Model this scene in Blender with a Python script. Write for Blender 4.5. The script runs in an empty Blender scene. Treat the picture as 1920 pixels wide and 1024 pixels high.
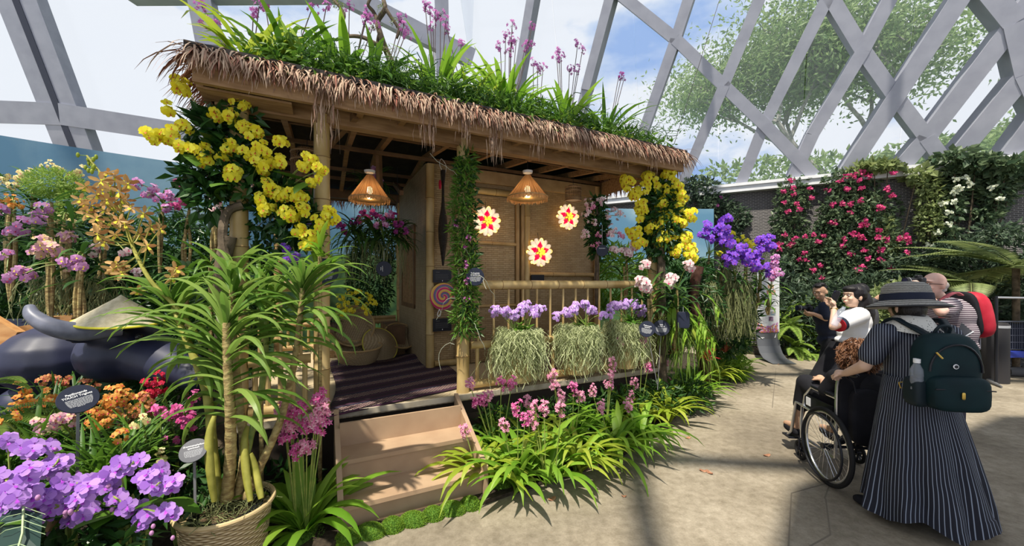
import bpy, math, random
from mathutils import Vector, Matrix, noise
R = random.Random(11)
PI = math.pi
scene = bpy.context.scene
COL = scene.collection
# ---------------------------------------------------------------- camera
F = 720.0; CX = 960.0; HY = 528.0; CH = 1.62
cam = bpy.data.cameras.new('camera'); cam.sensor_width = 36; cam.lens = 36 * F / 1920; cam.shift_y = 16 / 1920
cam.clip_start = 0.05; cam.clip_end = 500
camo = bpy.data.objects.new('camera', cam); camo.location = (0, 0, CH); camo.rotation_euler = (PI / 2, 0, 0)
COL.objects.link(camo); scene.camera = camo
# ---------------------------------------------------------------- view
scene.view_settings.view_transform = 'Standard'; scene.view_settings.look = 'None'
scene.view_settings.gamma = 1; scene.view_settings.use_curve_mapping = False
scene.view_settings.exposure = 0.45
# ---------------------------------------------------------------- sky
W = bpy.data.worlds.new('sky'); scene.world = W; W.use_nodes = True
nt = W.node_tree; nt.nodes.clear()
def wn(t, **k):
    n = nt.nodes.new(t)
    for a, b in k.items(): setattr(n, a, b)
    return n
tc = wn('ShaderNodeTexCoord'); mp = wn('ShaderNodeMapping'); mp.inputs['Scale'].default_value = (1, 1, 2.2); mp.inputs['Location'].default_value = (.35, .1, .2); mp.inputs['Rotation'].default_value = (0, 0, 1.9)
n1 = wn('ShaderNodeTexNoise'); n1.inputs['Scale'].default_value = 2.0; n1.inputs['Detail'].default_value = 9; n1.inputs['Roughness'].default_value = .55
cr = wn('ShaderNodeValToRGB'); e = cr.color_ramp.elements
e[0].position = .36; e[0].color = (.30, .46, .80, 1); e[1].position = .47; e[1].color = (.88, .90, .94, 1)
k_ = e.new(.43); k_.color = (.60, .70, .88, 1)
bg = wn('ShaderNodeBackground'); bg.inputs['Strength'].default_value = 0.80
wo = wn('ShaderNodeOutputWorld')
L_ = nt.links.new
L_(tc.outputs['Generated'], mp.inputs['Vector']); L_(mp.outputs[0], n1.inputs['Vector']); L_(n1.outputs['Fac'], cr.inputs[0]); L_(cr.outputs[0], bg.inputs[0]); L_(bg.outputs[0], wo.inputs[0])
# ---------------------------------------------------------------- sun
sun = bpy.data.lights.new('sun', 'SUN'); sun.energy = 4.9; sun.angle = math.radians(1.2); sun.color = (1, .93, .80)
suno = bpy.data.objects.new('sun', sun); COL.objects.link(suno); suno.location = (-4, -5, 12)
SUND = Vector((-.24, -.44, 1.0)).normalized()          # towards the sun
suno.rotation_euler = SUND.to_track_quat('Z', 'Y').to_euler()
scene.cycles.max_bounces = 8; scene.cycles.transparent_max_bounces = 12; scene.cycles.diffuse_bounces = 3; scene.cycles.glossy_bounces = 2
scene.cycles.sample_clamp_indirect = 4; scene.cycles.caustics_reflective = False; scene.cycles.caustics_refractive = False
scene.cycles.use_denoising = True

# ---------------------------------------------------------------- helpers
def V(*a): return Vector(a)
def at(px, py, Y): return Vector(((px - CX) / F * Y, Y, CH - (py - HY) / F * Y))
def gr(px, py, z=0.0):
    Y = F * (CH - z) / (py - HY); return Vector(((px - CX) / F * Y, Y, z))
P1 = Vector((-1.56, 3.15, 0)); HA = math.atan2(.447, .894)
U_ = Vector((math.cos(HA), math.sin(HA), 0)); V_ = Vector((-math.sin(HA), math.cos(HA), 0))
def HT(t, s, z=0): return P1 + U_ * t + V_ * s + Vector((0, 0, z))
def u(a, b): return R.uniform(a, b)
def frame(n, up=Vector((0, 0, 1))):
    n = Vector(n).normalized(); a = up.cross(n)
    if a.length < 1e-3: a = Vector((1, 0, 0)).cross(n)
    a.normalize(); return a, n.cross(a), n

MATS = {}
def mat(name, col, rough=.6, col2=None, scale=8, kind='noise', bump=0, spec=.3, metal=0, emit=0, trans=0, island=False, detail=4, stretch=(1, 1, 1), alpha=1, pos=(.35, .65), coat=0):
    if name in MATS: return MATS[name]
    m = bpy.data.materials.new(name); m.use_nodes = True; t = m.node_tree; b = t.nodes['Principled BSDF']; ln = t.links.new
    b.inputs['Base Color'].default_value = (*col, 1); b.inputs['Roughness'].default_value = rough
    b.inputs['Specular IOR Level'].default_value = spec; b.inputs['Metallic'].default_value = metal; b.inputs['Coat Weight'].default_value = coat
    colout = None; hgt = None
    if col2 is not None:
        mx = t.nodes.new('ShaderNodeValToRGB'); ee = mx.color_ramp.elements
        ee[0].position = pos[0]; ee[0].color = (*col, 1); ee[1].position = pos[1]; ee[1].color = (*col2, 1)
        if island:
            g = t.nodes.new('ShaderNodeNewGeometry'); ee[0].position = 0; ee[1].position = 1; ln(g.outputs['Random Per Island'], mx.inputs[0])
        else:
            c = t.nodes.new('ShaderNodeTexCoord'); p = t.nodes.new('ShaderNodeMapping'); p.inputs['Scale'].default_value = stretch
            ln(c.outputs['Object'], p.inputs[0])
            if kind == 'noise':
                x = t.nodes.new('ShaderNodeTexNoise'); x.inputs['Scale'].default_value = scale; x.inputs['Detail'].default_value = detail; o = x.outputs['Fac']
            elif kind == 'voronoi':
                x = t.nodes.new('ShaderNodeTexVoronoi'); x.inputs['Scale'].default_value = scale; o = x.outputs['Distance']
            elif kind == 'brick':
                x = t.nodes.new('ShaderNodeTexBrick'); x.inputs['Scale'].default_value = scale; x.inputs['Mortar Size'].default_value = .03; o = x.outputs['Fac']
            elif kind == 'checker':
                x = t.nodes.new('ShaderNodeTexChecker'); x.inputs['Scale'].default_value = scale; o = x.outputs['Fac']
            elif kind == 'magic':
                x = t.nodes.new('ShaderNodeTexMagic'); x.inputs['Scale'].default_value = scale; x.turbulence_depth = 2; o = x.outputs['Fac']
            else:
                x = t.nodes.new('ShaderNodeTexWave'); x.inputs['Scale'].default_value = scale; x.inputs['Distortion'].default_value = 1.0 if kind == 'wave' else 0; x.bands_direction = 'Z' if kind == 'wavez' else 'X'; o = x.outputs['Fac']
            ln(p.outputs[0], x.inputs['Vector']); ln(o, mx.inputs[0]); hgt = o
        ln(mx.outputs[0], b.inputs['Base Color']); colout = mx.outputs[0]
    if bump and hgt is not None:
        bn = t.nodes.new('ShaderNodeBump'); bn.inputs['Strength'].default_value = bump; bn.inputs['Distance'].default_value = .02
        ln(hgt, bn.inputs['Height']); ln(bn.outputs[0], b.inputs['Normal'])
    if emit:
        b.inputs['Emission Strength'].default_value = emit
        if colout: ln(colout, b.inputs['Emission Color'])
        else: b.inputs['Emission Color'].default_value = (*col, 1)
    if trans:
        tr = t.nodes.new('ShaderNodeBsdfTranslucent'); mxs = t.nodes.new('ShaderNodeMixShader'); mxs.inputs[0].default_value = trans
        if colout: ln(colout, tr.inputs[0])
        else: tr.inputs[0].default_value = (*col, 1)
        ln(b.outputs[0], mxs.inputs[1]); ln(tr.outputs[0], mxs.inputs[2]); ln(mxs.outputs[0], t.nodes['Material Output'].inputs[0])
    MATS[name] = m; return m
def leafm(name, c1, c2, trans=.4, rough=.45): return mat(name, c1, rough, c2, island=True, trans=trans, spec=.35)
def petm(name, c1, c2, trans=.3): return mat(name, c1, .6, c2, island=True, trans=trans, spec=.15)

class MB:
    def __init__(s): s.v = []; s.f = []; s.m = []
    def add(s, vs, fs, m=0):
        n = len(s.v); s.v += [tuple(x) for x in vs]; s.f += [tuple(i + n for i in f) for f in fs]; s.m += [m] * len(fs); return s
    def box(s, lo, hi, m=0):
        x0, y0, z0 = lo; x1, y1, z1 = hi
        return s.add([(x0,y0,z0),(x1,y0,z0),(x1,y1,z0),(x0,y1,z0),(x0,y0,z1),(x1,y0,z1),(x1,y1,z1),(x0,y1,z1)],
              [(0,3,2,1),(4,5,6,7),(0,1,5,4),(1,2,6,5),(2,3,7,6),(3,0,4,7)], m)
    def beam(s, a, b, w, h, m=0, up=Vector((0, 0, 1))):
        a = Vector(a); b = Vector(b); x, y, n = frame(b - a, up); x = x * w / 2; y = y * h / 2
        vs = [a - x - y, a + x - y, a + x + y, a - x + y, b - x - y, b + x - y, b + x + y, b - x + y]
        return s.add(vs, [(0,3,2,1),(4,5,6,7),(0,1,5,4),(1,2,6,5),(2,3,7,6),(3,0,4,7)], m)
    def tube(s, pts, r, n=8, m=0, cap=True):
        pts = [Vector(p) for p in pts]; k = len(pts)
        rr = r if isinstance(r, (list, tuple)) else [r] * k
        vs = []; fs = []; pa = None
        for i, p in enumerate(pts):
            d = pts[min(i + 1, k - 1)] - pts[max(i - 1, 0)]
            if d.length < 1e-9: d = Vector((0, 0, 1))
            d.normalize()
            if pa is None: a = frame(d)[0]
            else:
                a = pa - d * pa.dot(d)
                a = a.normalized() if a.length > 1e-4 else frame(d)[0]
            pa = a; b = d.cross(a)
            for j in range(n):
                t = 2 * PI * j / n; vs.append(p + (a * math.cos(t) + b * math.sin(t)) * rr[i])
        for i in range(k - 1):
            for j in range(n):
                q = (j + 1) % n; fs.append((i*n+j, i*n+q, (i+1)*n+q, (i+1)*n+j))
        if cap: fs.append(tuple(range(n))[::-1]); fs.append(tuple((k-1)*n + j for j in range(n)))
        return s.add(vs, fs, m)
    def lathe(s, prof, c=(0, 0, 0), n=20, m=0, ax=(0, 0, 1), sx=1.0, sy=1.0):
        a, b, z = frame(ax); c = Vector(c); vs = []; fs = []; k = len(prof)
        for r, h in prof:
            for j in range(n):
                t = 2 * PI * j / n; vs.append(c + a * (math.cos(t) * r * sx) + b * (math.sin(t) * r * sy) + z * h)
        for i in range(k - 1):
            for j in range(n):
                q = (j + 1) % n; fs.append((i*n+j, i*n+q, (i+1)*n+q, (i+1)*n+j))
        if prof[0][0] > 1e-4: fs.append(tuple(range(n))[::-1])
        if prof[-1][0] > 1e-4: fs.append(tuple((k-1)*n + j for j in range(n)))
        return s.add(vs, fs, m)
    def ell(s, c, r, m=0, n=12, ax=(0, 0, 1)):
        if not isinstance(r, (tuple, list)): r = (r, r, r)
        k = max(5, n // 2)
        return s.lathe([(max(1e-5, math.sin(PI * i / k)), -math.cos(PI * i / k) * r[2]) for i in range(k + 1)], c, n, m, ax, r[0], r[1])
    def ribbon(s, pts, w, m=0, side=None, fold=0.0):
        k = len(pts); vs = []; fs = []
        for i, p in enumerate(pts):
            d = (pts[min(i+1, k-1)] - pts[max(i-1, 0)])
            sd = side if side is not None else frame(d)[0]
            ww = (w[i] if isinstance(w, list) else w) / 2
            if fold:
                nn = sd.cross(d); nn = nn.normalized() if nn.length > 1e-6 else Vector((0, 0, 1))
                vs += [p - sd * ww + nn * abs(ww) * fold, p, p + sd * ww + nn * abs(ww) * fold]
            else: vs += [p - sd * ww, p + sd * ww]
        q = 3 if fold else 2
        for i in range(k - 1):
            for j in range(q - 1): fs.append((i*q+j, i*q+j+1, (i+1)*q+j+1, (i+1)*q+j))
        return s.add(vs, fs, m)
    def blade(s, base, az, L, w, el=1.1, droop=1.6, n=6, m=0, fold=.35, lo=.35):
        p = Vector(base); h = Vector((math.cos(az), math.sin(az), 0)); side = Vector((-h.y, h.x, 0)); pts = [p.copy()]; ws = []
        st = L / n; a = el
        for i in range(n):
            p = p + (h * math.cos(a) + Vector((0, 0, math.sin(a)))) * st; pts.append(p.copy()); a -= droop / n * (.5 + i / n)
        for i in range(n + 1):
            q = i / n; ws.append(max(.002, w * min(1, (lo + (1 - lo) * math.sin(min(1, q * 1.9) * PI / 2)) * (1 - max(0, (q - .55) / .45) ** 1.7))))
        return s.ribbon(pts, ws, m, side, fold)
    def petal(s, c, d, side, r, w, back, m, rnd=.8):
        b = c - back * r * .18; 
        vs = [c, c + d * r * .42 - side * w, c + d * r * .82 - side * w * rnd - back * r * .1, c + d * r - back * r * .2, c + d * r * .82 + side * w * rnd - back * r * .1, c + d * r * .42 + side * w]
        return s.add(vs, [(0, 1, 2, 3), (0, 3, 4, 5)], m)
    def blossom(s, c, n, r, style='phal', m=0, lip=1, mid=None):
        a, b, n = frame(n); c = Vector(c); ro = u(-.4, .4)
        for i in range(5):
            t = PI / 2 + ro + i * 2 * PI / 5; d = a * math.cos(t) + b * math.sin(t); sd = a * -math.sin(t) + b * math.cos(t)
            if style == 'phal': w = r * (.55 if i in (1, 4) else .36)
            elif style == 'vanda': w = r * .42
            elif style == 'tiger': w = r * .2
            else: w = r * .27
            s.petal(c, d, sd, r, w, n * u(-.5, 1.2), m, .8 if style != 'star' else .5)
        cc = c + n * r * .12
        d = -(a * math.cos(PI / 2 + ro) + b * math.sin(PI / 2 + ro)); sd = n.cross(d)
        s.add([cc, cc + d * r * .45 - sd * r * .2 + n * r * .2, cc + d * r * .55 + n * r * .1, cc + d * r * .45 + sd * r * .2 + n * r * .2, cc - d * r * .15 - sd * r * .12 + n * r * .15, cc - d * r * .15 + sd * r * .12 + n * r * .15],
              [(0, 1, 2, 3), (0, 4, 5)], lip)
        return s
    def leaf(s, c, d, nrm, L, w, m=0):
        d = Vector(d).normalized(); sd = d.cross(nrm)
        if sd.length < 1e-4: sd = frame(d)[0]
        sd.normalize(); up = sd.cross(d)
        return s.add([c, c + d * L * .45 - sd * w / 2 + up * w * .2, c + d * L, c + d * L * .45 + sd * w / 2 + up * w * .2], [(0, 1, 2), (0, 2, 3)], m)
    def build(s, name, mats, parent=None, smooth=True, off=None):
        me = bpy.data.meshes.new(name)
        o_ = off if off is not None else OFF.get(parent.name if parent else '', None)
        vs = s.v if o_ is None else [(x - o_[0], y - o_[1], z - o_[2]) for x, y, z in s.v]
        me.from_pydata(vs, [], s.f); 
        if not isinstance(mats, (list, tuple)): mats = [mats]
        for mm in mats: me.materials.append(mm)
        if len(mats) > 1: me.polygons.foreach_set('material_index', [min(i, len(mats) - 1) for i in s.m])
        if smooth: me.polygons.foreach_set('use_smooth', [True] * len(s.f))
        me.update()
        o = bpy.data.objects.new(name, me); COL.objects.link(o)
        if smooth == 'auto' or smooth is True:
            try: me.set_sharp_from_angle(angle=math.radians(42))
            except Exception: pass
        if parent: o.parent = parent; 
        if parent and parent.name in OFF: OFF[o.name] = OFF[parent.name]
        return o
OFF = {}
def rnd_dir(zmin=-1.0):
    while True:
        d = Vector((u(-1, 1), u(-1, 1), u(zmin, 1)))
        if .05 < d.length < 1: return d.normalized()
def tag(o, label=None, cat=None, group=None, kind=None):
    if label: o['label'] = label
    if cat: o['category'] = cat
    if group: o['group'] = group
    if kind: o['kind'] = kind
    return o
def thing(name, label, cat, loc=(0, 0, 0), rz=0, group=None, world=False):
    o = bpy.data.objects.new(name, None); COL.objects.link(o); o.location = loc; o.rotation_euler = (0, 0, rz); o.empty_display_size = .1
    tag(o, label, cat, group)
    if world: OFF[o.name] = Vector(loc)
    return o
def solo(mb, name, mats, label, cat, loc, group=None, smooth=True, kind=None):
    o = mb.build(name, mats, None, smooth, off=Vector(loc)); o.location = loc; return tag(o, label, cat, group, kind)
def struct(mb, name, mats, smooth=False):
    o = mb.build(name, mats, None, smooth); o['kind'] = 'structure'; return o
def copy_tree(o, parent=None, seen=None):
    c = o.copy(); COL.objects.link(c); c.parent = parent
    for ch in list(o.children): copy_tree(ch, c)
    return c
def dup(o, loc, rz=None, label=None, sc=None, group=None):
    c = copy_tree(o); c.location = loc
    if rz is not None: c.rotation_euler = (0, 0, rz)
    if sc: c.scale = (sc, sc, sc)
    if label: c['label'] = label
    if group: c['group'] = group
    return c
def words(body, size, M4, m, parent, name='lettering', align='CENTER', extr=.0006):
    cu = bpy.data.curves.new(name, 'FONT'); cu.body = body; cu.size = size; cu.extrude = extr; cu.align_x = align; cu.offset = size * .012
    t = bpy.data.objects.new('tmp', cu); COL.objects.link(t); bpy.context.view_layer.update()
    me = bpy.data.meshes.new_from_object(t.evaluated_get(bpy.context.evaluated_depsgraph_get())); bpy.data.objects.remove(t)
    o_ = OFF.get(parent.name)
    me.transform(M4); 
    if o_ is not None: me.transform(Matrix.Translation(-o_))
    me.materials.clear(); me.materials.append(m); me.name = name
    o = bpy.data.objects.new(name, me); COL.objects.link(o); o.parent = parent
    if parent.name in OFF: OFF[o.name] = OFF[parent.name]
    return o
def blob(prims, name, m, parent, vox=.01, smooth=6, sharp=False):
    """fuse ellipsoids and tapered limbs into one continuous skin"""
    mb = MB()
    for p in prims:
        if p[0] == 'e':
            c, r = p[1], p[2]; ax = p[3] if len(p) > 3 else (0, 0, 1); mb.ell(c, r, 0, 16, ax)
        else:
            a, b, ra, rb = Vector(p[1]), Vector(p[2]), p[3], p[4]; d = (b - a); L = d.length; d = d / max(L, 1e-6)
            pts = []; rs = []
            for i in range(1, 5): q = PI / 2 * i / 4; pts.append(a - d * ra * math.cos(q)); rs.append(max(1e-4, ra * math.sin(q)))
            for i in range(1, 4): pts.append(a.lerp(b, i / 4)); rs.append(ra + (rb - ra) * i / 4)
            for i in range(0, 4): q = PI / 2 * i / 4; pts.append(b + d * rb * math.sin(q)); rs.append(max(1e-4, rb * math.cos(q)))
            mb.tube(pts, rs, 14)
    me = bpy.data.meshes.new('t'); me.from_pydata(mb.v, [], mb.f); t = bpy.data.objects.new('tmp', me); COL.objects.link(t)
    r = t.modifiers.new('r', 'REMESH'); r.mode = 'VOXEL'; r.voxel_size = vox; r.use_smooth_shade = True
    if smooth: q = t.modifiers.new('s', 'SMOOTH'); q.iterations = smooth; q.factor = .5
    bpy.context.view_layer.update()
    me2 = bpy.data.meshes.new_from_object(t.evaluated_get(bpy.context.evaluated_depsgraph_get())); bpy.data.objects.remove(t)
    o_ = OFF.get(parent.name) if parent else None
    if o_ is not None: me2.transform(Matrix.Translation(-o_))
    me2.name = name; me2.materials.clear(); 
    for mm in (m if isinstance(m, list) else [m]): me2.materials.append(mm)
    me2.polygons.foreach_set('use_smooth', [True] * len(me2.polygons))
    o = bpy.data.objects.new(name, me2); COL.objects.link(o)
    if parent: o.parent = parent
    if parent and parent.name in OFF: OFF[o.name] = OFF[parent.name]
    return o
def curve_pts(pts, n=6):
    pts = [Vector(p) for p in pts]; out = []; k = len(pts)
    for i in range(k - 1):
        p0, p1, p2, p3 = pts[max(i-1, 0)], pts[i], pts[i+1], pts[min(i+2, k-1)]
        for j in range(n):
            t = j / n; out.append(.5 * ((2*p1) + (-p0+p2)*t + (2*p0-5*p1+4*p2-p3)*t*t + (-p0+3*p1-3*p2+p3)*t**3))
    out.append(pts[-1]); return out

# ---------------------------------------------------------------- materials
concrete = mat('concrete', (.40, .345, .265), .85, (.56, .50, .40), scale=1.6, detail=9, bump=.25)
joint_m = mat('joint_dark', (.17, .145, .11), .95)
soil = mat('soil', (.025, .018, .012), .95, (.06, .045, .03), scale=30, bump=.6)
moss_m = mat('moss', (.05, .13, .012), .9, (.14, .26, .03), scale=60, detail=6, bump=1.0)
steel = mat('painted_steel', (.33, .34, .40), .5, (.39, .40, .46), scale=3)
white_st = mat('pale_sill', (.62, .63, .65), .5, (.70, .71, .72), scale=4)
bamboo = mat('bamboo', (.36, .24, .085), .42, (.54, .40, .18), scale=5, stretch=(1, 1, .5), detail=6, spec=.4)
bamboo_d = mat('bamboo_node', (.19, .11, .04), .6)
bamboo_i = mat('bamboo_brown', (.36, .23, .09), .5, (.50, .34, .15), scale=6)
wood = mat('brown_timber', (.24, .135, .06), .6, (.37, .225, .11), scale=5, stretch=(1, 6, 6), detail=6)
wood_d = mat('dark_timber', (.13, .07, .035), .7, (.20, .115, .055), scale=6)
step_m = mat('step_paint', (.36, .24, .15), .55, (.43, .30, .19), scale=4)
thatch = mat('thatch', (.30, .17, .12), .8, (.62, .47, .34), island=True, trans=.15)
thatch_r = mat('thatch_red', (.25, .09, .06), .85, (.42, .22, .15), island=True)
roofboard = mat('roof_board', (.022, .02, .022), .8, (.04, .034, .03), scale=9)
black_m = mat('black_satin', (.012, .013, .018), .4)
ink = mat('sign_navy', (.012, .016, .035), .45)
white_e = mat('white_print', (.8, .8, .82), .6)
grey_pr = mat('grey_print', (.42, .43, .46), .6)
chrome = mat('aluminium', (.62, .62, .64), .28, metal=.9)
lf_bright = leafm('leaf_bright', (.13, .30, .02), (.32, .50, .06), .45)
lf_mid = leafm('leaf_mid', (.05, .14, .015), (.14, .27, .03), .35)
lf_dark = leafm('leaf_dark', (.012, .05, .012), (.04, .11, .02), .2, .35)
lf_deep = leafm('leaf_deep', (.02, .07, .015), (.07, .16, .025), .3)
lf_yel = leafm('leaf_yellow_green', (.25, .36, .02), (.48, .55, .08), .45)
lf_fern = leafm('fern_green', (.16, .30, .04), (.36, .48, .10), .45)
lf_olive = leafm('leaf_olive', (.10, .16, .03), (.24, .30, .07), .35)
stem_g = mat('stem_green', (.16, .24, .05), .5, (.30, .34, .08), scale=20)
stem_y = mat('cane_yellow', (.20, .20, .03), .55, (.36, .34, .07), scale=14)
stem_b = mat('cane_brown', (.20, .13, .05), .7, (.42, .34, .14), scale=24, stretch=(1, 1, 2), bump=.5)
bark = mat('bark', (.06, .045, .03), .9, (.16, .12, .08), scale=12, bump=.8)
bark_l = mat('pale_bark', (.20, .19, .17), .9, (.32, .31, .28), scale=6)
spmoss = leafm('spanish_moss', (.30, .35, .15), (.56, .60, .34), .25, .8)
rootm = leafm('aerial_root', (.12, .14, .06), (.30, .33, .14), .2, .8)
p_yel = petm('petal_yellow', (.86, .74, .02), (.95, .92, .10), .4); p_yelc = mat('petal_rust', (.55, .16, .02), .6)
p_lav = petm('petal_lavender', (.28, .09, .55), (.60, .34, .82)); p_lavc = mat('petal_violet', (.35, .05, .50), .6)
p_lil = petm('petal_lilac', (.46, .26, .66), (.74, .56, .88)); p_mag = petm('petal_magenta', (.50, .04, .22), (.80, .20, .48))
p_pnk = petm('petal_pink', (.66, .16, .34), (.86, .46, .58)); p_red = petm('petal_red', (.45, .01, .03), (.72, .04, .10))
p_ora = petm('petal_orange', (.60, .20, .03), (.84, .48, .13)); p_rus = petm('petal_rusty', (.40, .10, .05), (.72, .36, .14))
p_tig = petm('petal_tiger', (.36, .15, .05), (.74, .50, .20)); p_pur = petm('petal_purple', (.17, .05, .55), (.34, .14, .80))
p_wpk = petm('petal_white_pink', (.72, .48, .50), (.92, .82, .78)); p_wpc = mat('petal_maroon', (.40, .03, .10), .6)
p_mpk = petm('petal_mauve_yellow', (.58, .26, .48), (.86, .62, .36)); p_mau = petm('petal_mauve', (.48, .18, .46), (.72, .42, .66))
p_bou = petm('bract_magenta', (.55, .02, .18), (.85, .10, .34), .4); p_pal = petm('petal_pale_yellow', (.68, .56, .22), (.88, .80, .44))
p_dpu = petm('petal_deep_purple', (.20, .02, .16), (.42, .08, .34)); p_wht = petm('leaf_white', (.62, .68, .55), (.85, .88, .75))
p_vio = petm('petal_roof_violet', (.38, .08, .36), (.66, .26, .55))

# ================================================================ special materials
def nodes_mat(name, fn):
    m = bpy.data.materials.new(name); m.use_nodes = True; t = m.node_tree; b = t.nodes['Principled BSDF']; MATS[name] = m
    def N(ty, ins=None, **k):
        n = t.nodes.new(ty)
        for a, c in k.items(): setattr(n, a, c)
        for a, c in (ins or {}).items():
            if isinstance(c, bpy.types.NodeSocket): t.links.new(c, n.inputs[a])
            else: n.inputs[a].default_value = c
        return n
    fn(t, b, N, t.links.new); return m
def MN(N, op, a, b=0.0, c=0.0):
    return N('ShaderNodeMath', {0: a, 1: b, 2: c}, operation=op).outputs[0]
def ramp(N, f, stops, interp='LINEAR'):
    n = N('ShaderNodeValToRGB', {0: f}); r = n.color_ramp; r.interpolation = interp
    r.elements[0].position = stops[0][0]; r.elements[0].color = (*stops[0][1], 1); r.elements[1].position = stops[-1][0]; r.elements[1].color = (*stops[-1][1], 1)
    for p, c in stops[1:-1]: e = r.elements.new(p); e.color = (*c, 1)
    return n.outputs[0]
def f_glass(t, b, N, ln):
    tr = N('ShaderNodeBsdfTransparent', {0: (.97, .98, 1, 1)}); gl = N('ShaderNodeBsdfGlossy', {'Roughness': .05}); fr = N('ShaderNodeFresnel', {0: 1.35})
    m1 = N('ShaderNodeMixShader', {0: MN(N, 'MULTIPLY', fr.outputs[0], .6), 1: tr.outputs[0], 2: gl.outputs[0]})
    du = N('ShaderNodeBsdfTranslucent', {0: (.9, .92, .95, 1)})  # milky white layer imitating veiling glare on the panes
    m2 = N('ShaderNodeMixShader', {0: .07, 1: m1.outputs[0], 2: du.outputs[0]}); ln(m2.outputs[0], t.nodes['Material Output'].inputs[0])
glass_m = nodes_mat('glare_glass', f_glass)
def f_clear(t, b, N, ln):
    tr = N('ShaderNodeBsdfTransparent', {0: (.93, .95, 1, 1)}); m1 = N('ShaderNodeMixShader', {0: .22, 1: tr.outputs[0], 2: b.outputs[0]}); b.inputs['Base Color'].default_value = (.75, .8, .9, 1); b.inputs['Roughness'].default_value = .1
    ln(m1.outputs[0], t.nodes['Material Output'].inputs[0])
clear_m = nodes_mat('clear_plastic', f_clear)
def f_mesh(t, b, N, ln):
    tc = N('ShaderNodeTexCoord'); mp = N('ShaderNodeMapping', {0: tc.outputs['Object'], 'Scale': (1, 1, 1), 'Rotation': (PI / 2, 0, 0)})
    br = N('ShaderNodeTexBrick', {'Vector': mp.outputs[0], 'Scale': 1.0, 'Mortar Size': .013, 'Brick Width': .11, 'Row Height': .038, 'Mortar Smooth': .8, 'Color1': (.03, .028, .03, 1), 'Color2': (.06, .055, .055, 1), 'Mortar': (.22, .205, .20, 1)}, offset=.5)
    ln(br.outputs['Color'], b.inputs['Base Color']); b.inputs['Roughness'].default_value = .45
    bn = N('ShaderNodeBump', {'Height': br.outputs['Fac'], 'Strength': .8, 'Distance': .02}); ln(bn.outputs[0], b.inputs['Normal'])
meshwall = nodes_mat('expanded_metal', f_mesh)
def f_mural(t, b, N, ln):
    tc = N('ShaderNodeTexCoord'); sp = N('ShaderNodeSeparateXYZ', {0: tc.outputs['Object']})
    nz = N('ShaderNodeTexNoise', {'Vector': tc.outputs['Object'], 'Scale': .55, 'Detail': 7.0})
    cl = ramp(N, nz.outputs[0], [(.42, (.09, .22, .34)), (.55, (.20, .34, .43)), (.68, (.50, .56, .58))])
    n2 = N('ShaderNodeTexNoise', {'Vector': tc.outputs['Object'], 'Scale': 5.0, 'Detail': 6.0})
    gr_ = ramp(N, n2.outputs[0], [(.35, (.02, .07, .03)), (.65, (.10, .20, .06))])
    h = MN(N, 'ADD', sp.outputs[2], MN(N, 'MULTIPLY', nz.outputs[0], -1.0)); f = MN(N, 'GREATER_THAN', h, 1.65)
    mx = N('ShaderNodeMix', {0: f, 6: gr_, 7: cl}, data_type='RGBA'); ln(mx.outputs[2], b.inputs['Base Color']); b.inputs['Roughness'].default_value = .6
mural_m = nodes_mat('mural_print', f_mural)
def f_weave(t, b, N, ln):
    tc = N('ShaderNodeTexCoord'); mp = N('ShaderNodeMapping', {0: tc.outputs['Object'], 'Rotation': (PI / 2, 0, 0)})
    br = N('ShaderNodeTexBrick', {'Vector': mp.outputs[0], 'Scale': 1.0, 'Mortar Size': .0035, 'Brick Width': .085, 'Row Height': .026, 'Mortar Smooth': .9, 'Color1': (.37, .26, .12, 1), 'Color2': (.46, .34, .18, 1), 'Mortar': (.22, .14, .055, 1)}, offset=.37)
    n2 = N('ShaderNodeTexNoise', {'Vector': tc.outputs['Object'], 'Scale': 3.0, 'Detail': 5.0}); r = ramp(N, n2.outputs[0], [(.3, (.72, .66, .6)), (.7, (1, 1, 1))])
    mx = N('ShaderNodeMix', {0: 1.0, 6: br.outputs['Color'], 7: r}, data_type='RGBA', blend_type='MULTIPLY'); ln(mx.outputs[2], b.inputs['Base Color']); b.inputs['Roughness'].default_value = .55
    bn = N('ShaderNodeBump', {'Height': br.outputs['Fac'], 'Strength': .5, 'Distance': -.01}); ln(bn.outputs[0], b.inputs['Normal'])
weave = nodes_mat('woven_bamboo', f_weave)
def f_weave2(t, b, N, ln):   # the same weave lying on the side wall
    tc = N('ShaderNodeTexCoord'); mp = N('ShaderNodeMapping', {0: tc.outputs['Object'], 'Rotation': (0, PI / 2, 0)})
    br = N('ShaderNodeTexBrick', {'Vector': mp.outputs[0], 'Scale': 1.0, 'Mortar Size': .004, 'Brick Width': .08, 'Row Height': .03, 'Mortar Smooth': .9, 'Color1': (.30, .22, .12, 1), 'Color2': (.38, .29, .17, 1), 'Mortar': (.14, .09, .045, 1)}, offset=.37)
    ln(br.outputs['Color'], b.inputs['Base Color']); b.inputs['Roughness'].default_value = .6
weave_s = nodes_mat('woven_bamboo_side', f_weave2)
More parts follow.
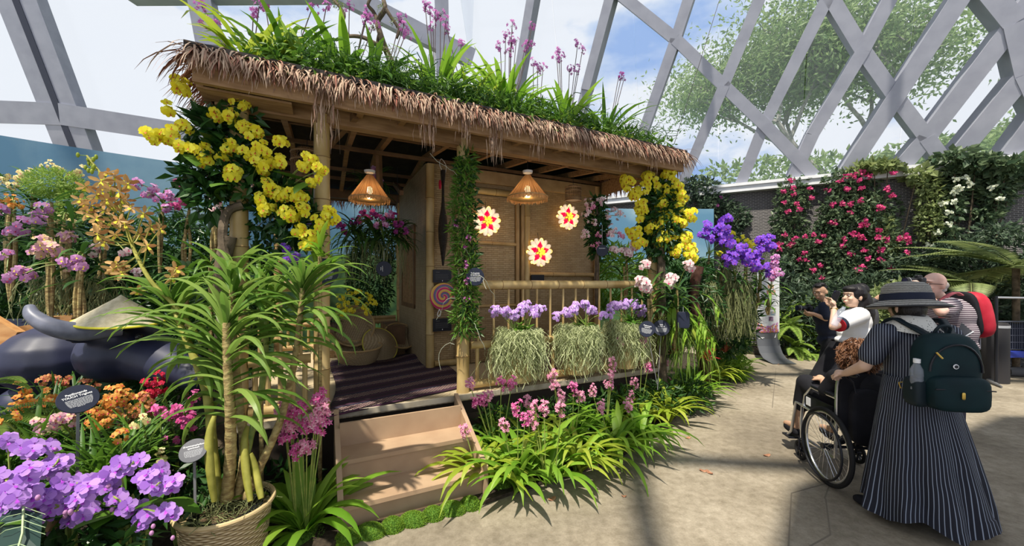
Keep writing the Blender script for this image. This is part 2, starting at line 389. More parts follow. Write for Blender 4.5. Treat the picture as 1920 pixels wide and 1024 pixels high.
def f_wick(t, b, N, ln):
    tc = N('ShaderNodeTexCoord'); sp = N('ShaderNodeSeparateXYZ', {0: tc.outputs['Object']})
    a = MN(N, 'ARCTAN2', sp.outputs[1], sp.outputs[0]); ph = MN(N, 'MULTIPLY', a, 22.0); row = MN(N, 'FLOOR', MN(N, 'MULTIPLY', sp.outputs[2], 75.0)); ph2 = MN(N, 'ADD', ph, MN(N, 'MULTIPLY', row, PI))
    s1 = MN(N, 'SINE', ph2); s2 = MN(N, 'SINE', MN(N, 'MULTIPLY', sp.outputs[2], 75.0 * 2 * PI)); h = MN(N, 'ADD', MN(N, 'MULTIPLY', s1, .5), MN(N, 'MULTIPLY', s2, .35))
    c = ramp(N, MN(N, 'ADD', MN(N, 'MULTIPLY', h, .5), .5), [(.12, (.20, .13, .05)), (.5, (.55, .42, .22)), (.9, (.74, .61, .38))]); ln(c, b.inputs['Base Color']); b.inputs['Roughness'].default_value = .5
    bn = N('ShaderNodeBump', {'Height': h, 'Strength': 1.0, 'Distance': .008}); ln(bn.outputs[0], b.inputs['Normal'])
wicker = nodes_mat('wicker', f_wick)
def f_rug(t, b, N, ln):
    tc = N('ShaderNodeTexCoord'); sp = N('ShaderNodeSeparateXYZ', {0: tc.outputs['Object']}); x, y = sp.outputs[0], sp.outputs[1]
    w = MN(N, 'FRACT', MN(N, 'SUBTRACT', MN(N, 'MULTIPLY', y, 3.0), MN(N, 'MULTIPLY', x, .9))); z = N('ShaderNodeTexBrick', {'Vector': tc.outputs['Object'], 'Scale': 1.0, 'Mortar Size': .006, 'Brick Width': .03, 'Row Height': .022, 'Color1': (.36, .30, .20, 1), 'Color2': (.28, .20, .16, 1), 'Mortar': (.05, .01, .03, 1)}, offset=.5)
    base = ramp(N, w, [(0, (.02, .005, .014)), (.28, (.06, .008, .036)), (.34, (.012, .006, .012)), (.42, (.5, .5, .5)), (.78, (.015, .012, .03)), (.9, (.045, .008, .028))], 'CONSTANT')
    isb = MN(N, 'MULTIPLY', MN(N, 'GREATER_THAN', w, .42), MN(N, 'LESS_THAN', w, .78))
    mx = N('ShaderNodeMix', {0: isb, 6: base, 7: z.outputs['Color']}, data_type='RGBA'); ln(mx.outputs[2], b.inputs['Base Color']); b.inputs['Roughness'].default_value = .9
rug_m = nodes_mat('handwoven_cloth', f_rug)
def f_dress(t, b, N, ln):
    tc = N('ShaderNodeTexCoord'); sp = N('ShaderNodeSeparateXYZ', {0: tc.outputs['Object']}); x, y, z = sp.outputs
    a = MN(N, 'ARCTAN2', y, x); nz = N('ShaderNodeTexNoise', {'Vector': tc.outputs['Object'], 'Scale': 2.5})
    s = MN(N, 'SINE', MN(N, 'ADD', MN(N, 'MULTIPLY', a, 86.0), MN(N, 'MULTIPLY', nz.outputs[0], 10.0)))
    c = ramp(N, s, [(.78, (.004, .005, .014)), (.92, (.26, .30, .38))]); ln(c, b.inputs['Base Color']); b.inputs['Roughness'].default_value = .8
dress_m = nodes_mat('pinstripe_cloth', f_dress)
def f_bodice(t, b, N, ln):
    tc = N('ShaderNodeTexCoord'); nz = N('ShaderNodeTexNoise', {'Vector': tc.outputs['Object'], 'Scale': 2.5}); sp = N('ShaderNodeSeparateXYZ', {0: tc.outputs['Object']}); x, y, z = sp.outputs
    s = MN(N, 'SINE', MN(N, 'ADD', MN(N, 'SUBTRACT', MN(N, 'MULTIPLY', x, 330.0), MN(N, 'MULTIPLY', y, 330.0)), MN(N, 'MULTIPLY', nz.outputs[0], 8.0)))
    c = ramp(N, s, [(.72, (.006, .008, .022)), (.86, (.34, .38, .46))]); ln(c, b.inputs['Base Color']); b.inputs['Roughness'].default_value = .8
bodice_m = nodes_mat('pinstripe_bodice', f_bodice)
def f_tee(t, b, N, ln):
    tc = N('ShaderNodeTexCoord'); sp = N('ShaderNodeSeparateXYZ', {0: tc.outputs['Object']})
    s = MN(N, 'SINE', MN(N, 'MULTIPLY', sp.outputs[2], 330.0)); c = ramp(N, s, [(.35, (.085, .055, .075)), (.7, (.55, .50, .52))]); ln(c, b.inputs['Base Color']); b.inputs['Roughness'].default_value = .85
tee_m = nodes_mat('striped_tee', f_tee)
def f_straw(t, b, N, ln):
    tc = N('ShaderNodeTexCoord'); w = N('ShaderNodeTexWave', {'Vector': tc.outputs['Object'], 'Scale': 26.0, 'Distortion': 2.0, 'Detail': 3.0, 'Detail Scale': 4.0}, bands_direction='Z')
    c = ramp(N, w.outputs['Fac'], [(.2, (.13, .125, .11)), (.8, (.32, .31, .28))]); ln(c, b.inputs['Base Color']); b.inputs['Roughness'].default_value = .8
    bn = N('ShaderNodeBump', {'Height': w.outputs['Fac'], 'Strength': .6, 'Distance': .004}); ln(bn.outputs[0], b.inputs['Normal'])
straw_m = nodes_mat('woven_straw', f_straw)
def f_spiral(t, b, N, ln):
    tc = N('ShaderNodeTexCoord'); sp = N('ShaderNodeSeparateXYZ', {0: tc.outputs['Object']}); x, z = sp.outputs[0], sp.outputs[2]
    r = MN(N, 'SQRT', MN(N, 'ADD', MN(N, 'MULTIPLY', x, x), MN(N, 'MULTIPLY', z, z))); a = MN(N, 'DIVIDE', MN(N, 'ARCTAN2', z, x), 2 * PI)
    f = MN(N, 'FRACT', MN(N, 'ADD', MN(N, 'MULTIPLY', r, 11.0), a))
    c = ramp(N, f, [(0, (.72, .48, .12)), (.2, (.55, .02, .14)), (.42, (.70, .18, .25)), (.55, (.12, .22, .24)), (.72, (.20, .06, .30)), (.86, (.72, .36, .06))], 'CONSTANT'); ln(c, b.inputs['Base Color']); b.inputs['Roughness'].default_value = .7
spiral_m = nodes_mat('spiral_weave', f_spiral)
def f_ground(t, b, N, ln):
    tc = N('ShaderNodeTexCoord'); v = tc.outputs['Object']
    n1 = N('ShaderNodeTexNoise', {'Vector': v, 'Scale': .9, 'Detail': 8.0, 'Roughness': .6}); n2 = N('ShaderNodeTexNoise', {'Vector': v, 'Scale': 14.0, 'Detail': 8.0, 'Roughness': .7}); n3 = N('ShaderNodeTexNoise', {'Vector': v, 'Scale': 90.0, 'Detail': 3.0})
    c1 = ramp(N, n1.outputs[0], [(.35, (.22, .185, .135)), (.5, (.31, .265, .195)), (.66, (.42, .365, .28))])
    c2 = ramp(N, n2.outputs[0], [(.32, (.62, .60, .56)), (.62, (1, 1, 1))]); c3 = ramp(N, n3.outputs[0], [(.3, (.82, .82, .82)), (.6, (1, 1, 1))])
    m1 = N('ShaderNodeMix', {0: 1.0, 6: c1, 7: c2}, data_type='RGBA', blend_type='MULTIPLY'); m2 = N('ShaderNodeMix', {0: .8, 6: m1.outputs[2], 7: c3}, data_type='RGBA', blend_type='MULTIPLY')
    ln(m2.outputs[2], b.inputs['Base Color']); b.inputs['Roughness'].default_value = .8
    bn = N('ShaderNodeBump', {'Height': n2.outputs[0], 'Strength': .35, 'Distance': .02}); ln(bn.outputs[0], b.inputs['Normal'])
ground_m = nodes_mat('stamped_concrete', f_ground)

# ================================================================ the setting
g = MB(); g.add([(-16, -3, 0), (16, -3, 0), (16, 16, 0), (-16, 16, 0), (-16, -3, -.3), (16, -3, -.3), (16, 16, -.3), (-16, 16, -.3)], [(0, 1, 2, 3), (7, 6, 5, 4), (0, 4, 5, 1), (1, 5, 6, 2), (2, 6, 7, 3), (3, 7, 4, 0)])
struct(g, 'floor', ground_m)
lawn = MB(); lawn.add([(-90, 16, -.1), (90, 16, -.1), (90, 120, -.1), (-90, 120, -.1), (-90, -3, -.12), (-16, -3, -.12), (-16, 16, -.12), (-90, 16, -.12), (16, -3, -.12), (90, -3, -.12), (90, 16, -.12), (16, 16, -.12)], [(0, 1, 2, 3), (4, 5, 6, 7), (8, 9, 10, 11)])
lw = struct(lawn, 'lawn', mat('lawn_grass', (.05, .12, .02), .9, (.10, .20, .04), scale=6))
# planting bed outline (ground)
edge = [gr(640, 1015), gr(905, 948), gr(1000, 915), gr(1150, 868), gr(1250, 800), gr(1300, 745), gr(1360, 705), gr(1400, 685)]
bed = MB(); poly = [Vector((p.x, p.y, .03)) for p in edge]; far = [Vector((2.2, 12, .03)), Vector((-9, 12, .03)), Vector((-9, .6, .03)), Vector((-1.15, .6, .03)), Vector((-1.2, 2.0, .03))]
ring = poly + far; n_ = len(ring); bed.add(ring + [Vector((p.x, p.y, -.02)) for p in ring], [tuple(range(n_))] + [(i, (i + 1) % n_, n_ + (i + 1) % n_, n_ + i) for i in range(n_)])
struct(bed, 'planting_bed', soil)
bed2 = MB(); pts2 = [gr(1462, 672), gr(1540, 668), gr(1700, 662), gr(1850, 668), gr(1990, 690)]
ring = [Vector((p.x, p.y, .04)) for p in pts2] + [Vector((13, 9, .04)), Vector((13, 12, .04)), Vector((2, 15, .04)), Vector((3.5, 11, .04))]; n_ = len(ring)
bed2.add(ring + [Vector((p.x, p.y, -.02)) for p in ring], [tuple(range(n_))] + [(i, (i + 1) % n_, n_ + (i + 1) % n_, n_ + i) for i in range(n_)]); struct(bed2, 'planting_bed', soil)
# joints scored into the concrete
for k, (a, b) in enumerate([((1520, 730), (1536, 790)), ((1455, 690), (1448, 765)), ((1484, 925), (1556, 905)), ((1548, 935), (1557, 1003)), ((1557, 1003), (1500, 1035)), ((1557, 905), (1546, 935)), ((1484, 925), (1478, 1035))]):
    A = gr(*a, .0); B = gr(*b, .0); j = MB(); j.beam(A + V(0, 0, .0), B + V(0, 0, .0), .009, .004); struct(j, 'trim_%d' % (k + 1), joint_m)
# back wall of expanded metal with the pale sill and steel lattice above
WD = Vector((.883, -.469, 0)).normalized(); WN = Vector((-.469, -.883, 0)).normalized(); W0 = Vector((5.83, 10.0, 0))
wr = math.atan2(WD.y, WD.x); WT = 4.05
wb = MB(); wb.box((-9, 0, 0), (9, .18, WT)); wo_ = struct(wb, 'wall_back', meshwall); wo_.location = W0; wo_.rotation_euler = (0, 0, wr)
sl = MB(); sl.box((-9.2, -.28, WT), (9.2, .6, WT + .07)); sl.box((-9.2, -.24, WT - .14), (9.2, .0, WT)); so = struct(sl, 'trim_20', white_st); so.location = W0; so.rotation_euler = (0, 0, wr)
TA = math.radians(17); PU = (WN * math.sin(TA) + Vector((0, 0, math.cos(TA)))).normalized(); PN = WD.cross(PU).normalized(); PO = W0 + Vector((0, 0, WT + .05)) - WN * .1
def onplane(px, py, O=PO, n=PN):
    d = Vector(((px - CX) / F, 1, -(py - HY) / F)); c = Vector((0, 0, CH)); return c + d * ((O - c).dot(n) / d.dot(n))
tn = [30]
def steelbeam(a, b, w=.26, h=.42, n=PN, m=None):
    h += (tn[0] % 7) * .012
    mb = MB(); mb.beam(a, b, w, h, 0, up=n if abs((b - a).normalized().dot(n)) < .9 else Vector((0, 0, 1)))
    # narrow flange on the room side
    d = (b - a).normalized(); side = d.cross(n).normalized(); nn = side.cross(d) 
    if nn.dot(Vector((0, -1, 0))) < 0: nn = -nn
    mb.beam(a + nn * (h / 2), b + nn * (h / 2), w * 1.25, .04, 0, up=n)
    o = struct(mb, 'trim_%d' % tn[0], m or steel); tn[0] += 1; return o
chains = [
 [(1296, -10), (1268, 77), (1205, 256), (1180, 330)], [(1428, -10), (1357, 163), (1270, 368)], [(1552, -8), (1431, 234), (1385, 352)],
 [(1668, -8), (1612, 99), (1520, 325 - 72), (1484, 332)], [(1796, -8), (1672, 184), (1583, 322)], [(1935, -14), (1888, 50), (1729, 259), (1683, 312)],
 [(1990, 40), (1909, 142), (1775, 303)], [(1985, 150), (1881, 290)], [(1150, -10), (1102, 170), (1055, 350)], [(1003, -10), (972, 170), (950, 330)],
 [(1165, -6), (1268, 77), (1357, 163), (1431, 234), (1522, 328)], [(1545, -12), (1612, 99), (1672, 184), (1729, 259), (1765, 308)], [(1838, -12), (1888, 50), (1909, 142), (1960, 250)]]
for ch in chains:
    P = [onplane(*p) for p in ch]; P[0] = P[0] + (P[0] - P[1]).normalized() * 3.5
    for a, b in zip(P[:-1], P[1:]): steelbeam(a, b, .20 if ch[0][0] < 1700 else .25)
# left wing of the lattice
LD = Vector((.96, .278, 0)).normalized(); LN = Vector((.278, -.96, 0)).normalized(); LP = Vector((-13.3, 10, 0)); LU = (LN * math.sin(.25) + Vector((0, 0, math.cos(.25)))).normalized(); LPN = LD.cross(LU).normalized(); LO = LP + Vector((0, 0, 4.2))
for ch, w in [([(42, -10), (128, 215), (155, 285), (190, 400)], .62), ([(-20, 212), (128, 217), (330, 248), (640, 300)], .42), ([(380, -10), (398, 90), (420, 200)], .42), ([(640, -10), (792, 68), (885, 112)], .4), ([(826, -10), (828, 90), (832, 260)], .32), ([(560, -10), (640, -10)], .3)]:
    P = [onplane(*p, LO, LPN) for p in ch]; P[0] = P[0] + (P[0] - P[1]).normalized() * 4
    for a, b in zip(P[:-1], P[1:]): steelbeam(a, b, w, .5, LPN)
# dark inner channel of the big left rib
dk = mat('steel_slot', (.05, .055, .08), .5)
P = [onplane(*p, LO, LPN) for p in [(42, -10), (128, 215), (155, 285)]]
for a, b in zip(P[:-1], P[1:]):
    mb = MB(); nn = LPN if LPN.y < 0 else -LPN; mb.beam(a + nn * .275, b + nn * .275, .13, .03, up=LPN); struct(mb, 'trim_%d' % tn[0], dk); tn[0] += 1
# panes
def pane(n, O, D, Up, N_, x0, x1, h):
    q = MB(); a = O + D * x0 - N_ * .25; b = O + D * x1 - N_ * .25; t = N_ * .02
    vs = [a, b, b + Up * h, a + Up * h]; q.add(vs + [x - t for x in vs], [(0, 1, 2, 3), (7, 6, 5, 4), (0, 4, 5, 1), (1, 5, 6, 2), (2, 6, 7, 3), (3, 7, 4, 0)]); struct(q, 'window_%d' % n, glass_m)
pn = PN if PN.y < 0 else -PN; lp = LPN if LPN.y < 0 else -LPN
xs = [-7.6, -4.6, -2.4, -.4, 1.4, 3.2, 5.4, 9]
for i in range(len(xs) - 1): pane(i + 1, PO, WD, PU, pn, xs[i] + .01, xs[i + 1] - .01, 11)
pane(9, LO, LD, LU, lp, -4, 5.0, 16); pane(10, LO, LD, LU, lp, 5.02, 12.2, 16)
lowb = MB(); lowb.beam(LP + LD * -4, LP + LD * 13, .3, 8.4, up=Vector((0, 0, 1))); struct(lowb, 'wall_left', white_st)
# ribs of the dome passing overhead
for i in range(6):
    a = Vector((-9 + i * 3.4, -6, 8.5)); b = Vector((-6.0 + i * 3.4, 9, 10.2)); steelbeam(a, b, .15, .2, Vector((0, 0, 1)))
for i in range(3):
    a = Vector((-10, -3 + i * 3.6, 9.2)); b = Vector((10, -5.5 + i * 3.6, 9.2)); steelbeam(a, b, .13, .2, Vector((0, 0, 1)))
# unseen cloth sheet added overhead to shade the lower right of the path
sb = MB(); c_ = [Vector((x, y, 7)) for x, y in ((-.08, -.72), (.55, -.02), (3.0, 1.0), (4.2, 1.55), (8, 1.4), (8, -5), (-.08, -5))]
n_ = len(c_); sb.add(c_ + [p + Vector((0, 0, .02)) for p in c_], [tuple(range(n_)), tuple(range(2 * n_ - 1, n_ - 1, -1))] + [(i, (i + 1) % n_, n_ + (i + 1) % n_, n_ + i) for i in range(n_)])
sbo = struct(sb, 'trim_90', mat('shade_caster_cloth', (.55, .55, .56), .9, trans=.12))
# painted sky backdrop, a curved screen
path = [(-8.2, 2.6), (-6.33, 4.75), (-4.76, 6.1), (-3.1, 7.4), (0, 9.0), (3, 9.55), (5.0, 9.55)]
cp = curve_pts([V(x, y, 0) for x, y in path], 8); mb = MB(); vs = []; fs = []; k = len(cp)
for i, p in enumerate(cp):
    d = (cp[min(i + 1, k - 1)] - cp[max(i - 1, 0)]).normalized(); nn = Vector((d.y, -d.x, 0)) * .04
    zt = 3.42
    vs += [p + nn, p + nn + V(0, 0, zt), p - nn + V(0, 0, zt), p - nn]
for i in range(k - 1):
    for j in range(4): q = (j + 1) % 4; fs.append((i*4+j, i*4+q, (i+1)*4+q, (i+1)*4+j))
fs += [(0, 1, 2, 3), ((k-1)*4, (k-1)*4+3, (k-1)*4+2, (k-1)*4+1)]
mb.add(vs, fs); sky = solo(mb, 'sky_backdrop', mural_m, 'curved painted backdrop of blue sky and green hills standing behind the hut', 'backdrop', (0, 0, 0), smooth=False)

# ================================================================ the bamboo hut
DZ = .56
hut = thing('bamboo_hut', 'open bamboo hut with woven walls and a shaggy thatched roof at the centre', 'hut', P1, HA)
def bam(mb, a, b, r, sp=.3, m=0, md=1, n=12):
    a = Vector(a); b = Vector(b); L = (b - a).length; k = max(1, round(L / sp)); off = 0
    for i in range(k):
        p = a.lerp(b, i / k); q = a.lerp(b, (i + 1) / k); d = (q - p).normalized()
        mb.tube([p, p + d * .012, p.lerp(q, .5), q - d * .012, q], [r * 1.07, r * .99, r * .96, r * .99, r * 1.07], n, m)
        if i: mb.tube([p - d * .003, p + d * .003], r * 1.085, n, md)
def hp(name, mb, mats, label=None, parent=None, smooth=True):
    o = mb.build(name, mats, parent or hut, smooth); 
    if label: o['label'] = label
    return o
BB = [bamboo, bamboo_d]; BI = [bamboo_i, bamboo_d]
mb = MB(); mb.box((-.62, -.12, DZ - .05), (3.85, 3.15, DZ)); hp('deck_floor', mb, mat('floor_mat', (.42, .33, .20), .8, (.52, .43, .28), scale=40, kind='checker'), smooth=False)
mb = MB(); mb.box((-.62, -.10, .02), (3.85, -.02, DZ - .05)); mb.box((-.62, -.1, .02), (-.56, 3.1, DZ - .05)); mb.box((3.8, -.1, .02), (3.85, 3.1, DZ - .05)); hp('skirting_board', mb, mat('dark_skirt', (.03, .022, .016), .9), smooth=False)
mb = MB(); mb.box((-.62, -.14, DZ - .035), (3.87, -.121, DZ + .012)); hp('deck_edge', mb, mat('weathered_plank', (.34, .29, .21), .8, (.48, .42, .32), scale=9), smooth=False)
for x in (-.56, 0, 1.217, 3.72):
    mb = MB(); bam(mb, (x, 0, DZ if x in (0, 1.217) else .05), (x, 0, 2.98), .062, .36); hp('post', mb, BB)
for x, y in ((-.56, 3.0), (1.17, 3.0), (3.72, 3.0)):
    mb = MB(); bam(mb, (x, y, .05), (x, y, 2.98), .055, .36); hp('post', mb, BI)
def rail(x0, x1, y=0.0, z0=.62, z1=1.0, z2=1.585, n1=12, n2=13, r=.047, nm='railing', mats=BB, low=True):
    mb = MB(); bam(mb, (x0, y, z2), (x1, y, z2), r, .33); o = hp(nm, mb, mats)
    for z, rr in ((z1, .038), (z0, .042)):
        mb = MB(); bam(mb, (x0, y, z), (x1, y, z), rr, .36); hp('rail', mb, mats, parent=o)
    for i in range(n2):
        x = x0 + (i + .5) * (x1 - x0) / n2; mb = MB(); mb.tube([(x, y, z1), (x, y, z2)], .012, 8); hp('baluster', mb, bamboo, parent=o)
    for i in range(n1):
        x = x0 + (i + .5) * (x1 - x0) / n1; mb = MB(); mb.tube([(x, y, z0), (x, y, z1)], .019, 8); hp('baluster', mb, bamboo, parent=o)
    return o
rail(1.29, 3.62, n1=16, n2=14)
rail(-.50, -.08, n1=5, n2=3)
rail(-.5, 1.1, y=3.0, z0=.64, z1=.98, z2=1.04, n1=12, n2=1, mats=BI, r=.03)
# roof timbers
FS = -.30; ZF = 2.93
mb = MB(); mb.box((-.76, FS - .04, ZF), (3.86, FS, ZF + .19)); hp('fascia_board', mb, wood, smooth=False)
mb = MB(); mb.box((-.76, -.26, ZF), (-.72, 3.3, ZF + .19)); hp('fascia_board', mb, wood, smooth=False)
mb = MB(); mb.box((3.82, -.26, ZF), (3.86, 3.3, ZF + .19)); hp('fascia_board', mb, wood, smooth=False)
mb = MB(); mb.box((-.72, 3.3, ZF), (3.82, 3.34, ZF + .19)); hp('fascia_board', mb, wood_d, smooth=False)
mb = MB(); mb.box((-.70, -.05, ZF - .02), (3.8, .05, ZF + .10)); hp('beam', mb, wood, smooth=False)
mb = MB(); mb.box((-.72, 2.95, ZF - .02), (3.8, 3.05, ZF + .10)); hp('beam', mb, wood_d, smooth=False)
mb = MB(); mb.box((-.72, -.26, ZF - .005), (-.2, -.06, ZF + .01)); hp('soffit_board', mb, wood, smooth=False)
for x in [-.3, .28, .62, 1.2, 1.74, 2.22, 2.75, 3.25, 3.7]:
    mb = MB(); mb.beam((x, -.26, ZF + .07), (x, 1.55, ZF + .30), .05, .07); mb.beam((x, 3.28, ZF + .07), (x, 1.55, ZF + .30), .05, .07); hp('rafter', mb, wood, smooth=False)
for y in (.55, 1.1, 2.0, 2.5):
    mb = MB(); z = ZF + .17; mb.box((-.7, y, z - .02), (3.8, y + .035, z + .02)); hp('batten', mb, wood_d, smooth=False)
for a, b in (((.25, -.1, ZF + .06), (-.45, 1.9, ZF - .3)), ((.6, 1.2, ZF + .2), (.62, 1.22, ZF - .35)), ((.95, 2.2, ZF + .1), (.9, 1.4, ZF - .2)), ((1.8, 1.1, ZF + .1), (3.4, 2.4, ZF + .3))):
    mb = MB(); mb.beam(a, b, .045, .06); hp('brace', mb, wood_d, smooth=False)
# roof skin (front and back slope, gable closed)
mb = MB(); x0, x1 = -.8, 3.9; A = [(x0, -.36, ZF + .20), (x1, -.36, ZF + .20), (x1 - .25, 1.5, ZF + .62), (x0 + .25, 1.5, ZF + .62), (x1, 3.4, ZF + .20), (x0, 3.4, ZF + .20)]
mb.add(A + [(x, y, z + .05) for x, y, z in A], [(0, 3, 2, 1), (3, 5, 4, 2), (6, 7, 8, 9), (9, 8, 10, 11), (0, 1, 7, 6), (1, 2, 8, 7), (2, 4, 10, 8), (4, 5, 11, 10), (5, 3, 9, 11), (3, 0, 6, 9), (0, 3, 5), (1, 2, 4)]); hp('roof_board', mb, roofboard, smooth=False)
# thatch fringes: one part per roof edge
def fringe(a, b, n, L0, L1, out, name='thatch_fringe', m=None, long_at=(), red=0.0):
    mb = MB(); a = Vector(a); b = Vector(b); d = (b - a).normalized(); out = Vector(out)
    for i in range(n):
        q = R.random(); p = a.lerp(b, q) + out * u(-.12, .02) + V(0, 0, u(-.01, .05)); L = u(L0, L1); w = u(.007, .016)
        h = (out * u(.35, 1.1) + d * u(-.55, .55) + V(0, 0, u(-.2, .3))).normalized(); pts = [p]
        for j in range(4):
            h = (h + V(0, 0, -u(.25, .6))).normalized(); pts.append(pts[-1] + h * L / 4)
        mb.ribbon(pts, [w, w * 1.1, w, w * .7, .001], 1 if R.random() < red else 0)
    for q, cnt, L in long_at:
        for i in range(cnt):
            p = a.lerp(b, q) + d * u(-.07, .07) + out * u(-.03, .05) + V(0, 0, u(-.03, .02)); pts = [p]; h = V(0, 0, -1) + out * .25 + d * u(-.25, .25)
            LL = L * u(.5, 1)
            for j in range(6): pts.append(pts[-1] + (h + V(u(-.15, .15), u(-.15, .15), 0)).normalized() * LL / 6); h = V(0, 0, -1) + d * u(-.15, .15)
            mb.ribbon(pts, [.010, .011, .010, .009, .007, .005, .001], 0)
    # backing roll the strands are tied to
    return hp(name, mb, [m or thatch, thatch_r])
fringe((-.78, FS - .02, ZF + .20), (3.92, FS - .02, ZF + .20), 5200, .10, .28, (0, -1, 0), long_at=[(.17, 34, .55), (.335, 34, .45), (.40, 26, .36), (.465, 34, .50), (.56, 24, .38), (.68, 20, .34), (.78, 18, .32), (.88, 14, .32)], red=.12)
fringe((-.80, -.35, ZF + .2), (-.80, 3.3, ZF + .2), 700, .16, .36, (-1, 0, 0), red=.7)
fringe((3.9, -.35, ZF + .2), (3.9, 3.3, ZF + .2), 900, .14, .30, (1, 0, 0), red=.5)
fringe((3.86, -.3, ZF + .02), (3.86, 3.3, ZF + .02), 500, .08, .18, (.3, 0, -.6), red=.5)
fringe((-.7, 3.36, ZF + .06), (3.8, 3.36, ZF + .06), 800, .12, .3, (0, .5, 0), m=thatch_r, red=.6)
# woven walls: front wall at s=1.16, side wall at t=1.17
mb = MB(); mb.box((1.17, 1.16, DZ), (3.78, 1.20, ZF + .15)); hp('wall_panel', mb, weave, smooth=False)
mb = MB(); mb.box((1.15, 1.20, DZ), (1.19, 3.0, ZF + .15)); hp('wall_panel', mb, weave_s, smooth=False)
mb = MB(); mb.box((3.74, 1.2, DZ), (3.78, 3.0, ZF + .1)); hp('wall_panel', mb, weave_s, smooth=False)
def fpost(x, y, z0, z1, r=.05, m=BB): mb = MB(); bam(mb, (x, y, z0), (x, y, z1), r, .42); hp('wall_stud', mb, m)
fpost(1.19, 1.13, DZ, ZF + .12, .052); fpost(1.56, 1.13, DZ, ZF + .12, .05, BI); fpost(3.74, 1.12, DZ, ZF + .12, .045, BI)
# bits of wall framing
def strip(x0, x1, z, r=.035, y=1.13, m=BB): mb = MB(); bam(mb, (x0, y, z), (x1, y, z), r, .4); hp('wall_rail', mb, m)
mb = MB(); mb.box((1.6, 1.10, 2.90), (3.74, 1.15, 3.06)); hp('lintel', mb, mat('tan_timber', (.34, .22, .10), .6, (.44, .30, .15), scale=7), smooth=False)
strip(1.6, 2.52, 2.80, .045); strip(1.24, 1.52, DZ + .05, .04); 
mb = MB(); 
for x in (2.36, 2.44): mb.box((x, 1.10, DZ), (x + .045, 1.16, 2.78))
hp('door_frame', mb, mat('tan_timber2', (.30, .19, .08), .55, (.42, .28, .13), scale=7, stretch=(6, 6, 1)), smooth=False)
mb = MB(); bam(mb, (2.53, 1.11, DZ), (2.53, 1.11, 3.0), .04, .45); hp('wall_stud', mb, BB)
mb = MB(); mb.box((1.72, 1.13, DZ + .02), (2.35, 1.158, 2.74)); dr = hp('door_panel', mb, weave, smooth=False)
strip(1.66, 2.36, 2.12, .024, 1.125, BI); strip(2.57, 3.70, 1.72, .03, 1.12, BI); strip(1.66, 2.36, 1.30, .02, 1.125, BI)
# shuttered window on the side wall
wf = MB(); 
for lo, hi in (((1.13, 1.75, 1.25), (1.148, 2.65, 1.31)), ((1.13, 1.75, 2.35), (1.148, 2.65, 2.41)), ((1.13, 1.75, 1.25), (1.148, 1.81, 2.41)), ((1.13, 2.59, 1.25), (1.148, 2.65, 2.41))): wf.box(lo, hi)
wfo = hp('window_frame', wf, wood_d, smooth=False); mb = MB()
for i in range(9): mb.box((1.135, 1.83 + i * .085, 1.31), (1.147, 1.89 + i * .085, 2.35))
hp('shutter', mb, wood, parent=wfo, smooth=False)
mb = MB(); mb.box((.85, 2.2, DZ), (1.1, 2.9, .98)); hp('bench', mb, wood_d, smooth=False)
mb = MB(); mb.box((-.1, 2.35, DZ), (1.05, 2.9, DZ + .1)); hp('platform', mb, weave, smooth=False)
# steps
st = thing('wooden_steps', 'brown painted wooden steps of two treads leading up to the hut deck', 'steps', P1, HA)
for sx in (.085, 1.08):
    mb = MB(); pr = [(-.86, 0), (-.86, .24), (-.15, .60), (-.15, 0)]
    vs = [(sx, y, z) for y, z in pr] + [(sx + .035, y, z) for y, z in pr]; mb.add(vs, [(0, 1, 2, 3), (7, 6, 5, 4), (0, 4, 5, 1), (1, 5, 6, 2), (2, 6, 7, 3), (3, 7, 4, 0)]); mb.build('stringer', step_m, st, False)
for y0, y1, z in ((-.865, -.58, .19), (-.60, -.34, .37)):
    mb = MB(); mb.box((.12, y0, z - .03), (1.08, y1, z)); mb.build('tread', step_m, st, False)
for y, z0, z1 in ((-.83, .0, .16), (-.58, .19, .34), (-.34, .37, .545)):
    mb = MB(); mb.box((.12, y, z0), (1.08, y + .02, z1)); mb.build('riser', step_m, st, False)
# striped cloth on the deck
mb = MB(); N1, N2 = 22, 26; vs = []; fs = []
for i in range(N1 + 1):
    for j in range(N2 + 1):
        a = i / N1; b = j / N2; x = .02 + a * 1.28 + .06 * math.sin(b * 5); y = -.06 + b * 2.15 + .35 * (a - .5) * (1 - b)
        x = x + .18 * b - .22 * (1 - b) * a * 0; z = DZ + .008 + .006 * noise.noise(V(x * 4, y * 4, 0)) + (.05 * math.exp(-((b - .85) * 9) ** 2) * (.5 + .5 * math.sin(a * 9)))
        vs.append((x - .02, y, z))
for i in range(N1):
    for j in range(N2): q = i * (N2 + 1) + j; fs.append((q, q + N2 + 1, q + N2 + 2, q + 1))
mb.add(vs, fs); L0 = HT(0, 0, 0)
rg = mb.build('woven_rug', rug_m, None); rg.location = L0; rg.rotation_euler = (0, 0, HA); tag(rg, 'dark purple striped handwoven cloth spread over the hut deck behind the steps', 'rug')
md = rg.modifiers.new('t', 'SOLIDIFY'); md.thickness = .006; md.offset = 1
mb = MB(); mb.box((2.05, .15, DZ + .005), (3.3, .95, DZ + .02)); r2 = mb.build('woven_rug', mat('rug_plum', (.10, .012, .05), .9, (.22, .12, .10), kind='wavex', scale=4, bump=.1), None, False); r2.location = L0; r2.rotation_euler = (0, 0, HA); tag(r2, 'plum striped cloth lying on the deck behind the front railing', 'rug')

# ---------------------------------------------------------------- hut things in hut coordinates
def hth(name, label, cat, t, s, z, group=None, rz=0): return thing(name, label, cat, HT(t, s, z), HA + rz, group)
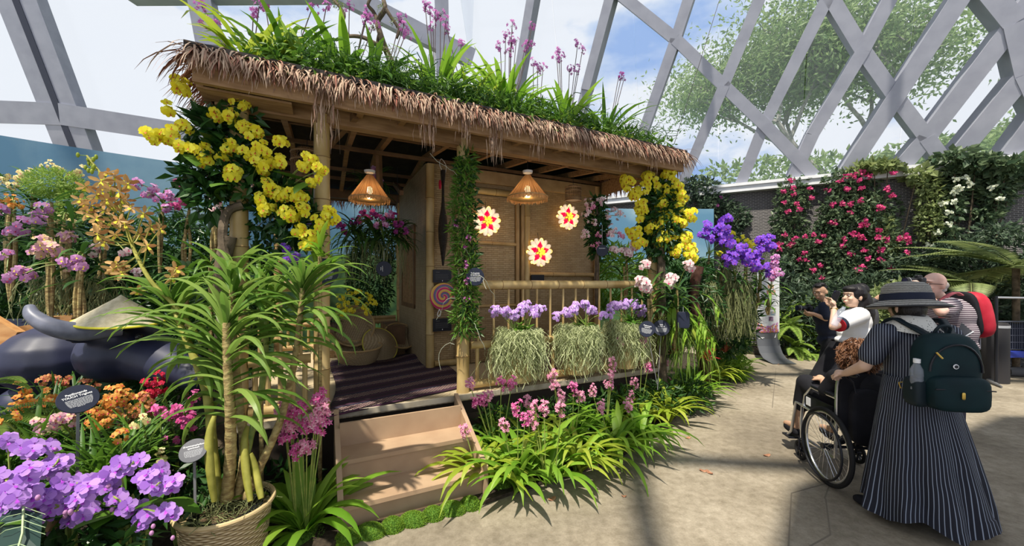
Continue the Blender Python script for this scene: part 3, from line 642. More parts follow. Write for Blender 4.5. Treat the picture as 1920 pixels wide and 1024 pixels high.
# cone lamps
shade_m = mat('raffia', (.36, .19, .08), .8, (.56, .34, .16), island=True, trans=.35)
bulbm = mat('bulb_glow', (1, .82, .5), .4, emit=7)
def conelamp(t, s, z, rad, h, label):
    o = hth('pendant_lamp', label, 'lamp', t, s, z, 'raffia cone lamps under the hut roof')
    mb = MB(); n = 90
    for i in range(n):
        a = 2 * PI * i / n; a2 = 2 * PI * (i + .93) / n; r1 = rad * u(.97, 1.03)
        c = [(math.cos(q) * r, math.sin(q) * r, zz) for q in (a, a2) for r, zz in ((.035, 0), (r1, -h), (r1 * .99, -h - u(.01, .045)))]
        mb.add(c, [(0, 1, 4, 3), (1, 2, 5, 4)])
    mb.build('lamp_shade', shade_m, o, False)
    mb = MB(); mb.lathe([(rad * .985, -h * .99), (rad * 1.005, -h * .99), (rad * 1.005, -h * .95), (rad * .985, -h * .95)], n=32); mb.build('shade_ring', bamboo_i, o)
    mb = MB(); mb.lathe([(.0001, 0.0), (.055, .005), (.06, .03), (.0001, .045)], (0, 0, .02), n=16); mb.build('ceiling_cup', white_e, o)
    mb = MB(); mb.tube([(0, 0, .04), (0, 0, .16)], .006, 6); mb.build('cord', black_m, o)
    mb = MB(); mb.ell((0, 0, -h * .62), (.035, .035, .045)); mb.build('bulb', bulbm, o)
    l = bpy.data.lights.new('lamp_light', 'POINT'); l.energy = 3; l.color = (1, .66, .34); l.shadow_soft_size = .04; lo = bpy.data.objects.new('lamp_light', l); COL.objects.link(lo); lo.parent = o; lo.location = (0, 0, -h * .62 - .09)
conelamp(.48, 1.0, 2.80, .215, .27, 'raffia cone lamp hanging in the open left bay behind the yellow orchids')
conelamp(2.12, .35, 2.84, .235, .26, 'raffia cone lamp hanging before the woven wall above the star lanterns')
# bird cages
def cage(t, s, z, r, h, label, rod=26):
    o = hth('bird_cage', label, 'bird cage', t, s, z, 'slatted bird cages hung under the eaves')
    mb = MB()
    for i in range(rod): a = 2 * PI * i / rod; mb.tube([(math.cos(a) * r, math.sin(a) * r, 0), (math.cos(a) * r, math.sin(a) * r, h * .82), (math.cos(a) * r * .6, math.sin(a) * r * .6, h * .95)], .003, 4)
    mb.build('bar', wood_d, o)
    for zz, rr in ((0, r * 1.04), (h * .12, r * 1.02), (h * .6, r * 1.02), (h * .82, r * 1.02)): mb = MB(); mb.tube([V(math.cos(q) * rr, math.sin(q) * rr, zz) for q in [2 * PI * i / 28 for i in range(29)]], .008, 6); mb.build('hoop', wood, o)
    mb = MB(); mb.lathe([(.001, .002), (r, .002), (r, .012), (.001, .012)], n=28); mb.build('cage_floor', wood, o); mb = MB(); mb.lathe([(r * .62, h * .94), (.001, h), (.001, h * .93)], n=20); mb.build('cage_top', wood, o)
    mb = MB(); mb.tube([(0, 0, h), (0, 0, h + .12)], .003, 5); mb.build('hook', black_m, o)
cage(-.12, .5, 2.52, .13, .34, 'round dark bird cage hanging by the left front post')
cage(2.9, .55, 2.66, .10, .2, 'small dark bird cage hanging at the right end of the roof')
# star lanterns on the wall
em_w = mat('shell_glow', (1, .86, .62), .5, (.95, .80, .74), scale=60, emit=.24); em_y = mat('amber_glow', (1, .52, .02), .5, emit=1.1); em_r = mat('red_glow', (.62, .0, .05), .4, emit=.75); em_o = mat('wire_glow', (1, .62, .15), .5, emit=2.2)
def parol(t, z, r, label):
    o = hth('star_lantern', label, 'lantern', t, 1.05, z, 'lit capiz star lanterns on the woven wall')
    def disc(mb, cx, cz, a, lw, ll, y, th=.012, m=0, n=14):
        ca, sa = math.cos(a), math.sin(a); f = [];
        for yy in (y, y - th):
            for i in range(n):
                q = 2 * PI * i / n; p = math.cos(q) * ll; s = math.sin(q) * lw; f.append((cx + ca * p - sa * s, yy, cz + sa * p + ca * s))
        mb.add(f, [tuple(range(n))[::-1], tuple(range(n, 2 * n))] + [(i, (i + 1) % n, n + (i + 1) % n, n + i) for i in range(n)], m)
    for k in range(14):
        mb = MB(); a = 2 * PI * k / 14 + .1; disc(mb, math.cos(a) * r * .66, math.sin(a) * r * .66, a, r * .17, r * .32, (k % 2) * -.012); q = mb.build('shell_petal', em_w, o, False)
        mb = MB(); pts = [V(math.cos(a) * (r * .66 + math.cos(t_) * r * .32) - math.sin(a) * math.sin(t_) * r * .17, -.028, math.sin(a) * (r * .66 + math.cos(t_) * r * .32) + math.cos(a) * math.sin(t_) * r * .17) for t_ in [2 * PI * i / 12 for i in range(13)]]
        mb.tube(pts, .0022, 4); mb.build('petal_rim', white_e if k % 3 else em_o, q)
    for k in range(7):
        mb = MB(); a = 2 * PI * (k + .5) / 7; disc(mb, math.cos(a) * r * .9, math.sin(a) * r * .9, a, r * .1, r * .1, .01); mb.build('amber_loop', em_o, o, False)
    for k in range(5):
        a = PI / 2 + 2 * PI * k / 5; c, s = math.cos(a), math.sin(a); mb = MB()
        P = [(.20, 0), (.42, -.20), (.74, 0), (.42, .20)]; f = [(c * x * r - s * y * r, -.03, s * x * r + c * y * r) for x, y in P]; f.append((c * .4 * r, -.06, s * .4 * r)); f += [(x, -.02, z) for x, _, z in f[:4]]
        mb.add(f, [(0, 1, 4), (1, 2, 4), (2, 3, 4), (3, 0, 4), (0, 5, 6, 1), (1, 6, 7, 2), (2, 7, 8, 3), (3, 8, 5, 0)]); mb.build('star_point', em_r, o, False)
        mb = MB(); disc(mb, c * r * .16, s * r * .16, a, r * .07, r * .12, -.065); mb.build('amber_petal', em_y, o, False)
        a += PI / 5; mb = MB(); disc(mb, math.cos(a) * r * .27, math.sin(a) * r * .27, a, r * .06, r * .1, -.04); mb.build('amber_petal', em_y, o, False)
    mb = MB(); mb.tube([(0, .02, r * .9), (0, .04, r * 1.35)], .003, 5); mb.build('hanger', black_m, o)
    l = bpy.data.lights.new('glow', 'POINT'); l.energy = 1.3; l.color = (1, .75, .45); l.shadow_soft_size = .12; lo = bpy.data.objects.new('lantern_light', l); COL.objects.link(lo); lo.parent = o; lo.location = (0, -.12, 0)
def wt(px, s): # t where the ray of column px meets plane s
    k = (px - CX) / F; a = P1 + V_ * s; return (k * a.y - a.x) / (U_.x - k * U_.y)
def wz(px, py, s): t = wt(px, s); p = HT(t, s); return t, CH - (py - HY) / F * p.y
for px, py, r, lb in ((912, 415, .195, 'lit star lantern on the door panel, leftmost of the three'), (1064, 407, .185, 'lit star lantern highest up, nearest the hanging pink orchids'), (1011, 473, .20, 'lit star lantern hung lowest, in the middle above the black plaque')):
    t, z = wz(px, py, 1.05); parol(t, z, r, lb)
# fish trap, plaques, woven fan on the narrow wall strip
t, z = wz(828, 500, 1.08)
o = hth('fish_trap', 'black woven bottle-shaped fish trap hanging on the narrow wall strip', 'fish trap', t, 1.02, z)
mb = MB(); prof = [(.0001, 0), (.02, .02), (.045, .16), (.085, .34), (.092, .46), (.075, .58), (.04, .70), (.026, .82), (.024, .98), (.045, 1.10), (.05, 1.16)]
mb.lathe(prof, n=22, sy=.6); mb.build('basket_body', mat('black_cane', (.012, .010, .010), .45, (.05, .045, .04), kind='wavez', scale=30, bump=.5), o)
mb = MB(); mb.tube(curve_pts([V(0, 0, 1.14), V(-.05, -.03, 1.22), V(-.02, 0, 1.3), V(.04, 0, 1.22), V(.02, 0, 1.1)]), .004, 5); mb.build('tie_cord', white_e, o)
mb = MB(); mb.ell((-.045, -.03, .98), (.018, .018, .06)); mb.build('red_tag', p_red, o)
for py, lb in ((518, 'black rectangular plaque above the round colourful fan'), (609, 'black rectangular plaque below the round colourful fan')):
    t, z = wz(829, py, 1.07); o = hth('plaque', lb, 'sign', t, 1.07, z); mb = MB(); mb.box((-.115, -.012, -.078), (.115, .004, .078)); mb.build('board', black_m, o, False)
    mb = MB(); mb.box((-.08, -.0135, .045), (-.035, -.012, .05)); 
    for k in range(5): mb.box((-.085, -.0132, .02 - k * .014), (.08 - (k % 2) * .01, -.012, .0225 - k * .014))
    mb.build('lettering', mat('dim_print', (.12, .12, .12), .6), o, False)
    mb = MB(); mb.box((-.004, -.0135, -.062), (.004, -.012, -.05)); mb.build('emblem', white_e, o, False)
t, z = wz(1008, 521, 1.05); o = hth('plaque', 'small black plaque on the wall below the lowest star lantern', 'sign', t, 1.05, z); mb = MB(); mb.box((-.1, -.01, -.05), (.1, .01, .04)); mb.build('board', black_m, o, False)
t, z = wz(831, 556, 1.05); o = hth('round_fan', 'round spiral-woven fan in red, yellow and teal stripes on the wall strip', 'fan', t, 1.05, z)
mb = MB(); mb.lathe([(.0001, .012), (.06, .02), (.15, .012), (.165, 0), (.15, -.012), (.0001, -.012)], n=36, ax=(0, -1, 0)); mb.build('woven_disc', spiral_m, o)
mb = MB(); mb.tube(curve_pts([V(-.05, -.01, -.15), V(-.075, -.01, -.22), V(-.05, -.01, -.24), V(-.035, -.01, -.2), V(-.05, -.01, -.15)]), .004, 5); mb.build('tassel_loop', white_e, o)
# baskets and hat on the platform
basket_m = mat('bilao_weave', (.30, .21, .11), .7, (.46, .35, .20), kind='magic', scale=38, bump=.4)
def bilao(t, s, z, r, dep, ax, label, grp=None):
    o = hth('woven_basket', label, 'basket', t, s, z, grp); mb = MB(); mb.lathe([(.001, 0), (r * .75, .01), (r * .97, dep), (r * .94, dep), (r * .72, .025), (.001, .02)], n=30, ax=ax); mb.build('basket_bowl', basket_m, o)
    a, b, n = frame(ax); mb = MB(); mb.tube([a * math.cos(q) * r * .96 + b * math.sin(q) * r * .96 + n * dep for q in [2 * PI * i / 30 for i in range(31)]], .012, 6); mb.build('rim', bamboo_i, o)
bilao(.36, 2.1, .98, .29, .14, (.1, -1, .45), 'large shallow woven basket standing tilted at the left of the group')
bilao(.42, 1.75, .60, .30, .20, (0, -.1, 1), 'deep round woven basket lying under the tilted one on the deck')
bilao(1.0, 2.25, .73, .24, .16, (.15, -.7, .75), 'woven basket leaning right of the conical straw hat')
o = hth('conical_hat', 'tan conical woven hat with a yellow rim leaning against the baskets', 'hat', .72, 1.95, .76); mb = MB(); mb.lathe([(.001, .15), (.10, .09), (.25, 0), (.245, -.01), (.001, .13)], n=32, ax=(.35, -.8, .5)); mb.build('crown', basket_m, o)
a, b, n = frame((.35, -.8, .5)); mb = MB(); mb.tube([a * math.cos(q) * .25 + b * math.sin(q) * .25 for q in [2 * PI * i / 30 for i in range(31)]], .008, 6); mb.build('rim_band', mat('yellow_trim', (.62, .55, .08), .6), o)

# ================================================================ plants: builders
CAMP = Vector((0, 0, CH))
def leafmass(mb, n, c, r, size, m=0, asp=.45, shell=.45, up=.2, flat=0):
    c = Vector(c)
    for i in range(n):
        d = rnd_dir(); q = shell + (1 - shell) * R.random() ** .5; p = c + Vector((d.x * r[0] * q, d.y * r[1] * q, d.z * r[2] * q))
        k = .75 + .5 * noise.noise(p * 3.0)
        p = c + (p - c) * (.75 + .45 * k * .6)
        L = size * u(.6, 1.3); dd = (d * .7 + rnd_dir() * .8 + V(0, 0, -up)).normalized(); mb.leaf(p, dd, rnd_dir(), L, L * asp, m)
    return mb
def cluster(mb, c, rad, nb, r, style, m=0, lip=1, face=.9, flatz=1.0, stemm=2, org=None):
    c = Vector(c); tc_ = (CAMP - c).normalized()
    for i in range(nb):
        d = rnd_dir(); p = c + Vector((d.x, d.y, d.z * flatz)) * rad * u(.35, 1)
        n = (tc_ * face + d * .9 + V(0, 0, .25)).normalized(); mb.blossom(p, n, r * u(.8, 1.15), style, m, lip)
        if org is not None and i % 2 == 0: mb.ribbon([p, c.lerp(p, .3), org], [.004, .004, .003], stemm)
def spike(org, c, rad, nb, r, style, mats, parent, sag=.06, face=.9, flatz=1.0, th=.004, name='flower_spike', buds=0):
    org = Vector(org); c = Vector(c); mid = org.lerp(c, .55) + V(0, 0, sag); mb = MB()
    pts = curve_pts([org, mid, c], 4); mb.tube(pts, th, 5, 2); cluster(mb, c, rad, nb, r, style, 0, 1, face, flatz, 2, c - V(0, 0, rad * .3))
    for i in range(buds):
        p = c + (c - org).normalized() * (rad * (1 + .25 * i)) + rnd_dir() * rad * .25; mb.ell(p, (r * .22, r * .22, r * .35), 0, 6)
    return mb.build(name, mats, parent)
def fol(name, m, parent, pts, n, L, w, el=(.5, 1.4), droop=(1.2, 2.4), seg=6, az=None, fold=.35, lo=.4):
    mb = MB()
    for p in pts:
        for i in range(n):
            a = u(0, 2 * PI) if az is None else (az[i % len(az)] + u(-.35, .35)); l = L * u(.65, 1.15)
            mb.blade(Vector(p) + V(u(-.02, .02), u(-.02, .02), u(-.01, .02)), a, l, w * u(.75, 1.2), u(*el), u(*droop), seg, 0, fold, lo)
    return mb.build(name, m, parent)
def near(pts, c): return min(pts, key=lambda p: (Vector(p) - Vector(c)).length)
def orchid(name, label, cat, base, crowns, cl, pet, lipm, lm, nl, L, w, style='phal', r=.03, group=None, el=(.5, 1.4), droop=(1.2, 2.4), sag=.05, rad=.05, nb=7, trunk=None, tr=.012, face=.9, flatz=1.0, seg=6, fold=.35, lo=.4, buds=0, stm=None):
    o = thing(name, label, cat, base, 0, group, world=True); crowns = [Vector(c) for c in crowns]
    if trunk:
        mb = MB()
        for c in crowns: mb.tube(curve_pts([Vector(base), Vector(base).lerp(c, .5) + V(u(-.03, .03), u(-.03, .03), .02), c], 4), [tr * 1.2] * 8 + [tr], 7)
        mb.build('stem', trunk, o)
    if nl: fol('foliage', lm, o, crowns, nl, L, w, el, droop, seg, None, fold, lo)
    for q in cl:
        c = at(q[0], q[1], q[2]); rd = q[3] if len(q) > 3 else rad; n = q[4] if len(q) > 4 else nb
        pm = pet if not isinstance(pet, list) else R.choice(pet)
        spike(near(crowns, c), c, rd, n, r, style, [pm, lipm, stm or stem_g], o, sag, face, flatz, buds=buds)
    return o
def fern(name, label, base, n, L, w, m=lf_fern, el=(.4, 1.2), droop=(.8, 1.6), az=None, group=None, seg=14, cat='fern', sub=False, trunk=None):
    o = thing(name, label, cat, base, 0, group, world=True); 
    for i in range(n):
        a = u(0, 2 * PI) if az is None else u(*az); l = L * u(.7, 1.15); e = u(*el); dr = u(*droop); p = Vector(base).copy(); h = V(math.cos(a), math.sin(a), 0); sd = V(-h.y, h.x, 0); mb = MB(); pts = [p.copy()]; st = l / seg
        for k in range(seg):
            d = h * math.cos(e) + V(0, 0, math.sin(e)); p = p + d * st; pts.append(p.copy()); e -= dr / seg; q = (k + .5) / seg; wl = w * min(1, .3 + q * 3.2) * (1 - max(0, q - .3) ** 1.4 * 1.45)
            for s_ in (-1, 1):
                for kk in (0, .5):
                    b = pts[-2].lerp(p, kk); dd = (sd * s_ + d * .35 + V(0, 0, -.15)).normalized(); nn = d.cross(sd)
                    if sub:
                        for z_ in range(5): mb.leaf(b + dd * wl * z_ / 5.5, (dd + d * .8).normalized(), nn, wl * .26, wl * .13, 0); mb.leaf(b + dd * wl * z_ / 5.5, (dd - d * .8).normalized(), nn, wl * .26, wl * .13, 0)
                    else: mb.leaf(b, dd, nn, max(.01, wl), st * .62, 0)
        mb.ribbon(pts, .008, 0, sd); mb.build('frond', m, o, False)
    if trunk: mb = MB(); mb.tube([V(base[0], base[1], trunk), Vector(base)], .045, 10); mb.build('trunk', bark, o)
    return o
def shrub(name, label, parts, m, size, group=None, cat='shrub', asp=.45, extra=None, base=None):
    c0 = Vector(parts[0][0]); b = Vector((c0.x, c0.y, 0)) if base is None else Vector(base); o = thing(name, label, cat, b, 0, group, world=True); mb = MB()
    for c, r, n in parts: leafmass(mb, n, c, r, size, 0, asp)
    mb.build('foliage', m, o, False)
    if extra: extra(o)
    return o
def hangmoss(mb, c, r, L, n, w=.004, m=0, curl=.35, seg=7, top=0):
    c = Vector(c)
    for i in range(n):
        a = u(0, 2 * PI); q = r * math.sqrt(u(.25, 1)); p = c + V(math.cos(a) * q, math.sin(a) * q, u(-.05, .03) + top); l = L * u(.4, 1.1); pts = [p]; d = V(math.cos(a) * .25, math.sin(a) * .25, .2)
        for k in range(seg): d = (d * .4 + V(u(-curl, curl), u(-curl, curl), -.8)).normalized(); pts.append(pts[-1] + d * l / seg)
        mb.ribbon(pts, w, m, rnd_dir())

# ================================================================ left yellow orchid tower
YL = [(340,160),(317,204),(287,252),(317,254),(351,240),(342,273),(424,170),(450,190),(401,212),(432,216),(454,235),(475,248),(374,284),(381,300),(420,288),(435,324),(431,272),(462,290),(489,282),(500,301),(521,303),(489,311),(530,266),(569,309),(584,298),(601,320),(588,340),(504,353),(489,374),(500,391),(523,366),(550,362),(565,366),(542,404),(565,393),(614,397),(603,420),(620,408),(557,431),(576,446),(577,460)]
tb = HT(-.56, -.12, .56); tw = thing('yellow_orchid_tower', 'tall mass of yellow moth orchids climbing the left end post of the hut', 'orchid', (tb.x, tb.y, .1), 0, None, world=True)
mb = MB(); mb.tube(curve_pts([V(tb.x - .12, tb.y + .05, .1), V(tb.x - .12, tb.y + .03, 1.3), V(tb.x - .10, tb.y - .0, 1.7), V(tb.x - .05, tb.y - .0, 1.95)], 5), [.05] * 16, 10); mb.tube(curve_pts([at(440, 520, 2.75), at(418, 460, 2.75), at(425, 400, 2.8), at(455, 385, 2.85)], 5), .03, 8); mb.build('support_log', bark, tw)
crn = [at(400, 250, 2.85), at(430, 300, 2.85), at(380, 330, 2.85), at(470, 340, 2.9), at(520, 370, 2.95), at(440, 230, 2.88), at(560, 420, 3.0), at(400, 365, 2.85)]
fol('foliage', lf_dark, tw, crn, 9, .26, .085, (-.2, .9), (.8, 1.8), 5, None, .2, .5)
mb = MB()
for c in crn: leafmass(mb, 150, c, (.18, .14, .18), .10, 0, .5)
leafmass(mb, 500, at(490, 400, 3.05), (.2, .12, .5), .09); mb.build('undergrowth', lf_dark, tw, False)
for c in (at(425, 350, 2.75), at(360, 290, 2.78), at(590, 345, 2.95)): fol('large_leaf', lf_mid, tw, [c], 3, .26, .10, (-.3, .5), (.4, 1.2), 5, None, .15, .5)
for i, (x, y) in enumerate(YL):
    Y = 2.62 + (x - 290) / 330 * .28; c = at(x, y, Y); sp_ = spike(near(crn, c), c, .055 if i % 3 else .07, 8 if i % 3 else 12, .036, 'phal', [p_yel, p_yelc, stem_g], tw, .03, 1.1)
# right yellow tower
YR = [(1179,340),(1218,331),(1255,327),(1204,354),(1241,354),(1190,366),(1268,350),(1276,366),(1237,382),(1204,385),(1272,383),(1290,401),(1241,413),(1261,407),(1202,405),(1221,428),(1255,438),(1241,448),(1278,417),(1284,446),(1266,471),(1294,469),(1190,432),(1198,452),(1297,480)]
tb = HT(3.72, -.25, .1); tw = thing('yellow_orchid_tower', 'mass of yellow moth orchids on a log at the right end of the hut', 'orchid', tb, 0, None, world=True)
mb = MB(); mb.tube([tb + V_ * .12, tb + V_ * .12 + V(0, 0, 2.3)], [.07, .04], 10); mb.build('support_log', bark, tw)
crn = [at(1235, y, 4.8) for y in (350, 380, 410, 440, 470)] + [at(1265, 430, 4.75)]
fol('foliage', lf_dark, tw, crn, 7, .26, .08, (-.2, .9), (.8, 1.8), 5, None, .2, .5)
mb = MB(); leafmass(mb, 1300, at(1240, 410, 4.72), (.24, .2, .55), .10); mb.build('undergrowth', lf_dark, tw, False)
for i, (x, y) in enumerate(YR): c = at(x, y, 4.6); spike(near(crn, c), c, .095, 13, .046, 'phal', [p_yel, p_yelc, stem_g], tw, .03, 1.1)

# ================================================================ roof garden
def rp(px, s=.05, z=3.2): t = wt(px, s); return HT(t, s, z)
ms = thing('roof_greenery', 'dense low carpet of ferns and curly creepers covering the thatched roof', 'greenery', HT(1.5, .3, 3.2), 0, None, world=True)
mb = MB()
for i in range(230):
    t = -.45 + i / 230 * 4.15; s = u(-.33, .4); leafmass(mb, 34, HT(t, s, 3.22 + (s + .3) * .25), (.15, .14, .10 if t > 2.8 else .17), .075, 0, .35)
mb.build('foliage', lf_mid, ms, False); ms['kind'] = 'stuff'
mb = MB()
for i in range(2000):
    t = u(-.1, 1.5) if i % 3 else u(1.5, 3.6); s = u(-.32, .1); p = HT(t, s, 3.25 + u(0, .16)); pts = [p]; d = rnd_dir(.2)
    for k in range(6): d = (d + rnd_dir() * .6 + V(0, 0, -.28) - V_ * .1).normalized(); pts.append(pts[-1] + d * .035)
    mb.ribbon(pts, .007, 0, rnd_dir())
cw = mb.build('creeper', lf_deep, ms, False)
mb = MB()
for i in range(500):
    t = u(-.4, 3.7); s = u(-.34, -.1); p = HT(t, s, 3.17 + u(0, .04)); leafmass(mb, 1, p, (.03, .03, .03), .035)
mb.build('fringe_moss', lf_yel, ms, False)
def roofclump(px, n, L, w, lm, label, cl, s=.08, pet=p_vio, el=(.7, 1.5), droop=(.9, 2.6), z=3.22, nb=11, rad=.055, fr=.020, dY=.0):
    b = rp(px, s, z); L *= 1.12; return orchid('ground_orchid', label, 'orchid', b, [b, b + U_ * .05], [(x, y, b.y + dY) + tuple(k) for x, y, *k in cl], pet, p_dpu, lm, n, L, w, 'star', fr, 'ground orchids planted along the roof', el, droop, 0.0, rad, nb, fold=.3, lo=.5, seg=7, flatz=1.3, stm=mat('dark_stalk', (.08, .05, .05), .6))
roofclump(455, 19, 0.57, 0.043, lf_yel, 'yellow green strap-leaved clump at the far left end of the roof', [(380, 12), (388, 38), (404, 45), (486, 12), (475, 25)])
roofclump(520, 15, 0.62, 0.052, lf_mid, 'dark arching strap-leaved clump second from the left end of the roof', [(497, 8), (586, 14)], pet=p_dpu)
roofclump(570, 15, 0.49, 0.041, lf_fern, 'short fresh green clump on the roof right above the left front post', [(612, 12)])
roofclump(640, 13, 0.59, 0.087, lf_bright, 'broad-leaved clump hanging leaves over the thatch left of the moss-hung branch', [(690, 22), (684, 38), (700, 48), (655, 8)], el=(.6, 1.5), droop=(1.2, 2.8))
roofclump(700, 12, 0.51, 0.072, lf_mid, 'mid green broad-leaved clump at the foot of the driftwood branch', [(752, 32), (757, 48), (762, 60)], droop=(1.2, 2.6))
roofclump(815, 33, 0.68, 0.043, lf_bright, 'largest bright grassy clump on the middle of the roof', [(797, 6), (806, 18), (816, 32), (826, 28), (812, 48), (835, 40), (866, 84)])
roofclump(880, 18, 0.46, 0.032, lf_yel, 'thin-leaved yellow green clump right of the largest grassy clump', [(838, 55)], droop=(1, 2.2))
roofclump(945, 33, 0.65, 0.049, lf_bright, 'bright grassy clump on the roof above the second front post', [(938, 88), (958, 78), (968, 75), (960, 48), (948, 66), (985, 86), (994, 80), (998, 48), (955, 95)])
roofclump(1000, 13, 0.41, 0.035, lf_mid, 'small clump between the two right-hand grassy clumps on the roof', [(1000, 118), (1008, 125), (1018, 128)])
roofclump(1055, 27, 0.62, 0.058, lf_bright, 'bright broad grassy clump third from the right end of the roof', [(1048, 98), (1052, 108), (1044, 110), (1083, 84), (1092, 95), (1068, 128), (1082, 132)], dY=.0)
roofclump(1130, 13, 0.65, 0.043, lf_mid, 'thin dark-leaved clump at the right end of the roof', [(1160, 144), (1170, 148), (1166, 140)], pet=p_dpu, nb=5, rad=.03)
fern('roof_fern', 'light green lacy fern on the roof right of the middle', rp(1065, -.12, 3.2), 16, .26, .05, lf_fern, az=None, group=None)
fern('roof_fern', 'small lacy fern at the right end of the roof edge', rp(1170, -.15, 3.2), 10, .2, .04, lf_fern)
b0 = rp(735, .12, 3.2); dw = thing('driftwood_branch', 'twisting bare driftwood branch with tufts of moss standing on the roof', 'branch', b0, 0, None, world=True); Y = b0.y
mb = MB()
for pts, r0, r1 in (([(735, 118), (722, 90), (712, 60), (708, 40), (722, 15), (714, -12)], .03, .018), ([(708, 40), (700, 22), (690, 8), (700, -10)], .02, .010), ([(722, 15), (735, 35), (748, 55), (744, 72)], .018, .009), ([(725, 95), (700, 80), (680, 70), (655, 68), (630, 75)], .022, .012), ([(655, 68), (640, 50), (645, 25), (625, 0)], .018, .012), ([(712, 60), (708, 80), (715, 100)], .016, .012)):
    c = curve_pts([at(x, y, Y + u(-.05, .05)) for x, y in pts], 5); k = len(c); mb.tube(c, [r0 + (r1 - r0) * i / k for i in range(k)], 8)
mb.build('branch', bark, dw); mb = MB()
for x, y in ((633, 8), (716, 18), (742, 42), (728, 92), (705, 48)): leafmass(mb, 90, at(x, y, Y - .03), (.045, .045, .035), .022, 0, .3)
mb.build('moss_tuft', lf_olive, dw, False)

# ================================================================ vine on the second post
b = HT(1.217, -.1, .56); vn = thing('orchid_vine', 'climbing orchid vine with green leaves and pale roots wrapped round the second front post', 'vine', b, 0, None, world=True)
mb = MB()
for i in range(70):
    z = 1.15 + i * .024; rr = .12 if z < 2.4 else .09; leafmass(mb, 26, V(b.x + .02 * math.sin(z * 5) - .02, b.y, z), (rr, rr, .06), .085, 0, .18)
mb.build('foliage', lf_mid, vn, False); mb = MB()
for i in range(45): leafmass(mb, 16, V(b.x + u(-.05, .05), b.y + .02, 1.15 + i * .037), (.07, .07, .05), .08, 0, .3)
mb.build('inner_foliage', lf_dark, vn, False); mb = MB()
for i in range(9):
    z = u(1.0, 2.6); p = V(b.x + u(-.1, .1), b.y - .1, z); pts = [p]; d = rnd_dir(); 
    for k in range(7): d = (d + rnd_dir() * .5 + V(0, 0, -.25)).normalized(); pts.append(pts[-1] + d * .05)
    mb.tube(pts, .0022, 4)
mb.build('aerial_root', mat('pale_root', (.36, .38, .30), .7), vn)
for z in (2.15, 1.95, 1.8, 1.62, 1.45, 1.75, 2.02):
    mb = MB(); cluster(mb, V(b.x + u(-.08, .08), b.y - .13, z), .035, 4, .018, 'star', 0, 1); mb.build('flower', [p_dpu, p_wht], vn)

# ================================================================ spanish moss pots on the railing
for px, lb, Y in ((972, 'moss-draped pot of lilac moth orchids on the railing, nearest the steps', 3.78), (1083, 'moss-draped pot of lilac moth orchids on the railing, middle of the three', 4.12), (1170, 'moss-draped pot of lilac moth orchids on the railing, nearest the two paired signs', 4.42)):
    t = wt(px, -.14); c = HT(t, -.14, 1.12); Yc = c.y; k = 1.0 if px < 1000 else .96
    o = thing('moss_pot', lb, 'potted orchid', c - V(0, 0, .5), 0, 'moss-draped pots on the front railing', world=True); P = c - V(0, 0, .5)
    mb = MB(); mb.lathe([(.001, 0), (.13, .0), (.17, .44), (.155, .44), (.001, .40)], (P.x, P.y, P.z + .02), 20); mb.build('bamboo_pot', bamboo, o)
    mb = MB(); hangmoss(mb, c + V(0, 0, -.02), .215 * k, .52 * k, 900, .006, curl=.95); hangmoss(mb, c + V(0, 0, .02), .225, .30, 1100, .006, curl=1.5)
    # an arch of bare pot shows through at the foot
    mb.build('hanging_moss', spmoss, o, False)
    crn = [c + V(u(-.1, .1), u(-.1, .02), .03) for i in range(5)]; fol('foliage', lf_mid, o, crn, 3, .16, .05, (.1, .9), (.8, 1.8), 5, None, .2, .6)
    n = 12
    for i in range(n):
        a = (i + .5) / n; q = c + U_ * ((a - .5) * .60 * k) + V(0, 0, .17 + .06 * math.sin(a * PI) + u(-.05, .05)) - V_ * u(-.02, .12)
        spike(near(crn, q), q, .055, 15, .023, 'phal', [p_lil, p_lavc, stem_g], o, .03, 1.0)

# ================================================================ ground orchids in front of the railing
PK = [(880,720),(905,750),(915,742),(872,808),(893,752),(960,718),(970,765),(990,752),(1003,762),(985,785),(1040,722),(1052,742),(1035,703),(1020,765),(1075,728),(1110,732),(1141,722),(1088,745),(1126,762),(1150,680),(1190,718),(1182,742),(1178,760),(1240,700),(1248,682),(1232,722),(1222,665),(1165,640),(1205,640),(1052,768),(1275,668),(945,800),(940,720),(1000,790),(1146,700),(1215,690),(1255,715)]
G1 = [(905,905),(968,915),(1030,905),(1090,885),(1150,862),(1205,832),(1255,790),(1300,752)]; G2 = [(930,860),(1000,860),(1065,850),(1130,825),(1190,795),(1245,760),(1290,728),(1335,715)]
names1 = ['beside the foot of the steps', 'second from the steps in the front row', 'below the first moss pot, nearest the path', 'fourth from the steps in the front row', 'at the widest bulge of the bed edge', 'below the third moss pot by the path edge', 'third from the far end of the front row', 'at the far right end of the front row']
names2 = ['behind the one touching the steps', 'in the back row under the first moss pot', 'in the back row between the first two moss pots', 'in the back row under the middle moss pot', 'in the back row under the third moss pot', 'in the back row below the two paired signs', 'in the back row under the staghorn fern', 'at the far end beside the lacy ferns']
bases = [gr(x, y, .03) for x, y in G1 + G2]
asg = {i: [] for i in range(16)}
for x, y in PK:
    j = min(range(8), key=lambda i: abs(G2[i][0] - x) + (0 if len(asg[8 + i]) < 6 else 60)); asg[8 + j if y < 760 else min(range(8), key=lambda i: abs(G1[i][0] - x))].append((x, y))
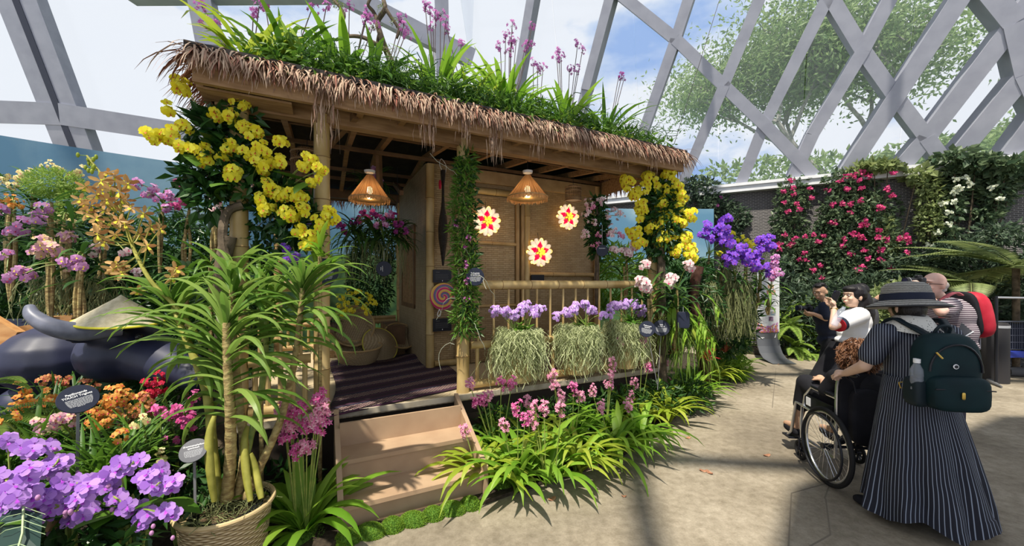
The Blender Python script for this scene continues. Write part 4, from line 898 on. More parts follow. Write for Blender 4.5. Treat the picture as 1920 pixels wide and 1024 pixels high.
for i, b in enumerate(bases):
    f_ = i < 8
    orchid('ground_orchid', ('pink ground orchid clump ' if asg[i] else 'bright strap-leaved orchid clump ') + (names1 + names2)[i % 16], 'orchid', b, [b + V(u(-.05, .05), u(-.05, .05), 0) for k in range(3)],
           [(x, y, b.y - .03) for x, y in asg[i]], [p_pnk, p_mag, p_pnk], p_wpk, lf_bright if i % 3 else lf_yel, 15 if f_ else 11, .60, .052, 'star', .019, 'pink ground orchids along the front of the hut', (.75, 1.45), (1.5, 2.9), 0, .05, 24, fold=.3, lo=.5, seg=8, flatz=1.5)
# left of the steps
b = gr(562, 1000, .03)
orchid('ground_orchid', 'magenta ground orchid clump with broad leaves left of the steps', 'orchid', b, [b + V(u(-.06, .06), u(-.05, .05), 0) for k in range(3)], [(x, y, b.y - .08) for x, y in ((598, 745), (602, 765), (565, 768), (548, 775), (590, 790), (575, 800), (605, 800), (545, 800), (530, 768), (538, 815), (558, 845), (575, 835), (600, 778))], [p_mag, p_pnk], p_wpk, lf_bright, 13, .62, .068, 'star', .024, None, (.75, 1.45), (1.3, 2.7), 0, .05, 20, fold=.25, lo=.5, seg=8, flatz=1.2)
# mossy edging
ml = [.14 + i * .135 for i in range(7)] + [1.24]
for i, x in enumerate(ml):
    c = HT(x, -.915 if i < 7 else -.80, 0); mb = MB(); s_ = MB(); rr = (.072 + .02 * (i % 2), .058, .07)
    vs = []; fs = []; nn = 18; kk = 9
    for a in range(kk + 1):
        for q in range(nn):
            th = PI / 2 * a / kk; ph = 2 * PI * q / nn; d = V(math.cos(ph) * math.sin(th), math.sin(ph) * math.sin(th), math.cos(th)); f = 1 + .18 * noise.noise(d * 4 + c * 7); vs.append((c.x + d.x * rr[0] * f, c.y + d.y * rr[1] * f, d.z * rr[2] * f))
    for a in range(kk):
        for q in range(nn): w_ = (q + 1) % nn; fs.append((a*nn+q, (a+1)*nn+q, (a+1)*nn+w_, a*nn+w_))
    mb.add(vs, fs, 0)
    for q in range(1500):
        d = rnd_dir(0); p = V(c.x + d.x * rr[0], c.y + d.y * rr[1], d.z * rr[2]); mb.leaf(p, d + rnd_dir() * .5, rnd_dir(), .012, .004, 1)
    solo(mb, 'moss_cushion', [moss_m, leafm('moss_blade', (.10, .22, .01), (.28, .42, .05), .3)], ['bright green moss cushion touching the left stringer foot', 'moss cushion second from the left below the steps', 'moss cushion third from the left below the steps', 'moss cushion below the middle of the lowest riser', 'moss cushion just right of the middle of the lowest riser', 'moss cushion third from the right stringer', 'moss cushion next to the right stringer foot', 'moss cushion right of the steps under the orchid leaves'][i], 'moss', (c.x, c.y, 0), 'moss cushions edging the path')

# ================================================================ left garden
# water buffalo sculpture
buf_m = mat('buffalo_navy', (.010, .013, .035), .5, (.028, .032, .075), scale=2.5, spec=.5); horn_m = mat('horn_grey', (.10, .11, .15), .4, (.20, .21, .27), scale=9)
bf = thing('buffalo_statue', 'large dark blue water buffalo statue with sweeping grey horns among the flowers', 'statue', at(150, 760, 2.9) * Vector((1, 1, 0)) if False else V(at(150, 760, 2.9).x, 2.9, .05), 0, None, world=True)
c = at(235, 660, 2.85)
blob([('e', at(-40, 690, 3.15), (.95, .48, .40)), ('e', at(130, 668, 3.0), (.42, .34, .27)), ('e', c, (.30, .24, .22)), ('c', c + V(.1, 0, 0), at(360, 700, 2.7), .2, .12), ('e', at(375, 706, 2.7), (.13, .13, .11)),
      ('c', at(40, 760, 2.85), at(30, 900, 2.85), .14, .1), ('c', at(150, 760, 3.2), at(150, 850, 3.2), .13, .09), ('c', at(-60, 760, 3.3), at(-60, 860, 3.3), .14, .1),
      ('c', at(215, 636, 2.66), at(135, 622, 2.52), .07, .03), ('e', at(160, 628, 2.55), (.13, .03, .06))], 'body', buf_m, bf, .02, 6)
def hornpath(pts, r): mb = MB(); c_ = curve_pts(pts, 6); k = len(c_); mb.tube(c_, [r * (1 - .72 * (i / k) ** 1.6) + .004 for i in range(k)], 12); return mb
hornpath([at(225, 612, 2.65), at(150, 622, 2.5), at(95, 612, 2.42), at(62, 592, 2.4), at(56, 575, 2.42)], .062).build('horn', horn_m, bf)
hornpath([at(235, 600, 3.1), at(170, 606, 3.35), at(110, 598, 3.5), at(75, 602, 3.55), at(40, 616, 3.5)], .07).build('horn', horn_m, bf)
for x, y in ((262, 632),): mb = MB(); mb.ell(at(x, y, 2.62), (.03, .02, .024)); mb.build('eye', mat('eye_gloss', (.01, .01, .012), .08), bf)
ht = thing('conical_hat', 'pale conical straw hat with a yellow rim resting on the buffalo head', 'hat', at(225, 598, 2.68), 0, None, world=True); hc = at(226, 602, 2.68)
mb = MB(); mb.lathe([(.001, .185), (.03, .160), (.235, .004), (.23, 0), (.001, .155)], hc, 36, ax=(.10, -.08, 1)); mb.build('crown', mat('pale_straw', (.42, .37, .24), .8, (.58, .52, .36), scale=30, detail=8, bump=.3), ht)
a, b_, n = frame((.10, -.08, 1)); mb = MB(); mb.tube([hc + a * math.cos(q) * .235 + b_ * math.sin(q) * .235 for q in [2 * PI * i / 36 for i in range(37)]], .008, 6); mb.build('rim_band', mat('yellow_rim', (.72, .66, .05), .5), ht)
ct = thing('wooden_cart', 'orange brown wooden cart frame and blue fabric behind the buffalo', 'cart', at(60, 640, 3.6) * Vector((1, 1, 0)), 0, None, world=True)
ow = mat('orange_wood', (.42, .20, .07), .5, (.55, .30, .12), scale=6, stretch=(1, 5, 5))
for a_, b2, w_, h_ in ((at(-60, 640, 2.75), at(140, 606, 3.0), .06, .09), (at(-20, 610, 2.8), at(30, 640, 2.8), .05, .16), (at(90, 606, 3.3), at(210, 600, 3.5), .3, .12)): mb = MB(); mb.beam(a_, b2, w_, h_); mb.build('beam', ow, ct, False)
mb = MB(); mb.beam(at(-60, 618, 3.4), at(75, 608, 3.5), .7, .05); mb.build('blue_cover', mat('blue_cloth', (.10, .14, .42), .7, (.18, .22, .55), scale=5), ct, False)

# background greenery filling the left garden
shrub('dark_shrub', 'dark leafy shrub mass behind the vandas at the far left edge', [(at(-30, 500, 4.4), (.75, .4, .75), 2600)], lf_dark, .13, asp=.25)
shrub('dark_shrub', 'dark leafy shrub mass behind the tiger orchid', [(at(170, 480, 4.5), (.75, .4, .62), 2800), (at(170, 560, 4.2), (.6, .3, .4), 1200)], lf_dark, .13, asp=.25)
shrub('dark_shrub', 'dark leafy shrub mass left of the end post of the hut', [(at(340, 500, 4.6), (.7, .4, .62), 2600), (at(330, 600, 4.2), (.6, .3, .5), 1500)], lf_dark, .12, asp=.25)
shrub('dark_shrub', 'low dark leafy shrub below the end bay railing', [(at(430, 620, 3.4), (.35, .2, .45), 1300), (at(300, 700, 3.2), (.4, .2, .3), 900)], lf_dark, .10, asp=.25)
shrub('fluffy_asparagus', 'pale yellow green feathery asparagus fern at the upper left', [(at(105, 345, 3.9), (.28, .2, .16), 2200), (at(135, 385, 3.85), (.12, .1, .22), 700)], lf_fern, .05, cat='fern', asp=.2)
fern('garden_fern', 'light green fern frond rising beside the pale yellow orchids', at(110, 360, 3.8), 5, .4, .05, lf_fern, az=(1.8, 3.0), el=(.4, 1.0))
# rear vandas
def vanda(label, cx, cy, Y, cl, pet, lip=p_wpc, nl=16, L=.38, w=.035, r=.032, nb=5, rad=.055, lm=lf_deep, h=.5, grp='vandas in the left garden', style='vanda', face=.9, roots=0, name='vanda_orchid'):
    crn = [at(cx, cy, Y) + V(0, 0, -.12), at(cx, cy, Y), at(cx, cy, Y) + V(.03, 0, .1)]
    b = V(crn[0].x, Y, max(.03, crn[0].z - h)); o = orchid(name, label, 'orchid', b, crn, [(x, y, Y - .22) + tuple(k) for x, y, *k in cl], pet, lip, lm, nl // 3, L, w, style, r, grp, (.0, .9), (1.1, 2.2), .04, rad, nb, trunk=stem_b, face=face)
    if roots: mb = MB(); hangmoss(mb, crn[0], .12, roots, 120, .006); mb.build('aerial_root', rootm, o, False)
    return o
vanda('vanda with pinkish mauve flowers low at the left edge', 20, 430, 3.3, [(28, 432, .07, 8), (45, 418), (5, 480), (12, 520), (2, 395)], p_mau)
vanda('vanda with violet and yellow flowers highest in the left group', 90, 400, 3.5, [(66, 402, .06, 7), (78, 412, .05, 5), (82, 392)], p_mau, lip=p_yel)
vanda('vanda with large pink and cream flower heads in the left group', 95, 470, 3.2, [(75, 452, .06, 8), (92, 462, .05, 6), (70, 475, .05, 6), (104, 470)], p_mpk, lip=p_yel)
vanda('vanda with pale pink flowers right of the large flower heads', 130, 440, 3.4, [(122, 442, .055, 7), (135, 446), (145, 490, .04, 5), (130, 500, .04, 4)], p_mpk, lip=p_pal)
vanda('vanda with purple flowers above the buffalo horn', 150, 500, 3.1, [(142, 486, .05, 6), (152, 498, .04, 4), (128, 496), (38, 505), (48, 512)], p_mau, nl=20, lip=p_yel)
vanda('vanda with pale pink flowers beside the tiger orchid spike', 190, 470, 3.6, [(185, 462, .05, 6), (178, 468), (235, 472), (260, 512, .05, 5)], p_wpk)
vanda('vanda with lilac pink flowers right of the tiger orchid', 300, 400, 4.0, [(262, 345, .06, 7), (285, 352, .06, 7), (300, 370, .05), (318, 368, .06, 7), (275, 365), (312, 390)], p_mau, nl=22)
vanda('vanda with magenta flowers nearest the blue backdrop', 350, 410, 4.1, [(335, 345, .07, 8), (350, 352, .05), (345, 375, .06, 7), (330, 385), (362, 362)], p_mag, nl=22)
vanda('vanda with pale mauve flowers against the end post log', 400, 400, 3.8, [(402, 380, .07, 7), (398, 400, .05), (410, 395)], p_wpk)
vanda('pale yellow orchid spray at the upper left corner', 20, 380, 4.2, [(15, 340, .07, 8), (25, 350, .05), (8, 330)], p_pal, r=.022, nb=8)
vanda('pale yellow orchid spray left of the feathery fern', 60, 360, 4.2, [(50, 328, .08, 10), (42, 336, .05)], p_pal, r=.024, nb=9)
vanda('cream yellow orchid spray beside the tiger orchid tip', 110, 370, 4.2, [(98, 312, .08, 10), (110, 318, .05), (148, 322, .07, 8), (135, 330, .06)], p_pal, r=.024, nb=9)
vanda('golden yellow orchid spray at the left edge under the pale ones', 15, 400, 3.7, [(8, 372, .07, 12), (25, 378, .07, 12), (30, 388, .05)], p_ora, lip=p_yelc, r=.018, nb=9)
vanda('small yellow green orchid spray beside the violet vanda', 120, 420, 3.8, [(118, 412, .06, 9), (135, 418, .05)], p_pal, r=.016, nb=9, nl=9)
mb = MB()
for x in range(40): 
    p = at(60 + x * 4, 520, 3.4); hangmoss(mb, p, .08, .55, 7, .007, curl=.7)
rt = solo(mb, 'root_tangle', rootm, 'tangle of bare aerial roots hanging above the buffalo back', 'roots', at(130, 520, 3.4), kind='stuff', smooth=False)
# orange vanda bed
def low(label, px, py, Y, cl, pet, lip=p_wpc, nl=16, L=.3, w=.016, r=.02, lm=lf_deep, nb=7, rad=.05):
    b = at(px, py, Y); b.z = max(b.z, .04); return orchid('slipper_orchid' if False else 'bedding_orchid', label, 'orchid', V(b.x, b.y, .04), [b, b + V(.06, .05, .02), b + V(-.06, -.03, 0)], [(x, y, Y - .05) for x, y in cl], pet, lip, lm, nl, L, w, 'vanda', r, 'low orange and red orchids in the front bed', (.2, 1.3), (.6, 1.8), .03, rad, nb, trunk=stem_g, tr=.008)
low('orange and yellow orchid clump left of the round sign', 60, 800, 2.35, [(38, 750), (55, 752), (25, 765), (88, 742), (95, 752), (42, 730)], p_ora, p_red)
low('red orchid clump behind the round sign', 110, 760, 2.6, [(85, 712), (100, 705), (115, 715), (120, 728), (165, 720), (180, 728)], p_rus)
low('peach pink orchid clump below the round sign', 110, 860, 2.1, [(75, 795), (95, 800), (88, 808), (118, 780), (135, 785), (108, 790)], p_mpk)
low('orange orchid clump right of the round sign', 210, 840, 2.3, [(190, 755), (205, 760), (178, 765), (222, 748), (232, 742), (215, 735), (192, 770), (175, 795), (205, 790)], p_ora, p_red, nl=20)
low('rusty orchid clump in the middle of the front bed', 270, 830, 2.35, [(262, 750), (278, 745), (255, 765), (270, 770), (240, 785), (220, 780), (165, 790), (185, 800)], [p_rus, p_ora])
low('dark red orchid clump under the cane plant', 290, 790, 2.6, [(282, 715), (295, 708), (300, 728), (285, 735), (270, 735)], p_red)
low('magenta orchid clump left of the basket sign', 330, 830, 2.3, [(288, 775), (300, 768), (315, 778), (328, 772), (340, 770), (350, 788), (335, 790), (358, 792), (362, 748), (320, 820), (258, 862)], p_mag)
low('low green orchid clump with few blooms before the purple moth orchids', 190, 900, 1.95, [(222, 818)], p_ora, nl=26, L=.36, w=.02, lm=lf_mid)
low('low green orchid clump with yellow buds behind the basket', 240, 880, 2.1, [(268, 790), (300, 860)], p_pal, nl=26, L=.34, w=.02, lm=lf_mid)
low('narrow-leaved green orchid clump at the left edge', 20, 880, 2.0, [(8, 790)], p_ora, nl=26, L=.36, w=.02, lm=lf_mid)
shrub('ground_cover', 'dark leafy ground cover filling the front bed', [(at(100, 900, 2.3), (.7, .35, .12), 1500), (at(300, 900, 2.2), (.4, .3, .12), 900), (at(60, 1000, 1.7), (.5, .2, .1), 700), (at(520, 900, 2.9), (.3, .15, .12), 400)], lf_dark, .09, cat='ground cover', asp=.35)['kind'] = 'stuff'
fern('edge_fern', 'yellow green fern fronds reaching in from the left edge below the buffalo', at(-30, 790, 2.1), 8, .42, .075, lf_fern, az=(-.6, .9), el=(.0, .8), seg=18)
fern('edge_fern', 'single fern frond against the buffalo flank at the left edge', at(-20, 720, 2.1), 2, .3, .05, lf_fern, az=(-.2, .3), el=(.4, .8), seg=16)
# purple moth orchids, front left : petals large, blooms built one by one
def phal(label, base, px_list, Y, r=.035):
    b = at(*base); b.z = max(.05, b.z); o = thing('moth_orchid', label, 'orchid', V(b.x, b.y, .04), 0, 'purple moth orchids in the front left corner', world=True)
    crn = [b, b + V(.08, .03, 0), b + V(-.07, .03, 0)]; fol('foliage', lf_mid, o, crn, 3, .22, .085, (.0, .7), (.7, 1.5), 6, None, .15, .6)
    mb = MB(); 
    for c in crn: mb.tube([V(b.x, b.y, .04), c], .01, 6)
    mb.build('stem', stem_g, o)
    for grp in px_list:
        pts = [at(x, y, Y + u(-.05, .05)) for x, y in grp]; mb = MB(); oc = near(crn, pts[0]); mb.tube(curve_pts([oc, oc.lerp(pts[0], .6) + V(0, 0, .08)] + pts, 4), .0035, 5)
        sk = mb.build('flower_spike', stem_g, o)
        for p in pts:
            for k in range(2 if len(pts) < 8 else 1):
                mb = MB(); q = p + rnd_dir() * .022; n_ = ((CAMP - q).normalized() + rnd_dir() * .55 + V(0, 0, .35)).normalized(); mb.blossom(q, n_, r * u(.85, 1.1), 'phal', 0, 1); mb.build('blossom', [p_lav, p_lavc], sk)
        for k in range(3): mb = MB(); q = pts[-1] + rnd_dir() * .05 + V(0, 0, -.06); mb.ell(q, (.008, .008, .011), 0, 8); mb.build('bud', p_mau, sk)
phal('purple moth orchid sprays at the far left, upper one', (20, 930, 1.75), [[(12, 828), (30, 838), (48, 836), (60, 845), (72, 838), (85, 836)], [(95, 868), (110, 860), (100, 875), (80, 885), (118, 878)]], 1.72)
phal('purple moth orchid heap at the far left, lower one', (20, 985, 1.55), [[(10, 900), (22, 912), (8, 925), (30, 900), (42, 905), (50, 888)], [(5, 945), (20, 938), (38, 930), (48, 918), (15, 952)], [(30, 945), (45, 938), (5, 890)]], 1.5, .037)
phal('purple moth orchid spray hanging toward the bottom left', (140, 960, 1.7), [[(112, 905), (125, 900), (140, 903), (152, 912)], [(85, 940), (98, 945), (110, 950), (78, 958), (95, 935)], [(150, 942), (142, 965), (156, 958), (72, 962)]], 1.62, .037)
phal('purple moth orchid with the fullest flower heads near the basket', (240, 960, 1.75), [[(170, 905), (180, 910), (195, 914), (185, 898)], [(215, 882), (228, 878), (222, 892), (235, 870), (250, 868), (210, 900)], [(262, 905), (278, 900), (290, 912), (300, 905), (310, 918), (318, 908), (296, 895)], [(205, 940), (222, 938), (232, 945), (212, 930)], [(255, 960), (262, 975), (278, 965), (286, 972), (270, 955), (312, 965)], [(275, 890), (290, 885)]], 1.7, .037)
# crystal leaf plant in the corner
cl_ = thing('veined_leaf_plant', 'dark velvet leaf with pale ribs in the bottom left corner', 'plant', at(40, 1060, 1.45) * Vector((1, 1, 0)) + V(0, 0, .1), 0, None, world=True)
mb = MB(); c0 = at(40, 960, 1.5); mb.add([at(x, y, Y) for x, y, Y in ((42, 955, 1.5), (-10, 960, 1.5), (-30, 1040, 1.42), (20, 1080, 1.36), (75, 1030, 1.42), (80, 965, 1.5), (42, 1000, 1.43))], [(0, 1, 6), (1, 2, 6), (2, 3, 6), (3, 4, 6), (4, 5, 6), (5, 0, 6)]); mb.build('leaf', leafm('velvet_leaf', (.012, .035, .03), (.02, .05, .04), .05), cl_, False)
mb = MB(); L1 = [at(44, 950, 1.485), at(42, 1000, 1.415), at(25, 1060, 1.37)]; mb.tube(L1, .004, 5)
for k in range(6):
    p = L1[0].lerp(L1[1], k / 4) if k < 4 else L1[1].lerp(L1[2], (k - 3) / 3)
    for s_ in (-1, 1): mb.tube([p, p + V(s_ * .05, -.01, -.008), p + V(s_ * .085, -.0, -.03)], .0012, 4)
mb.build('vein', mat('pale_vein', (.32, .42, .22), .5), cl_)
# brown clay shards
for x, y, lb in ((105, 975, 'curved brown husk at the foot of the purple orchids'), (150, 910, 'tan husk piece behind the purple orchid spray')):
    c = at(x, y, 1.85); mb = MB(); mb.ell(c, (.10, .05, .03), 0, 12, (.4, .3, 1)); solo(mb, 'husk', mat('husk_tan', (.34, .18, .09), .7, (.5, .3, .16), scale=10), lb, 'husk', c)
for x, y, rr, lb in ((60, 1000, .17, 'mossy mound under the purple orchids at bottom left'), (200, 1000, .16, 'mossy mound under the fullest purple orchid'), (300, 1000, .12, 'mossy mound left of the wicker basket'), (560, 1010, .16, 'mossy mound between basket and steps')):
    c = gr(x, y + 60) if x < 400 else gr(x, y); mb = MB(); mb.ell(V(c.x, c.y, .0), (rr, rr * .7, rr * .5), 0, 16)
    for q in range(900): d = rnd_dir(0); p = V(c.x + d.x * rr, c.y + d.y * rr * .7, d.z * rr * .5); mb.leaf(p, d + rnd_dir() * .6, rnd_dir(), .018, .006, 1)
    solo(mb, 'moss_mound', [moss_m, leafm('moss_dark', (.04, .10, .01), (.12, .20, .03), .2)], lb, 'moss', V(c.x, c.y, 0))

# ---------------------------------------------------------------- the wicker basket with the cane orchid
BX = at(425, 945, 2.12); bz = BX.z
pot = thing('wicker_basket', 'large round wicker planting basket at the bottom left of the steps', 'basket', V(BX.x, BX.y, 0)); mb = MB()
mb.lathe([(.001, 0), (.165, .0), (.19, .14), (.215, bz - .015), (.224, bz - .02), (.230, bz), (.224, bz + .012), (.21, bz), (.204, bz - .03), (.001, bz - .06)], n=48); mb.build('basket_body', wicker, pot)
mb = MB(); mb.tube([V(math.cos(q) * .222, math.sin(q) * .222, bz) for q in [2 * PI * i / 48 for i in range(49)]], .012, 8); mb.build('rim', mat('rim_cane', (.55, .42, .22), .5), pot)
mb = MB(); mb.lathe([(.200, bz - .035), (.209, bz - .01), (.208, bz - .04)], n=36); mb.build('liner', black_m, pot)
cp_ = thing('tiger_orchid', 'tall cane orchid with arching leaf crowns and speckled flower spike in the wicker basket', 'orchid', V(BX.x, BX.y, bz - .05), 0, None, world=True)
canes = [([(425, 940, 2.1), (432, 860, 2.1), (432, 780, 2.08), (428, 700, 2.06), (425, 640, 2.06), (425, 605, 2.06)], .028, stem_b, .42, 15, 790, 600),
         ([(445, 935, 2.15), (458, 850, 2.2), (447, 740, 2.28), (438, 640, 2.3), (436, 560, 2.3), (438, 520, 2.3)], .024, stem_b, .36, 9, 620, 515),
         ([(460, 935, 2.15), (490, 870, 2.2), (525, 790, 2.25), (548, 700, 2.3), (560, 620, 2.3), (567, 540, 2.3)], .022, stem_b, .40, 11, 640, 535),
         ([(440, 935, 2.2), (470, 820, 2.5), (495, 700, 2.6), (500, 600, 2.6), (503, 560, 2.6)], .02, stem_g, .36, 10, 680, 560),
         ([(410, 940, 2.1), (400, 850, 2.15), (388, 740, 2.2), (360, 660, 2.22), (338, 610, 2.25), (322, 575, 2.28)], .024, stem_y, .38, 10, 680, 570)]
lfc = leafm('cane_leaf', (.10, .22, .03), (.26, .38, .08), .45, .35)
for pts, r_, m_, L, nl, ya, yb in canes:
    c = curve_pts([at(*p) for p in pts], 6); k = len(c); mb = MB(); mb.tube(c, [r_ * (1.05 - .45 * i / k) * (1 + .12 * (i % 2)) for i in range(k)], 10); cn = mb.build('cane', m_, cp_); nl = int(nl * 1.9)
    za, zb = at(0, ya, c[-1].y).z, c[-1].z; mb = MB(); side = u(-.5, .5)
    for i in range(nl * 2):
        z = za + (zb - za) * (i / (nl * 2)) ** .8; j = min(range(k), key=lambda q: abs(c[q].z - z)); az = side + (PI if i % 2 else 0) + u(-.7, .7); q = i / (nl * 2)
        mb.blade(c[j], az, L * u(.85, 1.3), .046, .15 + .95 * q + u(-.1, .2), 1.4 + u(0, 1.1), 8, 0, .4, .7)
    for i in range(6): mb.blade(c[-1], u(0, 6.28), L * u(.6, .9), .036, u(.9, 1.45), u(1.0, 2.3), 7, 0, .4, .7)
    mb.build('foliage', lfc, cn)
for pts in ([(402, 940, 2.0), (394, 880, 2.0), (392, 820, 2.02), (402, 780, 2.05)], [(470, 940, 2.05), (462, 890, 2.1), (458, 830, 2.15), (464, 800, 2.2)], [(490, 935, 2.1), (478, 880, 2.15), (470, 850, 2.15)]):
    c = curve_pts([at(*p) for p in pts], 4); k = len(c); mb = MB(); mb.tube(c, [.010 + .011 * math.sin(PI * min(1, (i + 1) / k)) for i in range(k)], 10); mb.build('pseudobulb', stem_y, cp_)
c = curve_pts([at(378, 640, 2.22), at(330, 575, 2.25), at(285, 530, 2.25), at(252, 470, 2.3), at(225, 395, 2.35), at(195, 335, 2.4), at(163, 292, 2.45)], 6); k = len(c); mb = MB(); mb.tube(c, [.014 - .009 * i / k for i in range(k)], 8); fs_ = mb.build('flower_spike', stem_y, cp_)
TG = [(270,400),(235,420),(282,425),(300,430),(262,440),(275,462),(215,440),(200,375),(180,365),(160,350),(210,385),(225,360),(240,345),(190,340),(215,330),(180,410),(195,395),(170,385),(235,375),(205,350),(150,375),(165,400),(185,425),(210,415),(212,505),(228,512),(218,495),(330,505),(322,520),(184,440),(245,390),(258,545),(195,455)]
for x, y in TG:
    p = at(x, y, 2.28 + u(-.08, .08)); j = min(range(k), key=lambda q: (c[q] - (p + V(.04, 0, -.05))).length); mb = MB(); n_ = ((CAMP - p).normalized() + rnd_dir() * .7).normalized()
    mb.tube([c[j], c[j].lerp(p, .5) + V(0, 0, -.012), p], .0035, 5, 2); mb.blossom(p, n_, u(.045, .062), 'tiger', 0, 1); 
    if R.random() < .5: mb.blossom(p + rnd_dir() * .04, n_ + rnd_dir() * .5, .045, 'tiger', 0, 1)
    mb.build('blossom', [p_tig, p_yel, stem_y], fs_)
for i in range(34):
    j = k - 1 - int(u(0, 12)); p = c[j] + rnd_dir() * u(.02, .06); mb = MB(); mb.tube([c[j], p], .002, 4); mb.ell(p, (.009, .009, .017), 0, 8); mb.build('bud', lf_yel, fs_)
mb = MB()
for i in range(260):
    a = u(0, 6.28); p = V(BX.x + math.cos(a) * u(.02, .17), BX.y + math.sin(a) * u(.02, .17), bz - .04); pts = [p]; d = rnd_dir(.2)
    for q in range(5): d = (d + rnd_dir() * .7 + V(0, 0, -.1)).normalized(); pts.append(pts[-1] + d * .03)
    mb.ribbon(pts, .004, 0, rnd_dir())
mb.build('root_mass', rootm, cp_, False)
mb = MB(); mb.lathe([(.001, .03), (.12, .02), (.199, 0), (.001, -.01)], V(BX.x, BX.y, bz - .055), 28); mb.build('bark_mulch', mat('mulch', (.05, .035, .02), .95, (.14, .09, .05), scale=40, bump=1), cp_)

# ---------------------------------------------------------------- hanging vandas inside the open bay
def inside(label, x, y, Y, cl, pet, L=.5, nl=57, roots=.5, grp='hanging orchids inside the open bay'):
    c = at(x, y, Y); o = orchid('hanging_vanda', label, 'orchid', c, [c, c + V(0, 0, .06), c + V(0, 0, -.07)], [(a, b, Y - .12) for a, b in cl], pet, p_wpc, lf_deep, nl // 3, L, .030, 'vanda', .03, grp, (-.2, 1.0), (1.4, 2.6), .03, .05, 6)
    mb = MB(); hangmoss(mb, c - V(0, 0, .1), .12, roots, 45, .005); mb.build('aerial_root', rootm, o, False)
    mb = MB(); mb.tube([c + V(0, 0, .05), V(c.x, c.y, 3.0)], .003, 4); mb.build('wire', black_m, o); return o
inside('hanging vanda with purple flowers and long arching leaves, left in the open bay', 665, 440, 4.6, [(640, 425), (660, 418), (645, 435), (680, 400), (690, 410), (672, 412), (700, 405)], p_dpu)
inside('hanging vanda with mauve flowers in the middle of the open bay', 705, 440, 4.5, [(700, 398), (715, 405), (708, 420), (730, 400), (722, 418), (745, 420)], [p_mau, p_dpu])
inside('hanging vanda with dusky flowers nearest the side wall', 745, 440, 4.6, [(740, 405), (752, 420), (760, 432), (742, 430)], p_dpu, L=.34)
inside('hanging vanda high under the roof with dull pink flowers', 700, 350, 4.9, [(695, 322), (708, 330), (702, 316), (712, 338)], p_mau, L=.40)
b = HT(.12, 1.9, .98); 
orchid('yellow_potted_orchid', 'pot of small yellow orchids in shade behind the tilted baskets', 'potted orchid', b, [b + V(0, 0, .1)], [(x, y, b.y) for x, y in ((640, 560), (655, 550), (672, 548), (690, 555), (650, 570), (670, 565), (685, 572), (700, 568), (662, 580), (635, 572), (645, 585), (690, 585))], p_yel, p_yelc, lf_dark, 14, .22, .05, 'phal', .024, None, (.2, 1.2), (.8, 1.8), .03, .06, 9, trunk=bark, tr=.05)
# orchids behind the cane plant
for x, y, Y, lb, pt in ((585, 395, 3.4, 'deep purple orchid in shadow behind the left front post', p_pur), (545, 470, 3.0, 'dark purple orchid in shadow behind the cane leaves', p_pur)):
    c = at(x, y, Y); orchid('shade_orchid', lb, 'orchid', c, [c], [(x - 10, y - 5, Y - .1), (x + 8, y + 10, Y - .1), (x - 5, y + 18, Y - .1)], pt, p_dpu, lf_dark, 12, .3, .025, 'vanda', .025, None, (.2, 1.3), (.8, 1.8))
for x, y, Y, lb in ((350, 520, 3.0, 'strap-leaved plant behind the cane plant, left of the log'), (395, 500, 2.9, 'strap-leaved plant at the foot of the end post log'), (490, 520, 2.8, 'strap-leaved plant between the log and the left front post'), (600, 480, 2.85, 'bright strap-leaved plant at the left front post below the yellow flowers')):
    c = at(x, y, Y); o = thing('strap_leaf_plant', lb, 'plant', c, 0, 'strap-leaved plants around the end post', world=True); fol('foliage', lf_mid if x < 590 else lf_bright, o, [c, c - V(0, 0, .15)], 14, .34, .03, (.2, 1.3), (1, 2.2), 7)
    mb = MB(); mb.tube([V(c.x, c.y, .1), c], .014, 6); mb.build('stem', stem_b, o)
# moss and small growths on the left post

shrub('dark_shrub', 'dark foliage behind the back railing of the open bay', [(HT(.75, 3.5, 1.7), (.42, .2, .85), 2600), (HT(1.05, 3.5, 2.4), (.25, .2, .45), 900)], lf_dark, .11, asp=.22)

# ================================================================ right garden beyond the hut
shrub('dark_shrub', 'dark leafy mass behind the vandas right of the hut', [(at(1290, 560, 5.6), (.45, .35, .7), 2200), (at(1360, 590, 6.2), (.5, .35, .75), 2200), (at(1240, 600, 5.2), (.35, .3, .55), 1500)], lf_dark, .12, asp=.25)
shrub('leafy_shrub', 'sunlit bright green plants seen between hut wall and yellow tower', [(at(1150, 520, 6.2), (.6, .4, .55), 1600)], lf_bright, .16, asp=.2)
shrub('leafy_shrub', 'sunlit grassy plants beside the base of the display stand', [(at(1368, 640, 6.6), (.28, .25, .45), 900), (at(1370, 690, 6.4), (.26, .25, .2), 500)], lf_bright, .18, asp=.12)
def rv(label, cx, cy, Y, cl, pet, **k): return vanda(label, cx, cy, Y, cl, pet, grp='vandas right of the hut', **k)
WP = [(1160, 470), (1175, 478), (1185, 465), (1215, 497), (1206, 535), (1215, 528), (1262, 522), (1255, 530), (1268, 530), (1288, 500), (1298, 505), (1280, 495)]
rv('white and pink speckled vanda beside the end of the handrail', 1215, 560, 4.4, [(1205, 532, .08, 9), (1215, 540, .06, 6), (1208, 495, .07, 7)], p_wpk, nl=24, r=.045, L=.5, w=.04)
rv('white and pink speckled vanda below the right yellow flowers', 1265, 560, 4.5, [(1262, 522, .08, 9), (1255, 532, .06, 5), (1290, 498, .07, 8)], p_wpk, nl=24, r=.045, L=.5, w=.04)
rv('pale pink vanda in the gap between hut and yellow tower', 1170, 500, 4.9, [(1155, 468, .07, 7), (1175, 475, .08, 8), (1190, 462, .06, 6)], p_wpk, nl=20, r=.04, L=.5, w=.035)
